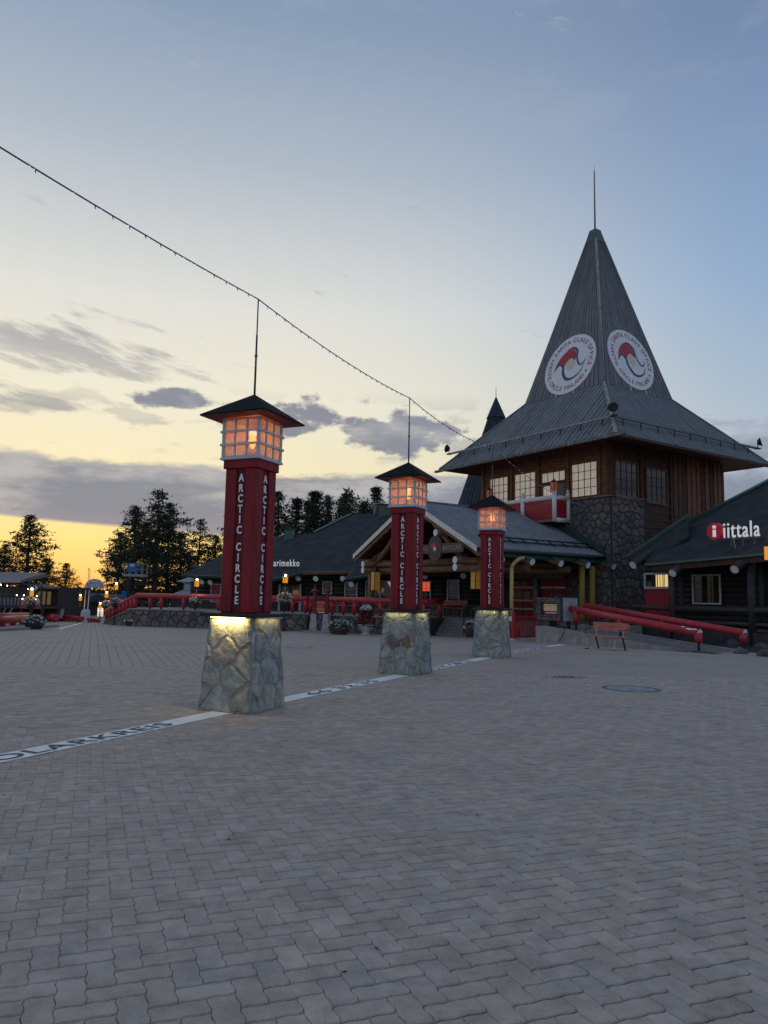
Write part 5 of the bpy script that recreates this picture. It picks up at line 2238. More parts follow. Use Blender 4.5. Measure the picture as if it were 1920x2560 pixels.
def build_gate():
    a, b = gp(1286, 1601), gp(1352, 1599)
    a.z, b.z = 0, 0
    b = a + (-E0) * (b - a).dot(-E0) if False else b
    d = (b - a)
    g = gh(a.y) + .08
    t = thing('picket_gate', 'low bright red picket gate beside the concrete ramp corner', 'gate', V((a.x, a.y, g)))
    mg = mat('bright_red_gate', (0.32, 0.012, 0.022), .45, .12, 5)
    h = .98
    dn = d.normalized()
    sd = V((dn.y, -dn.x, 0))
    for z in (.06, h - .08):
        MB().bar(V((a.x, a.y, g + z)), V((b.x, b.y, g + z)), .05, .07).build('gate_rail', mg, t)
    n = 10
    for k in range(n + 1):
        p = a + d * (k / n)
        MB().box((p.x - sd.x * .03, p.y - sd.y * .03, g + h / 2), .045, .03, h, math.atan2(dn.y, dn.x)).build('picket', mg, t)
    MB().box(V((a.x + d.x / 2, a.y + d.y / 2, g - .07)) - sd * .1, d.length + .3, .35, .14, math.atan2(dn.y, dn.x)).build('threshold', m_trim, t)
    MB().box(V((a.x, a.y, g + .55)) - dn * .06, .12, .12, 1.15, math.atan2(dn.y, dn.x)).build('gate_post', mg, t)
    # sloped red display behind the gate
    c = V((b.x, b.y, 0)) + RN * 1.2 - dn * .55
    t2 = thing('sloped_display', 'red sloped display stand with pale picture and dark rounded top', 'display', V((c.x, c.y, TZ - .3)))
    z0 = TZ - .1
    prof = [(-.55, z0), (.45, z0), (.45, z0 + 1.1), (.25, z0 + 1.30), (.0, z0 + 1.20)]
    MB().prism([c + dn * x + ZU * z for x, z in prof], RN * .5).build('side_panel', mg, t2)
    MB().prism([c + dn * x + ZU * z - RN * .03 for x, z in ((-.42, z0 + .12), (-.14, z0 + .12), (.17, z0 + 1.0), (.02, z0 + 1.06))], -RN * .02).build('picture', mat('pale_picture', (0.4, 0.33, 0.26), .6, .5, 9), t2)
    MB().prism([c + dn * (.12 + .2 * math.cos(q * PI / 8)) + ZU * (z0 + 1.14 + .24 * math.sin(q * PI / 8)) - RN * .04 for q in range(9)], RN * .5).build('dark_top', m_black, t2)


build_gate()
_e = at(1277, 1547, 33.2)
log_railing('short red log rail with a white end beside the picket gate', [_e, _e + V((.75, 1.9, 0))], [(_e + V((.12, .3, 0)), gh(33.2)), (_e + V((.6, 1.5, 0)), gh(34.5))], .115)


def build_kiosk():
    rng = random.Random(8)
    c = on(1379, 1560, rampA + RN * .35, -RN)
    o = on(1349, 1553, rampA + RN * .35, -RN)
    e = on(1408, 1553, rampA + RN * .35, -RN)
    top = on(1379, 1494, rampA + RN * .35, -RN).z
    bot = on(1379, 1552, rampA + RN * .35, -RN).z
    # faces towards the square, along the ramp
    ex = (e - o)
    ex.z = 0
    w = ex.length
    ex.normalize()
    t = thing('notice_kiosk', 'stone framed notice box with yellow opening hour sheets beside the ramp', 'notice board', V((c.x, c.y, bot)))
    n = ex.cross(ZU).normalized()
    o0 = V((o.x, o.y, bot))
    h = top - bot
    MB().obox(o0, ex * w, -n * .8, ZU * h).build('box_body', mat('grey_sheet_metal', (0.25, 0.26, 0.27), .5, .15, 4), t)
    fwid = .24
    for (x, z, ww, hh) in ((0, 0, w, fwid), (0, h - fwid, w, fwid), (0, fwid, fwid, h - 2 * fwid), (w - fwid * .8, fwid, fwid * .8, h - 2 * fwid)):
        MB().obox(o0 + ex * x + ZU * z, ex * ww, n * .16, ZU * hh).build('frame_core', m_rubm, t)
        stones_on(t, o0 + n * .16, ex, ZU, [(x, z), (x + ww, z), (x + ww, z + hh), (x, z + hh)], .17, m_rub, rng, .008, .035, 1.0, rough=.01)
    MB().obox(o0 + ex * fwid + ZU * fwid + n * .01, ex * (w - 1.8 * fwid), n * .02, ZU * (h - 2 * fwid)).build('backing', m_redpan, t)
    iw, ih = w - 1.8 * fwid, h - 2 * fwid
    for k in range(3):
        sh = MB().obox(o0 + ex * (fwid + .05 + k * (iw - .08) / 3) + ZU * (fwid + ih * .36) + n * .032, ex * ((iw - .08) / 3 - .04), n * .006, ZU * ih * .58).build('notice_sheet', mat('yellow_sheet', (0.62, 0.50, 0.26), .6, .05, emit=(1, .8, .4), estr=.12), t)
        for r in range(4):
            MB().obox(o0 + ex * (fwid + .08 + k * (iw - .08) / 3) + ZU * (fwid + ih * (.46 + .11 * r)) + n * .039, ex * ((iw - .08) / 3 - .1), n * .002, ZU * .022).build('print_line', m_black, sh)
    MB().obox(o0 + ex * (fwid + .12) + ZU * (fwid + ih * .14) + n * .033, ex * (iw * .7), n * .004, ZU * .03).build('print_line', m_white, t)
    for x in (.25, .45, w - .1):
        MB().obox(o0 + ex * x - ZU * .45 - n * .3, ex * .1, -n * .1, ZU * .46).build('leg', m_black, t)


build_kiosk()
#STAGE5

# ================================================================== FELT-ROOFED LOG SHOP ON THE RIGHT
def build_right_house():
    rng = random.Random(51)
    A = at(1613, 1410, 33.0)
    A0 = V((A.x, A.y, 0))
    FD = -E0                                       # along the front, coming towards the camera

    def G(s, b, z):
        return A0 + FD * s + E1 * b + ZU * z

    def g(px, py, b):
        p = on(px, py, A0 + E1 * b, -E1)
        return (p - A0).dot(FD), p.z
    t = thing('log_shop', 'black log shop with dark felt roof and green roof edge beside the ramp', 'building', G(4, 2.5, FLOOR))
    B = on(1918, 1382, A0, -E1)
    ed = (B - A).normalized()
    pit = R_(31)
    nrm = ed.cross(E1 * math.cos(pit) + ZU * math.sin(pit)).normalized()
    nrm = nrm if nrm.z > 0 else -nrm
    R = lambda px, py: on(px, py, A, nrm)
    B2 = A + ed * 9.5
    tl, tr_ = R(1613, 1365), R(1918, 1207)
    te = tl + (tr_ - tl).normalized() * ((tr_ - tl).length * 1.35)
    te2 = te + ed * 2.5
    rf_ = MB().prism([A, B2, te2, te, tl], -nrm * .14)
    back = [p + E1 * 5.5 - ZU * 3.0 for p in (tl, te, te2)]
    rf_.add([tl, te, te2] + back, [(0, 1, 4, 3), (1, 2, 5, 4)])
    roof = rf_.build('roof', m_felt, t)
    MB().bar(tl + nrm * .06, te + nrm * .06, .26, .12, nrm).build('green_verge', m_greendk, roof)
    MB().bar(A - ZU * .04 - E1 * .03, B2 - ZU * .04 - E1 * .03, .05, .10).build('drip_edge', m_cap, roof)
    MB().bar(A - ZU * .20 + E1 * .12 + FD * .3, B2 - ZU * .20 + E1 * .12, .10, .24).build('fascia_log', m_wood2, roof)
    # lower roof wing behind, with a green edge, against the tower
    y2 = A0 + E1 * .4
    q = [on(x, y, y2 + E1 * d, -E1) for x, y, d in ((1566, 1396, .0), (1612, 1412, .0), (1720, 1340, 1.2), (1722, 1290, 2.6))]
    wing = MB().prism(q, -nrm * .12)
    w_ = wing.build('roof_wing', m_felt, roof)
    MB().bar(q[0] + nrm * .05, q[3] + nrm * .05, .16, .10, nrm).build('green_verge', m_cap, w_)
    # walls
    bw = 2.3
    ztop = 3.7
    MB().obox(G(-1.2, bw + .16, 0), FD * 11, E1 * 6, ZU * ztop).build('inner_wall', m_logblk, t)
    s0, s1 = g(1740, 1470, bw)[0], g(1804, 1470, bw)[0]
    zb, zt = g(1770, 1507, bw)[1], g(1770, 1440, bw)[1]
    r = .13
    z = FLOOR + r
    while z < ztop:
        cuts = [(s0 - .1, s1 + .1)] if zb - .1 < z < zt + .1 else []
        x = g(1682, 1500, bw)[0]
        for a, b in cuts + [(9.8, 9.8)]:
            MB().cyl(G(x, bw, z), G(a, bw, z), r, n=10).build('wall_log', m_logblk, t, True)
            x = b
        z += r * 1.9
    wn = window(t, G(s0, bw - .14, zb), FD, s1 - s0, zt - zb, 3, 4, glass_mat('brown_window_glass', (0.04, 0.026, 0.016), .08), m_trim, m_wood2, .06, .07)
    # lit side window and red panel
    b2 = bw + .0
    a, c = g(1618, 1450, b2)[0], g(1674, 1450, b2)[0]
    zb2, zt2 = g(1645, 1467, b2)[1], g(1645, 1437, b2)[1]
    MB().obox(G(a - .1, b2 - .02, FLOOR), FD * (c - a + .2), E1 * .1, ZU * (zb2 - FLOOR - .05)).build('red_panel', m_redpan, t)
    lw = window(t, G(a, b2 - .05, zb2), FD, c - a, zt2 - zb2, 4, 1, m_glassdk, m_trim, m_wood2, .08, .10, skip=((1, 0), (2, 0), (3, 0)))
    lit = mat('lit_yellow_window', (0.5, 0.38, 0.15), .6, .1, emit=(1.0, .72, .28), estr=.65)
    for k, f0 in enumerate((.42, .62, .82)):
        MB().obox(G(a + (c - a) * f0, b2 - .045, zb2), FD * (c - a) * .17, -E1 * .004, ZU * (zt2 - zb2)).build('lit_pane', lit, lw)
    # porch posts and black rails
    for px in (1682, 1880):
        s = g(px, 1500, .5)[0]
        MB().cyl(G(s, .5, gh(30)), G(s, .5, 3.6), .17, .16, 12).build('porch_post', m_logblk, t, True)
    for px in (1705, 1905):
        s = g(px, 1500, 1.3)[0]
        MB().cyl(G(s, 1.3, gh(30)), G(s, 1.3, 3.6), .12, n=10).build('porch_post', m_logblk, t, True)
    m_rl = mat('brown_black_rail', (0.045, 0.038, 0.034), .6, .2, 4)
    zr = g(1760, 1523, .5)[1]
    MB().cyl(G(g(1682, 1500, .5)[0], .5, zr), G(9.5, .5, zr), .13, n=12).build('rail_log', m_rl, t, True)
    for dz in (.55, .8):
        MB().cyl(G(g(1682, 1500, .5)[0], .52, zr - dz), G(9.5, .52, zr - dz), .09, n=10).build('rail_log', m_rl, t, True)
    MB().cyl(G(g(1545, 1521, .5)[0], .5, zr + .05), G(g(1680, 1500, .5)[0], .5, zr), .11, n=12).build('rail_log', m_rl, t, True)
    MB().obox(G(-1, .35, gh(31) - .1), FD * 11, E1 * 2.2, ZU * (FLOOR - gh(31))).build('deck', m_logblk, t)
    MB().obox(G(-1, 1.2, 3.3), FD * 11, E1 * 1.4, ZU * .06).build('soffit', m_logblk, t)
    for (px, py) in ((1582, 1413), (1681, 1433), (1836, 1424)):
        p = on(px, py, A0 - E1 * .35, -E1)
        d = (E1 * math.cos(R_(28)) + ZU * math.sin(R_(28)))
        log(MB(), p, p + d * 2.2, .17, 0, 1).build('rafter_tail', [m_logblk, m_logend], t, True)
    # ---- sign on the roof
    foot = R(1835, 1372)
    t2 = thing('roof_sign', 'white letter shop sign with red disc on a steel frame over the felt roof', 'sign', foot)
    n2 = -E1
    S = lambda px, py: on(px, py, foot, n2)
    dc = S(1786, 1328)
    rr = (S(1786, 1307) - S(1786, 1349)).length / 2
    m_let = mat('sign_letter_white', (0.78, 0.78, 0.78), .4, .03, emit=(1, .98, .94), estr=.30)
    m_rd = mat('sign_disc_red', (0.42, 0.012, 0.025), .4, .05, emit=(1, .02, .05), estr=.06)
    k = 28
    MB().prism([dc + FD * rr * .98 * math.cos(2 * PI * q / k) + ZU * rr * math.sin(2 * PI * q / k) for q in range(k)], -n2 * .22).build('disc', m_rd, t2)
    MB().obox(dc - FD * rr * .2 - ZU * rr * .68 + n2 * .012, FD * rr * .42, n2 * .01, ZU * rr * .85).build('disc_letter', m_let, t2)
    MB().obox(dc - FD * rr * .2 + ZU * rr * .32 + n2 * .012, FD * rr * .42, n2 * .01, ZU * rr * .36).build('disc_letter', m_let, t2)
    a, c = S(1806, 1330), S(1896, 1322)
    hgt = (S(1868, 1298) - S(1868, 1338)).length
    base = S(1806, 1345)
    word_letters('iittala', m_let, base - n2 * .10, FD, ZU, (c - a).length, hgt, t2, .0, .03, .08)
    zb3 = base.z
    MB().bar(base - n2 * .12 - ZU * .02, base + FD * (c - a).length - n2 * .12 - ZU * .02, .04, .04).build('frame_bar', m_gut, t2)
    for px in (1822, 1850, 1880, 1915):
        top = S(px, 1345)
        top = V((top.x, top.y, zb3)) - n2 * .18
        f = on(px, 1345 + 30, A, nrm)
        dz = ((foot - top).dot(nrm)) / nrm.z if False else None
        # straight down to the roof, and back to it
        dd = (A - top).dot(nrm) / nrm.z
        MB().bar(top, top + ZU * dd, .05, .05).build('upright', m_gut, t2)
        tb = top + E1 * .9
        MB().bar(top + ZU * dd * .15, top + E1 * .55 + ZU * ((A - top - E1 * .55).dot(nrm) / nrm.z), .04, .04).build('brace', m_gut, t2)
    pts = [S(1832, 1345), S(1835, 1362), S(1838, 1375), S(1833, 1385), S(1842, 1394)]
    MB().tube([p - n2 * .05 for p in pts], .012, 5).build('cable', m_trim, t2)
    hanging = at(1924, 1383, 27.0)
    t3 = thing('hanging_lantern', 'lit amber lantern under the eave of the felt-roofed shop', 'lantern', hanging)
    for k in range(4):
        d = V((math.cos(.4 + k * PI / 2), math.sin(.4 + k * PI / 2), 0))
        e = V((-d.y, d.x, 0))
        MB().obox(hanging + d * .12 - e * .115 - ZU * .24, e * .23, d * .01, ZU * .48).build('amber_panel', m_amberlit, t3)
    MB().lathe([(.22, 0), (.2, .02), (.03, .16)], hanging + ZU * .25, 4).build('cap', m_black, t3)
    MB().cyl(hanging + ZU * .35, hanging + ZU * .9, .012, n=6).build('hanger', m_black, t3)


build_right_house()

# ================================================================== PLANTS IN POTS, LAMPS, BOARDS
m_leaf = [mat('pot_leaf_%d' % k, c, .6, .2, 9) for k, c in enumerate([(0.05, 0.075, 0.035), (0.075, 0.09, 0.045), (0.035, 0.05, 0.03)])]
m_fl = mat('white_petal', (0.80, 0.78, 0.78), .6, .08)
m_rust = mat('red_brown_leaf', (0.13, 0.022, 0.014), .6, .35, 8)
m_pot = mat('dark_pot', (0.04, 0.032, 0.03), .6, .15)
m_potw = mat('pale_urn', (0.42, 0.45, 0.50), .6, .1, 6)
m_potb = mat('brown_bowl', (0.07, 0.042, 0.036), .6, .15)


def leafmass(mb, c, rx, ry, rz, n, size, rng, mis=(0,), shell=.35, droop=0.0):
    for _ in range(n):
        while True:
            p = V((rng.uniform(-1, 1), rng.uniform(-1, 1), rng.uniform(-1, 1)))
            if shell < p.length < 1:
                break
        q = V(c) + V((p.x * rx, p.y * ry, p.z * rz - droop * (p.x ** 2 + p.y ** 2) * rz))
        a = V((rng.gauss(0, 1), rng.gauss(0, 1), rng.gauss(0, 1))).normalized()
        b = a.cross(V((rng.gauss(0, 1), rng.gauss(0, 1), rng.gauss(0, 1)))).normalized()
        s = size * rng.uniform(.6, 1.3)
        mb.add([q - a * s, q + b * s * .5, q + a * s, q - b * s * .5], [(0, 1, 2, 3)], rng.choice(mis))
    return mb


def flowers(parent, c, r, h, rng, n=90, white=.5, fs_=.045, name='flowers'):
    lm = MB()
    leafmass(lm, c, r, r, h, n, r * .17, rng, (0, 0, 1, 2), .2, .3)
    lv = lm.build('leaves', m_leaf, parent, kind='stuff')
    fm = MB()
    leafmass(fm, V(c) + ZU * h * .15, r * 1.03, r * 1.03, h * 1.05, int(n * white), fs_, rng, (0,), .72, .3)
    fm.build(name, m_fl, parent, kind='stuff')
    return lv


def planter(px, py, label, kind, w, h):
    rng = random.Random(int(px * 7 + py))
    g = gp(px, py)
    g.z = gh(g.y)
    t = thing('planter', label, 'planter', g, 'flower planters on the square')
    if kind == 'urn':
        MB().lathe([(.24, 0), (.25, .05), (.17, .09), (.18, .13), (.34, .30), (.38, .44), (.40, .50), (.36, .50), (.30, .42)], g, 20).build('urn', m_potw, t, True)
        lm = MB()
        leafmass(lm, g + ZU * .82, .50, .50, .50, 520, .075, rng, (0,), .3, .5)
        leafmass(lm, g + ZU * 1.05, .34, .34, .24, 160, .07, rng, (0,), .3, .5)
        lm.build('red_foliage', m_rust, t, kind='stuff')
        fm = MB()
        leafmass(fm, g + ZU * 1.30, .30, .30, .17, 130, .05, rng, (0,), .4, .3)
        fm.build('white_flowers', m_fl, t, kind='stuff')
    else:
        mt = m_potb if kind == 'bowl' else m_pot
        MB().lathe([(w * .30, 0), (w * .32, .03), (w * .42, h * .5), (w * .5, h * .95), (w * .5, h), (w * .45, h), (w * .42, h * .85)], g, 20).build('bowl', mt, t, True)
        flowers(t, g + ZU * (h + .08), w * .54, h * .60, rng, 300, 1.0, .055)
    return t


planter(914, 1587, 'pale urn overflowing with red-brown leaves and topped by white flowers', 'urn', .8, .5)
planter(848, 1586, 'wide brown bowl planter with mixed flowers beside the red board', 'bowl', 1.15, .38)
planter(1178, 1593, 'brown pot of white flowers at the foot of the wide steps', 'bowl', .75, .42)
planter(85, 1573, 'low dark planter full of white flowers at the kerb end', 'pot', .98, .34)
planter(330, 1565, 'shallow brown flower bowl before the stone wall under the slanting rail', 'bowl', 1.0, .24)


def lamp_post(base, ztop, zb, label, lit=True, basket=.30, lant=.34):
    rng = random.Random(int(base.x * 100))
    t = thing('lamp_post', label, 'street lamp', base, 'lantern posts round the square')
    MB().cyl(base, V((base.x, base.y, ztop - lant)), .032, .026, 8).build('pole', m_black, t, True)
    MB().lathe([(.16, 0), (.16, .03), (.05, .06), (.04, .3)], base, 12).build('pole_foot', m_black, t, True)
    c = V((base.x, base.y, ztop - lant / 2 - .06))
    for k in range(4):
        a = .5 + k * PI / 2
        d = V((math.cos(a), math.sin(a), 0))
        e = V((-d.y, d.x, 0))
        MB().obox(c + d * .105 - e * .10 - ZU * lant / 2, e * .20, d * .006, ZU * lant * .66).build('amber_panel', m_amberlit if lit else m_amber, t)
        MB().box(c + d * .108 + e * .108, .022, .022, lant + .02, a).build('corner_bar', m_black, t)
    MB().lathe([(.19, 0), (.17, .02), (.03, .12)], c + ZU * (lant / 2 + .004), 4).build('lantern_cap', m_black, t)
    if lit:
        MB().ball(c + ZU * lant * .30, .06, 8, 6).build('bulb', m_hot, t, True)
        ld = bpy.data.lights.new('lamp_light', 'POINT')
        ld.energy = 7
        ld.color = (1.0, .5, .16)
        ld.shadow_soft_size = .2
        lo = bpy.data.objects.new('lamp_light', ld)
        COL.objects.link(lo)
        lo.parent = t
        lo.location = c - base + ZU * (-lant * .9)
    if basket and zb:
        b = V((base.x, base.y, zb))
        bk = MB().lathe([(.05, -.28), (.17, -.2), (.27, 0), (.25, .02)], b, 14).build('flower_basket', m_pot, t, True)
        flowers(bk, b + ZU * .12, basket * 1.05, basket * .62, rng, 220, 1.0, .052)
    return t


def lamp_at(px, py, ytop, ybask, label, **kw):
    g = gp(px, py)
    g.z = gh(g.y)
    d = g.y
    return lamp_post(g, at(px, ytop, d).z, at(px, ybask, d).z if ybask else None, label, **kw)


lamp_at(487, 1570, 1442, 1505, 'lit amber lantern post with flower basket before the stone wall, near the bench', basket=.36, lant=.5)
lamp_at(709, 1578, 1431, 1500, 'lit amber lantern post with full flower basket beside the narrow steps', basket=.42, lant=.5)
lamp_at(285, 1562, 1452, 1508, 'lantern post with flower basket at the low end of the slanting rail', basket=.36, lant=.5)
lamp_at(262, 1559, 1475, 1514, 'lantern post with pale flower basket behind the low end of the slanting rail', basket=.34, lant=.45)
lamp_at(248, 1556, 1503, None, 'short lantern post in front of the lit white board', basket=0, lant=.42)
lamp_at(197, 1555, 1482, None, 'lit lantern post beside the arched sign', basket=0, lant=.5)
lamp_at(73, 1567, 1465, 1510, 'lantern post with dark trailing basket before the cafe deck', basket=.40, lant=.45)


def build_info_board():
    rng = random.Random(77)
    g = gp(800, 1582)
    g.z = gh(g.y)
    ex = -WL
    n = -BK
    t = thing('info_board', 'tall dark red timber notice board with stone foot beside the narrow steps', 'notice board', g)
    m_t = mat('dark_red_timber', (0.13, 0.022, 0.018), .6, .18, 6)
    sc = g.y / F_PX
    wd = 34 * sc
    zt = 118 * sc
    z0 = 46 * sc
    for sx in (-1, 1):
        p = g + ex * sx * wd / 2
        q = MB().obox(p + ZU * z0 - ex * .06 - n * -.06, ex * .13, -n * .13, ZU * (zt - z0 - .28)).build('post', m_t, t)
        MB().lathe([(.24, 0), (.22, .03), (.06, .14), (.04, .30), (.01, .34)], p + ZU * (zt - .34), 4).build('post_cap', m_t, q)
        MB().prism([p - ex * .22 + n * .16, p + ex * .22 + n * .16, p + ex * .14 + n * .12 + ZU * z0, p - ex * .14 + n * .12 + ZU * z0], -n * .3).build('stone_foot', mat('pale_stone', (0.30, 0.28, 0.26), .85, .2, 6, .4, 20), t)
    MB().obox(g - ex * wd / 2 + ZU * (zt * .70), ex * wd, -n * .1, ZU * .13).build('crossbar', m_t, t)
    MB().obox(g - ex * wd / 2 + ZU * .02, ex * wd, -n * .22, ZU * z0).build('stone_panel', m_rubm, t)
    stones_on(t, g - ex * wd / 2, ex, ZU, [(.1, .02), (wd - .1, .02), (wd - .1, z0), (.1, z0)], .3, m_rub, rng, .012, .03, 1.0, rough=.02)
    pb = MB().obox(g - ex * (wd / 2 - .1) + ZU * (z0 + .02) + n * .03, ex * (wd - .2), -n * .05, ZU * (zt * .66 - z0)).build('red_panel', mat('board_red', (0.34, 0.02, 0.025), .45, .06), t)
    hh = zt * .66 - z0
    m_o = mat('orange_panel', (0.55, 0.12, 0.02), .4, .15)
    MB().obox(g - ex * (wd / 2 - .12) + ZU * (z0 + hh * .25) + n * .034, ex * (wd - .24), n * .004, ZU * hh * .24).build('orange_band', m_o, pb)
    for z, f in ((.86, .8), (.60, .55)):
        MB().obox(g - ex * (wd * f / 2 - .08) + ZU * (z0 + hh * z) + n * .034, ex * (wd * f - .16), n * .004, ZU * .025).build('print_line', m_trim, pb)
    MB().obox(g - ex * .12 + ZU * (z0 + hh * .10) + n * .034, ex * .34, n * .004, ZU * .04).build('print_line', m_white, pb)
    MB().box(g + ZU * .03 - ex * .1, wd + .9, .7, .14, math.atan2(ex.y, ex.x)).build('base_slab', m_conc, t)


build_info_board()

# ------------------------------------------------------------------ string lights over the square
def build_cable():
    tops = [PIL[i] + ZU * POLE_Z[i] for i in range(3)]
    end = on(1468, 1264, TN + (-E1) * .1, -E1)
    p0 = PIL[0] - (PIL[1] - PIL[0])
    # the span to the left passes the frame edge; the next support stands outside the picture
    left_dir = V((p0.x, p0.y, 0))
    edge = at(0, 355, PIL[0].y - 3.9)
    start = tops[0] + (edge - tops[0]) * 1.45
    t = thing('string_lights', 'sagging cable of small blue fairy lights strung over the lamp pillars', 'string lights', tops[0])
    pts = []
    for a, b, sag in ((start, tops[0], .06), (tops[0], tops[1], .10), (tops[1], tops[2], .16), (tops[2], end, .35)):
        n = 24
        for k in range(n + 1):
            f = k / n
            p = a.lerp(b, f) - ZU * sag * 4 * f * (1 - f)
            if not pts or (p - pts[-1]).length > 1e-4:
                pts.append(p)
    MB().tube(pts, .009, 6).build('cable', mat('grey_cable', (0.10, 0.10, 0.115), .5, .1), t, True)
    rng = random.Random(2)
    clips = MB()
    bul = MB()
    m_b = glow_mat('blue_fairy_light', (0.25, 0.45, 1.0), 1.6)
    for a, b in zip(pts[:-1], pts[1:]):
        if rng.random() < .75:
            clips.cyl(a, a - ZU * .045 + V((.01, 0, 0)), .008, .005, 5)
        for k in range(3):
            if rng.random() < .42:
                p = a.lerp(b, rng.random())
                bul.ball(p + V((0, 0, -.008)), .0075, 6, 4)
    clips.build('cable_ties', m_black, t, kind='stuff')
    bul.build('fairy_lights', m_b, t, kind='stuff')


build_cable()

# ------------------------------------------------------------------ manholes and small litter on the paving
def manhole(px, py, r, label):
    g = gp(px, py)
    g.z = gh(g.y)
    t = thing('manhole_cover', label, 'manhole', g, 'manhole covers in the paving')
    MB().lathe([(r + .09, -.004), (r + .09, .004), (r + .01, .006), (r + .01, -.002)], g, 28).build('rim', mat('iron_rim', (0.11, 0.10, 0.095), .6, .2), t)
    cv = MB().lathe([(r, -.01), (r, .004)], g, 28).build('lid', mat('worn_iron', (0.30, 0.31, 0.33), .5, .2, 6), t)
    n = int(r / .045)
    for k in range(-n, n + 1):
        x = k * .045
        l = math.sqrt(max(0, (r * .93) ** 2 - x * x))
        if l > .05:
            MB().box(g + V((0, x, .006)), 2 * l, .018, .006, 0).build('tread_bar', MATS['worn_iron'], cv)


manhole(1578, 1722, .43, 'large round iron manhole cover in the paving near the pillar row')
manhole(748, 1618, .34, 'small sunken manhole cover in the paving behind the bright pillar')


def litter():
    rng = random.Random(13)
    m_l = [mat('dry_leaf', (0.05, 0.035, 0.025), .8, .3), mat('pale_scrap', (0.55, 0.53, 0.5), .8, .1)]
    mb = MB()
    for _ in range(170):
        y = rng.uniform(3, 22) ** 1.0
        x = rng.uniform(-.5, .5) * y
        s = rng.uniform(.006, .016)
        a = rng.uniform(0, PI)
        e, f = V((math.cos(a), math.sin(a), .1)) * s, V((-math.sin(a), math.cos(a), .2)) * s * .5
        c = V((x, y, gh(y) + .006))
        mb.add([c - e, c - f, c + e, c + f], [(0, 1, 2, 3)], 0 if rng.random() < .8 else 1)
    o = mb.build('leaf_litter', m_l, kind='stuff')
    tag(o, 'scattered tiny dry leaves and scraps on the paving', 'litter')
    o['kind'] = 'stuff'
    # moss patch in the paving
    g = gp(1415, 1694)
    mm = MB()
    for k in range(260):
        r = rng.gauss(0, .20), rng.gauss(0, .07)
        c = V((g.x + r[0], g.y + r[1] * 2, gh(g.y) + .004))
        s = rng.uniform(.008, .025)
        a = rng.uniform(0, 6.28)
        mm.add([c, c + V((math.cos(a) * s, math.sin(a) * s, s * .8)), c + V((-math.sin(a) * s, math.cos(a) * s, s * .3))], [(0, 1, 2)])
    o = mm.build('moss_patch', mat('brown_moss', (0.055, 0.045, 0.025), .9, .3))
    tag(o, 'brown mossy patch in the paving near the large manhole', 'moss')
    o['kind'] = 'stuff'


litter()


def rocks_and_weeds():
    rng = random.Random(19)
    m_rk = [mat('boulder_%d' % k, c, .85, .3, 4, .5, 12) for k, c in enumerate([(0.09, 0.085, 0.08), (0.07, 0.066, 0.063), (0.11, 0.10, 0.094)])]
    spots = [(1600, 1592, .5), (1640, 1597, .6), (1680, 1600, .7), (1722, 1601, .55), (1760, 1606, .62), (1795, 1605, .75), (1640, 1585, .5), (1835, 1612, .55), (1885, 1608, .8), (1905, 1618, .5), (1850, 1628, .35), (1915, 1635, .4), (1760, 1592, .6), (1890, 1590, .8), (1830, 1595, .6)]
    for k, (px, py, s) in enumerate(spots):
        g = gp(px, py + 6)
        g.z = gh(g.y)
        mb = MB()
        n, m_ = 9, 6
        sq = rng.uniform(.55, .8)
        for j in range(m_ + 1):
            for i in range(n):
                a, b = 2 * PI * i / n, PI * j / m_
                v = V((math.cos(a) * math.sin(b), math.sin(a) * math.sin(b), math.cos(b) * sq))
                f = 1 + .45 * noise.noise(v * 1.6 + V((k * 5, 0, 0))) + .15 * noise.noise(v * 4 + V((k * 3, 7, 0)))
                mb.v.append(g + ZU * s * .12 + v * f * s * .62)
        for j in range(m_):
            for i in range(n):
                mb.f.append((j * n + i, (j + 1) * n + i, (j + 1) * n + (i + 1) % n, j * n + (i + 1) % n))
                mb.mi.append(0)
        o = mb.build('boulder', rng.choice(m_rk), None, True)
        tag(o, 'rounded grey boulder among the weeds beside the ramp', 'boulder', 'boulders beside the ramp')
    gr = MB()
    for _ in range(2600):
        px, py = rng.uniform(1650, 1990), rng.uniform(1600, 1642)
        g = gp(px, py)
        if (g - rampB).dot(RN) < 2.25 and (g - rampA).dot(RD) < 9:
            continue
        h = rng.uniform(.06, .22)
        a = rng.uniform(0, 6.28)
        w = .012
        t = V((math.cos(a), math.sin(a), 0))
        g.z = gh(g.y)
        gr.add([g - t * w, g + t * w, g + t * rng.uniform(-.08, .08) + ZU * h], [(0, 1, 2)], rng.choice((0, 1, 2)))
    e = rampB
    for _ in range(500):
        g = e + RD * rng.uniform(-.9, .5) + RN * rng.uniform(-.12, .2)
        g.z = gh(g.y)
        h = rng.uniform(.02, .08)
        a = rng.uniform(0, 6.28)
        t = V((math.cos(a), math.sin(a), 0))
        gr.add([g - t * .008, g + t * .008, g + t * rng.uniform(-.04, .04) + ZU * h], [(0, 1, 2)], rng.choice((0, 1, 2)))
    o = gr.build('weeds', m_leaf)
    tag(o, 'thin green weeds growing round the boulders by the ramp', 'weeds')
    o['kind'] = 'stuff'
    soil = MB()
    soil.prism([V((p.x, p.y, gh(p.y) - .05)) for p in (rampB + RN * 2.3 - RD * .5, rampB + RN * 2.3 + RD * 6, rampB + RN * 9 + RD * 6, rampA + RN * 6.5, rampA + RN * 2.3)], ZU * .09)
    o = soil.build('soil_bed', mat('dark_soil', (0.05, 0.043, 0.037), .95, .3, 5, .5, 20), kind='structure')


rocks_and_weeds()
#STAGE6

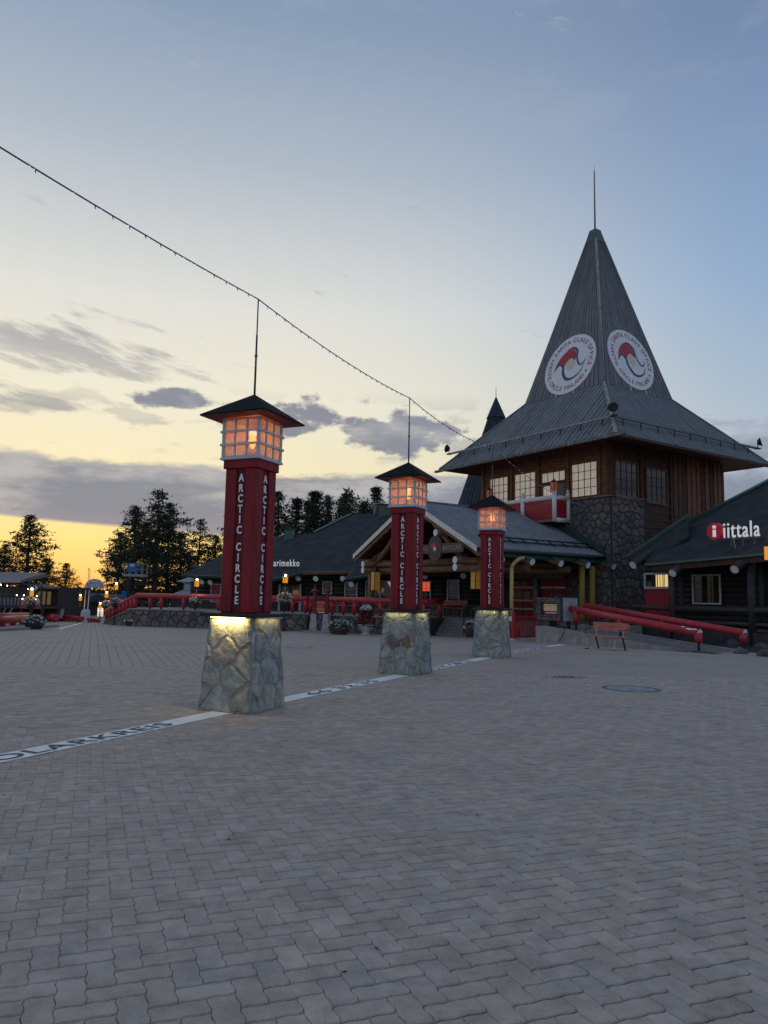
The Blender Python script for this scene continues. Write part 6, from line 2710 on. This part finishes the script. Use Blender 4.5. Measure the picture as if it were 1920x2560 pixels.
# ================================================================== TREES
m_needle = [mat('pine_needle_%d' % k, c, .7, .25, 1.5, gain=1.0) for k, c in enumerate([(0.040, 0.052, 0.026), (0.030, 0.040, 0.022), (0.055, 0.062, 0.030)])]
m_bark = mat('pine_bark', (0.075, 0.048, 0.034), .9, .3, 6, .4, 20)
m_birch = [mat('birch_leaf_%d' % k, c, .7, .25, 1.5, gain=1.0) for k, c in enumerate([(0.060, 0.075, 0.032), (0.045, 0.058, 0.028), (0.08, 0.085, 0.035)])]


def tree_mesh(seed, h, kind):
    """returns (trunk MB, crown MB) round the origin"""
    rng = random.Random(seed)
    tr, cr = MB(), MB()
    r0 = h * .016 + .05
    n = 9
    pts = [V((0, 0, -.3))]
    ox = oy = 0
    for k in range(1, n + 1):
        ox += rng.uniform(-.03, .03) * h * .25
        oy += rng.uniform(-.03, .03) * h * .25
        pts.append(V((ox, oy, h * .98 * k / n)))
    for k in range(n):
        ra, rb = r0 * (1 - k / n) ** .8 + .02, r0 * (1 - (k + 1) / n) ** .8 + .02
        tr.cyl(pts[k], pts[k + 1], ra, rb, 7, k == 0)

    def axis(z):
        f = max(0, min(.999, z / (h * .98))) * n
        k = int(f)
        return pts[k].lerp(pts[k + 1], f - k)

    def tuft(c, s, nn, flat=.55):
        for _ in range(nn):
            d = V((rng.gauss(0, 1), rng.gauss(0, 1), rng.gauss(0.25, .8))).normalized()
            p = c + V((rng.gauss(0, s * .55), rng.gauss(0, s * .55), rng.gauss(0, s * .30 * flat)))
            w = d.cross(V((rng.gauss(0, 1), rng.gauss(0, 1), rng.gauss(0, 1)))).normalized()
            l = s * rng.uniform(.5, .95)
            cr.add([p - w * l * .22, p + w * l * .22, p + d * l], [(0, 1, 2)], rng.choice((0, 0, 1, 2)))
    if kind == 'pine':
        base, whorl = .18, .030
    elif kind == 'tall':
        base, whorl = .42, .032
    elif kind == 'spruce':
        base, whorl = .10, .028
    else:
        base, whorl = .22, .03
    z = base * h
    while z < h * .985:
        f = (z - base * h) / (h * (1 - base))
        if kind in ('pine', 'tall'):
            prof = (math.sin(min(1, f * 1.35 + .22) * PI * .62) * (1 - f ** 2.2)) * (.30 if kind == 'pine' else .25)
            el = R_(-4 + 38 * f)
        elif kind == 'spruce':
            prof = (1 - f) ** .85 * .17 + .012
            el = R_(-14 + 40 * f)
        else:
            prof = math.sin((f * .88 + .12) * PI) ** .8 * .24
            el = R_(15 + 45 * f)
        nb = rng.choice((3, 4, 5)) if kind != 'spruce' else 6
        a0 = rng.uniform(0, 6.28)
        for b in range(nb):
            ln = h * prof * rng.uniform(.45, 1.12)
            if kind == 'tall' and rng.random() < .25:
                continue
            a = a0 + 2 * PI * b / nb + rng.uniform(-.4, .4)
            e = el + rng.uniform(-.2, .2)
            d = V((math.cos(a) * math.cos(e), math.sin(a) * math.cos(e), math.sin(e)))
            s0 = axis(z)
            mid = s0 + d * ln * .55
            end = s0 + d * ln + ZU * ln * (.10 if kind != 'spruce' else .02)
            tr.cyl(s0, mid, .018 * h / 10 + .012, .012 * h / 10 + .006, 4, False)
            tr.cyl(mid, end, .012 * h / 10 + .006, .004, 4, False)
            nt = max(2, int(ln / .30))
            for q in range(nt):
                g = (q + rng.uniform(.2, 1)) / nt
                if g < .22 and kind != 'spruce':
                    continue
                p = s0.lerp(mid, g / .55) if g < .55 else mid.lerp(end, (g - .55) / .45)
                sp = ln * .16
                p = p + V((rng.gauss(0, sp), rng.gauss(0, sp), rng.gauss(0, sp * .35)))
                tuft(p, {'birch': .46, 'spruce': .33}.get(kind, .42), {'birch': 14, 'spruce': 15}.get(kind, 13), .75 if kind != 'birch' else 1.6)
        z += h * whorl * rng.uniform(.75, 1.25)
    tuft(axis(h * .97), .3, 20, 1.5)
    return tr, cr


TREES = {}
for key, seed, h, kind in (('pineA', 1, 12.0, 'pine'), ('pineB', 2, 12.0, 'pine'), ('tallA', 3, 12.0, 'tall'), ('tallB', 4, 12.0, 'tall'), ('spruceA', 5, 12.0, 'spruce'), ('spruceB', 8, 12.0, 'spruce'), ('birchA', 6, 12.0, 'birch'), ('pineC', 7, 12.0, 'pine')):
    tr, cr = tree_mesh(seed, h, kind)
    mt, mc = tr.mesh('trunk'), cr.mesh('crown')
    mt.materials.append(m_bark)
    for q in (m_birch if kind == 'birch' else m_needle):
        mc.materials.append(q)
    mc.polygons.foreach_set('material_index', cr.mi)
    TREES[key] = (mt, mc)


def tree(px, ytop, D, key, name, label, group, rot=0.0, wide=1.0):
    p = at(px, ytop, D)
    z = gh(D) - .05
    s = (p.z - z) / 12.0
    t = thing(name, label, 'tree', (p.x, p.y, z), group, rot)
    t.scale = (s * wide, s * wide, s)
    for me, nm in zip(TREES[key], ('trunk', 'crown')):
        o = bpy.data.objects.new(nm, me)
        COL.objects.link(o)
        o.parent = t
    return t


g1, g2 = 'trees beyond the square', 'trees behind the log house'
tree(78, 1288, 92, 'pineA', 'pine_tree', 'broad lone pine behind the cafe deck, taller than its neighbours', g1, .4, 1.3)
tree(12, 1360, 96, 'pineB', 'pine_tree', 'lower pine beside the broad lone pine behind the cafe deck', g1, 1.0, 1.3)
tree(-45, 1330, 92, 'pineC', 'pine_tree', 'pine standing behind the striped cafe awning', g1, 2.2, 1.3)
tree(112, 1395, 100, 'pineC', 'pine_tree', 'short dark pine between the lone pine and the bushy pine', g1, 3.0, 1.5)
tree(168, 1408, 84, 'pineB', 'pine_tree', 'short bushy pine close to the arched sign', g1, 2.0, 1.45)
tree(398, 1226, 84, 'tallB', 'pine_tree', 'tallest pine of the clump, its open top above the boom lift', g1, .9, 1.25)
tree(428, 1258, 88, 'pineB', 'pine_tree', 'tall pine just beside the tallest one of the clump', g1, 4.0, 1.0)
tree(338, 1266, 86, 'pineC', 'pine_tree', 'pine leaning over the boom lift basket, second tallest of the clump', g1, 1.6, 1.15)
tree(302, 1330, 92, 'pineA', 'pine_tree', 'spreading pine at the open edge of the clump, towards the arched sign', g1, 2.6, 1.15)
tree(366, 1305, 80, 'pineA', 'pine_tree', 'dark pine in the middle of the clump behind the boom lift', g1, 5.0, 1.1)
tree(455, 1335, 94, 'pineA', 'pine_tree', 'shorter pine of the clump next to the grey-roofed hut', g1, 3.7, 1.2)
tree(503, 1297, 98, 'tallA', 'pine_tree', 'slender thin-crowned pine standing apart above the grey-roofed hut', g1, .2, .95)
tree(541, 1338, 98, 'pineC', 'pine_tree', 'thin pine behind the end of the log house roof', g1, 1.1, 1.1)
tree(478, 1400, 100, 'pineB', 'pine_tree', 'low pine behind the grey-roofed hut', g1, 2.4, 1.4)
for k, (px, yt, D, key, lab, w) in enumerate((
        (612, 1235, 84, 'pineA', 'pine behind the red bright-ledged pillar and the log house roof', 1.0),
        (655, 1250, 88, 'spruceA', 'spruce directly behind the bright-ledged pillar', 1.2),
        (700, 1228, 82, 'pineB', 'tall dark pine above the green roof vent of the log house', 1.0),
        (737, 1240, 86, 'spruceB', 'narrow spruce between the tall pine and its twin tops', 1.25),
        (768, 1252, 90, 'spruceA', 'shorter spruce behind the middle of the felt roof', 1.25),
        (799, 1224, 83, 'spruceB', 'pointed spruce, highest of those over the felt roof', 1.35),
        (818, 1240, 88, 'pineC', 'pine touching the pointed spruce over the felt roof', .8),
        (868, 1236, 84, 'birchA', 'round light green birch above the green roof verge', 1.05),
        (905, 1258, 90, 'birchA', 'smaller birch in front of the stone chimney', 1.0),
        (925, 1275, 94, 'pineA', 'low pine behind the stone chimney', 1.2),
        (948, 1213, 86, 'spruceB', 'slim spruce with a bare tip beside the middle lamp pillar', 1.0),
        (985, 1262, 92, 'spruceA', 'low spruce hidden by the middle lamp pillar', 1.2))):
    nm = {'b': 'birch_tree', 's': 'spruce_tree', 'p': 'pine_tree'}[key[0]]
    tree(px, yt, D, key, nm, lab, g2, k * 1.3, w)


def shrub_belt():
    rng = random.Random(61)
    mb = MB()
    for _ in range(15000):
        a = rng.uniform(-1.0, 1.0)
        D = rng.uniform(104, 122)
        x = a * 85
        hh = 2.6 + 1.2 * noise.noise(V((x * .11, D * .05, 0))) + .8 * noise.noise(V((x * .4, 3, 0)))
        z = gh(D) + hh * (rng.random() ** .7)
        c = V((x, D, z))
        d = V((rng.gauss(0, 1), rng.gauss(0, .5), rng.gauss(.3, .8))).normalized()
        w = d.cross(V((rng.gauss(0, 1), rng.gauss(0, 1), rng.gauss(0, 1)))).normalized()
        l = rng.uniform(.5, 1.0)
        mb.add([c - w * l * .35, c + w * l * .35, c + d * l], [(0, 1, 2)], rng.choice((0, 1, 2)))
    o = mb.build('shrub_belt', m_needle)
    tag(o, 'dark belt of low shrubs and young trees along the horizon', 'shrubs')
    o['kind'] = 'stuff'


shrub_belt()

# ================================================================== FAR LEFT SIDE OF THE SQUARE
def gd(px, py):
    g = gp(px, py)
    g.z = gh(g.y)
    return g


def build_arch_sign():
    g = gd(212, 1555)
    D = g.y
    t = thing('arch_sign', 'white arched pizza and burger sign on twin poles with blue stars', 'sign', g)
    k = D / F_PX
    cx = at(236, 1480, D)
    for dx in (-.12, .14):
        MB().cyl(g + V((dx, 0, 0)), at(218, 1485, D) + V((dx, 0, .3)), .035, n=8).build('pole', m_trim, t, True)
    w = 49 * k / 2
    c = V((cx.x, D - .06, at(236, 1470, D).z))
    hh = 23 * k
    loop = [c + V((-w, 0, 0)), c + V((w, 0, 0))] + [c + V((w * math.cos(PI * q / 14), 0, .05 + (hh - .05) * math.sin(PI * q / 14))) for q in range(15)]
    MB().prism(loop, V((0, .08, 0))).build('panel', mat('sign_panel_white', (0.55, 0.58, 0.63), .5, .05), t)
    m_bl = mat('navy_print', (0.05, 0.06, 0.12), .5, .1)
    for word, z, wd in (("SANTA'S", .33, .78), ('PIZZA & BURGER', .11, 1.25)):
        me = text_mesh(word, .26, .003)
        xs = [v.co.x for v in me.vertices]
        me.transform(Matrix.Diagonal((wd / (max(xs) - min(xs)), 1, 1, 1)))
        mesh_at(me, 'lettering', m_bl, c + V((0, -.004, z)), (1, 0, 0), (0, 0, 1), t, True)
    for a in (28, 58, 90, 122, 152):
        s = c + V((w * .78 * math.cos(R_(a)), -.004, hh * .83 * math.sin(R_(a)) + .02))
        st = [s + V((math.cos(R_(90 + 36 * q)) * (.075 if q % 2 == 0 else .03), 0, math.sin(R_(90 + 36 * q)) * (.075 if q % 2 == 0 else .03))) for q in range(10)]
        MB().poly(st[::-1]).build('star', m_bl, t)
    b = gd(211, 1556)
    bb = thing('a_board', 'white rounded pavement board at the foot of the arched sign', 'sign', b)
    MB().prism([b + V((-.32, 0, 0)), b + V((.32, 0, 0)), b + V((.32, .08, .75)), b + V((.2, .1, .92)), b + V((-.2, .1, .92)), b + V((-.32, .08, .75))], V((0, .05, 0))).build('panel', mat('sign_panel_white', (0.55, 0.58, 0.63)), bb)
    MB().obox(b + V((-.22, -.012, .2)), V((.44, 0, 0)), V((0, .01, .0)), V((0, .04, .5))).build('print_area', mat('pale_blue_print', (0.36, 0.42, 0.5), .5, .2, 8), bb)
    b = gd(148, 1553)
    bb = thing('a_board', 'dark framed pavement board with a pale poster near the red rails', 'sign', b)
    MB().prism([b + V((-.36, 0, 0)), b + V((.36, 0, 0)), b + V((.36, .12, .98)), b + V((-.36, .12, .98))], V((0, .05, 0))).build('frame', m_black, bb)
    MB().prism([b + V((-.28, -.006, .22)), b + V((.28, -.006, .22)), b + V((.28, .108, .92)), b + V((-.28, .108, .92))], V((0, -.006, 0))).build('poster', mat('pale_blue_print', (0.36, 0.42, 0.5)), bb)
    b = gd(249, 1556)
    bb = thing('menu_board', 'lit white menu board on a post behind the short lantern', 'sign', b)
    z0, z1 = at(249, 1541, b.y).z, at(249, 1519, b.y).z
    w = 14 * b.y / F_PX / 2
    MB().obox(V((b.x - w, b.y, z0)), V((2 * w, 0, 0)), V((0, .06, 0)), V((0, 0, z1 - z0))).build('panel', mat('lit_menu', (0.7, 0.7, 0.62), .5, .1, 20, emit=(1, .95, .8), estr=.45), bb)
    MB().cyl(b, V((b.x, b.y + .05, z1)), .03, n=6).build('post', m_black, bb)
    for q in range(4):
        MB().obox(V((b.x - w * .7, b.y - .004, z0 + .1 + q * .13)), V((1.4 * w, 0, 0)), V((0, .002, 0)), V((0, 0, .03))).build('print_line', m_gut, bb)


build_arch_sign()


def far_rails():
    def rail(label, x0, y0, x1, y1, n, gy0, gy1, r=.14):
        a, b = gd(x0, gy0), gd(x1, gy1)
        pa, pb = at(x0, y0, a.y), at(x1, y1, b.y)
        posts = []
        for k in range(n):
            f = (k + .5) / n
            p = pa.lerp(pb, f)
            posts.append((p, gh(p.y)))
        log_railing(label, [pa, pb], posts, r, stub=.06, endcap=False)
    rail('thick red log railing ending by the low dark planter', -40, 1553, 68, 1546, 4, 1576, 1566, .19)
    rail('red log railing behind the kerb, parallel to the thicker one', -40, 1541, 70, 1538, 4, 1564, 1560, .17)
    rail('short stout red railing near the dark framed board', 112, 1541, 142, 1543, 3, 1553, 1556, .21)
    rail('long low red railing between the dark board and the arched sign', 160, 1542, 206, 1546, 5, 1554, 1556, .13)
    rail('low red railing beyond the arched sign', 219, 1548, 247, 1550, 4, 1557, 1557, .12)
    # kerbed island on the left
    k0, k1 = gd(-60, 1582), gd(72, 1574)
    d = (k1 - k0).normalized()
    o = MB().prism([V((p.x, p.y, gh(p.y) - .03)) for p in (k0, k1, k1 + V((-1.2, 6, 0)), k0 + V((-12, 14, 0)))], ZU * .14)
    ob = o.build('kerbed_pavement', m_conc, kind='structure')
    ob['label'] = 'raised pavement with stone kerb before the cafe'
    # white strip on the ground
    a, b = gd(146, 1573), gd(206, 1557)
    q = V((.10, .02, 0))
    o = MB().add([V((p.x, p.y, gh(p.y) + .004)) for p in (a - q, a + q, b + q, b - q)], [(0, 1, 2, 3)]).build('kerb_line', m_line)
    tag(o, 'thin pale kerb line running to the arched sign', 'painted line')


far_rails()


def build_cafe():
    rng = random.Random(71)
    g = gd(40, 1558)
    D = 52.0
    k = D / F_PX
    t = thing('cafe_pavilion', 'dark timber cafe deck with striped awning and glowing bulbs', 'building', V((at(40, 1540, D).x, D, gh(D))))
    X = lambda px: at(px, 1500, D).x
    Z = lambda py: at(40, py, D).z
    gz = gh(D)
    m_dk = mat('dark_cafe_wood', (0.03, 0.027, 0.028), .7, .2, 5)
    m_rl = mat('grey_violet_banner', (0.15, 0.14, 0.17), .7, .35, 3)
    MB().obox((X(-90), D + 3, gz - .1), (X(98) - X(-90), 0, 0), (0, 6, 0), (0, 0, Z(1462) - gz)).build('rear_wall', m_dk, t)
    MB().obox((X(-90), D, Z(1516) - .15), (X(102) - X(-90), 0, 0), (0, 4, 0), (0, 0, .15)).build('deck', m_dk, t)
    for px in range(-80, 104, 26):
        MB().obox((X(px), D + .1, gz - .1), (.14, 0, 0), (0, .14, 0), (0, 0, Z(1516) - gz)).build('deck_post', m_dk, t)
    MB().obox((X(-90), D + .02, Z(1514)), (X(100) - X(-90), 0, 0), (0, .05, 0), (0, 0, Z(1492) - Z(1514))).build('railing_banner', m_rl, t)
    for px in range(-85, 101, 9):
        MB().obox((X(px), D - .02, Z(1515)), (.07, 0, 0), (0, .05, 0), (0, 0, Z(1491) - Z(1515))).build('baluster', m_dk, t)
    MB().bar((X(-90), D, Z(1491)), (X(101), D, Z(1491)), .1, .09).build('handrail', m_dk, t)
    MB().obox((X(50), D - .04, Z(1521)), (X(105) - X(50), 0, 0), (0, .04, 0), (0, 0, .16)).build('red_banner', m_redpan, t)
    for px in (36, 64, 84, 98):
        MB().obox((X(px), D + .1, Z(1514)), (.12, 0, 0), (0, .12, 0), (0, 0, Z(1464) - Z(1514))).build('roof_post', m_dk, t)
    # awning with stripes
    aw = MB()
    ax0, ax1 = X(-90), X(55)
    aw.prism([V((ax0, D - .4, Z(1456))), V((ax0, D - .4, Z(1450))), V((ax0, D + 3.5, Z(1446) + .5)), V((ax0, D + 3.5, Z(1450) + .3))], V((ax1 - ax0, 0, 0)))
    a_ = aw.build('awning', mat('grey_awning', (0.16, 0.155, 0.15), .8, .1), t)
    n = 46
    for q in range(n):
        x = ax0 + (ax1 - ax0) * q / n
        MB().obox((x, D - .43, Z(1456) - .02), ((ax1 - ax0) / n * .55, 0, 0), (0, .02, 0), (0, 0, Z(1449) - Z(1456))).build('awning_stripe', m_trim, a_)
    MB().prism([V((X(55), D + .0, Z(1462))), V((X(100), D, Z(1472))), V((X(100), D + 3.4, Z(1472))), V((X(55), D + 3.4, Z(1462)))], V((0, 0, .1))).build('side_roof', m_dk, t)
    MB().obox((X(-90), D + 3.0 - .03, Z(1500)), (X(30) - X(-90), 0, 0), (0, .02, 0), (0, 0, .9)).build('shutter', mat('grey_slat', (0.12, 0.12, 0.13), .7, .3, 30, stretch=(.1, .1, 3)), t)
    # glowing window bays
    for px in (44, 56, 70):
        MB().obox((X(px), D + 2.95, Z(1512)), (.26, 0, 0), (0, .02, 0), (0, 0, .95)).build('lit_window', mat('dim_lit_window', (0.25, 0.2, 0.1), .6, .3, 12, emit=(1, .75, .35), estr=.06), t)
    # bulbs
    for (px, py) in ((2, 1462), (42, 1488), (60, 1488), (92, 1490), (56, 1497), (60, 1501), (89, 1499), (18, 1464), (70, 1473)):
        p = at(px, py, D - .3)
        MB().ball(p, .036, 8, 6).build('bulb', m_hot, t, True)
    # steps rail
    for px in (8, 24):
        MB().bar((X(px), D - .5, gz), (X(px) + .5, D - .5, Z(1520)), .08, .08).build('stair_rail', m_gut, t)
    # oval sign on a post
    g = gd(84, 1558)
    t2 = thing('oval_sign', 'white oval sign on a post at the corner of the cafe deck', 'sign', V((g.x, 50.0, gh(50))))
    c = at(84, 1470, 50.0)
    MB().prism([c + V((.24 * math.cos(q * PI / 10), 0, .17 * math.sin(q * PI / 10))) for q in range(20)], V((0, .08, 0))).build('panel', mat('sign_panel_white', (0.55, 0.58, 0.63)), t2)
    MB().obox(c + V((-.13, -.006, -.03)), V((.26, 0, 0)), V((0, .004, 0)), V((0, 0, .06))).build('print_line', mat('navy_print', (0.05, 0.06, 0.12)), t2)
    MB().cyl(V((c.x, c.y + .05, gh(50))), c + V((0, .05, -.1)), .03, n=6).build('post', m_black, t2)
    # banner flag
    g = gd(128, 1552)
    t3 = thing('feather_flag', 'dark feather flag with white letters behind the red rails', 'flag', g)
    D3 = g.y
    pts = [at(x, y, D3) for x, y in ((122, 1534), (131, 1535), (139, 1500), (137, 1492), (131, 1496))]
    MB().prism(pts, V((0, .02, 0))).build('cloth', mat('navy_cloth', (0.03, 0.03, 0.05), .8, .1), t3)
    MB().tube([at(127, 1553, D3 + .03), at(133, 1505, D3 + .03), at(138, 1490, D3 + .03)], .02, 6).build('pole', m_black, t3)
    me = text_mesh('OFTCA', .55, .006, space=1.05)
    dv = (at(136, 1497, D3) - at(127, 1532, D3)).normalized()
    mesh_at(me, 'lettering', m_trim, at(131, 1515, D3) + V((0, -.01, 0)), dv, V((-dv.z, 0, dv.x)), t3, True)


build_cafe()


def far_house(label, x0, x1, ye, yr, D, wallc, roofc, depth=8, win=0, name='distant_house'):
    a, b = at(x0, ye, D), at(x1, ye, D)
    z0 = gh(D) - .2
    ze = (a.z + b.z) / 2
    zr = at((x0 + x1) / 2, yr, D).z
    t = thing(name, label, 'building', V(((a.x + b.x) / 2, D, z0)))
    MB().obox((a.x, D, z0), (b.x - a.x, 0, 0), (0, depth, 0), (0, 0, ze - z0)).build('wall', wallc, t)
    o = .5
    MB().prism([V((a.x - o, D - o, ze - .05)), V((a.x - o, D + depth / 2, zr)), V((a.x - o, D + depth + o, ze - .05))], V((b.x - a.x + 2 * o, 0, 0))).build('roof', roofc, t)
    for k in range(win):
        x = a.x + (b.x - a.x) * (k + .6) / (win + .2)
        w = MB().obox((x - .5, D - .05, z0 + 1.0), (1.0, 0, 0), (0, .04, 0), (0, 0, .9)).build('window', m_trim, t)
        MB().obox((x - .42, D - .06, z0 + 1.08), (.84, 0, 0), (0, .04, 0), (0, 0, .74)).build('pane', m_glassdk, w)
    return t


m_fw = mat('far_dark_wall', (0.045, 0.042, 0.045), .8, .2, 2)
m_fr = mat('far_grey_roof', (0.13, 0.13, 0.135), .8, .15, 2)
far_house('long dark low house behind the feather flag', 96, 186, 1503, 1483, 72, m_fw, mat('far_dark_roof', (0.06, 0.06, 0.065), .8, .2), 9, 4)
far_house('low grey-roofed house behind the arched sign', 182, 290, 1508, 1484, 80, m_fw, m_fr, 10, 5)


def build_hut():
    D = 66.0
    t = thing('kiosk_hut', 'small hut with two-tier pale grey hipped roof beyond the log house', 'hut', at(470, 1530, D))
    c = at(472, 1500, D)
    z1, z2 = at(472, 1492, D).z, at(472, 1475, D).z
    k = D / F_PX
    mr = mat('pale_grey_roof', (0.25, 0.27, 0.30), .6, .1, 3)
    def hip(z0, z1_, w0, w1, nm):
        p = [V((c.x + sx * w0, c.y + sy * w0, z0)) for sx, sy in ((-1, -1), (1, -1), (1, 1), (-1, 1))]
        q = [V((c.x + sx * w1, c.y + sy * w1, z1_)) for sx, sy in ((-1, -1), (1, -1), (1, 1), (-1, 1))]
        mb = MB().add(p + q, [(0, 1, 5, 4), (1, 2, 6, 5), (2, 3, 7, 6), (3, 0, 4, 7), (4, 5, 6, 7), (3, 2, 1, 0)])
        return mb.build(nm, mr, t)
    hip(z1, z2, 44 * k, 13 * k, 'lower_roof')
    zc = at(472, 1455, D).z
    MB().box((c.x, c.y, (z2 + zc) / 2), 22 * k, 22 * k, zc - z2 + .1).build('cupola', mat('pale_cupola', (0.32, 0.34, 0.37), .6, .2, 4), t)
    hip(zc, at(472, 1443, D).z, 26 * k, 2 * k, 'cupola_roof')
    MB().box((c.x, c.y, (gh(D) + z1) / 2), 70 * k, 70 * k, z1 - gh(D)).build('wall', m_fw, t)


build_hut()


def build_lift():
    D = 62.0
    k = D / F_PX
    base = at(318, 1530, D)
    t = thing('boom_lift', 'blue boom lift raised high with its railed work basket before the pines', 'boom lift', V((base.x, D, gh(D))))
    m_bl = mat('lift_blue', (0.03, 0.10, 0.26), .5, .15, 4)
    m_gy = mat('lift_grey', (0.22, 0.25, 0.28), .5, .15, 4)
    P_ = lambda x, y, dy=0: at(x, y, D + dy)
    a, b = P_(322, 1441), P_(310, 1508)
    MB().bar(P_(321, 1450), P_(314, 1500), .40, .34).build('upper_boom', m_black, t)
    MB().bar(P_(314, 1478), P_(309, 1512), .5, .42).build('boom_sleeve', m_bl, t)
    bx0, bx1 = P_(314, 1437), P_(365, 1437)
    MB().obox((bx0.x, D - .7, bx0.z - .14), (bx1.x - bx0.x, 0, 0), (0, 1.2, 0), (0, 0, .2)).build('basket_floor', m_gy, t)
    q0 = P_(325, 1430)
    MB().obox((q0.x, D - .72, q0.z), (24 * k, 0, 0), (0, .1, 0), (0, 0, 22 * k)).build('control_panel', m_bl, t)
    MB().obox((q0.x + .22, D - .74, q0.z + .42), (11 * k, 0, 0), (0, .02, 0), (0, 0, 7 * k)).build('panel_label', m_trim, t)
    top = P_(340, 1409).z
    for x in (318, 333, 348, 363):
        for dy in (-.68, .45):
            p = P_(x, 1436)
            MB().bar((p.x, D + dy, p.z), (p.x, D + dy, top), .04, .04).build('basket_post', m_gy, t)
    for zf in (1.0, .5):
        for dy in (-.68, .45):
            z = bx0.z + (top - bx0.z) * zf
            MB().bar((P_(318, 1436).x, D + dy, z), (P_(364, 1436).x, D + dy, z), .04, .04).build('basket_rail', m_gy, t)
    z0 = gh(D)
    MB().obox((P_(306, 1530).x - .9, D - 1.0, z0 + .35), (2.6, 0, 0), (0, 2.0, 0), (0, 0, .8)).build('chassis', m_bl, t)
    MB().bar(P_(310, 1508), V((P_(312, 1530).x, D, z0 + 1.0)), .55, .5).build('lower_boom', m_bl, t)
    for dx in (-.6, 1.3):
        for dy in (-.9, .9):
            MB().cyl((P_(306, 1530).x + dx, D + dy - .12, z0 + .38), (P_(306, 1530).x + dx, D + dy + .12, z0 + .38), .38, n=14).build('wheel', m_black, t, True)


build_lift()
for x, lab in ((219, 'thin flagpole behind the arched sign, the taller of two'), (223, 'thin flagpole behind the arched sign, the shorter of two')):
    b = at(x, 1540, 85)
    t = thing('flagpole', lab, 'flagpole', V((b.x, 85, gh(85))))
    MB().cyl(V((b.x, 85, gh(85))), at(x + 2, 1421 if x == 219 else 1424, 85), .05, .03, 6).build('pole', m_trim, t)
    MB().ball(at(x + 2, 1421 if x == 219 else 1424, 85), .07, 6, 4).build('pole_top', m_trim, t)
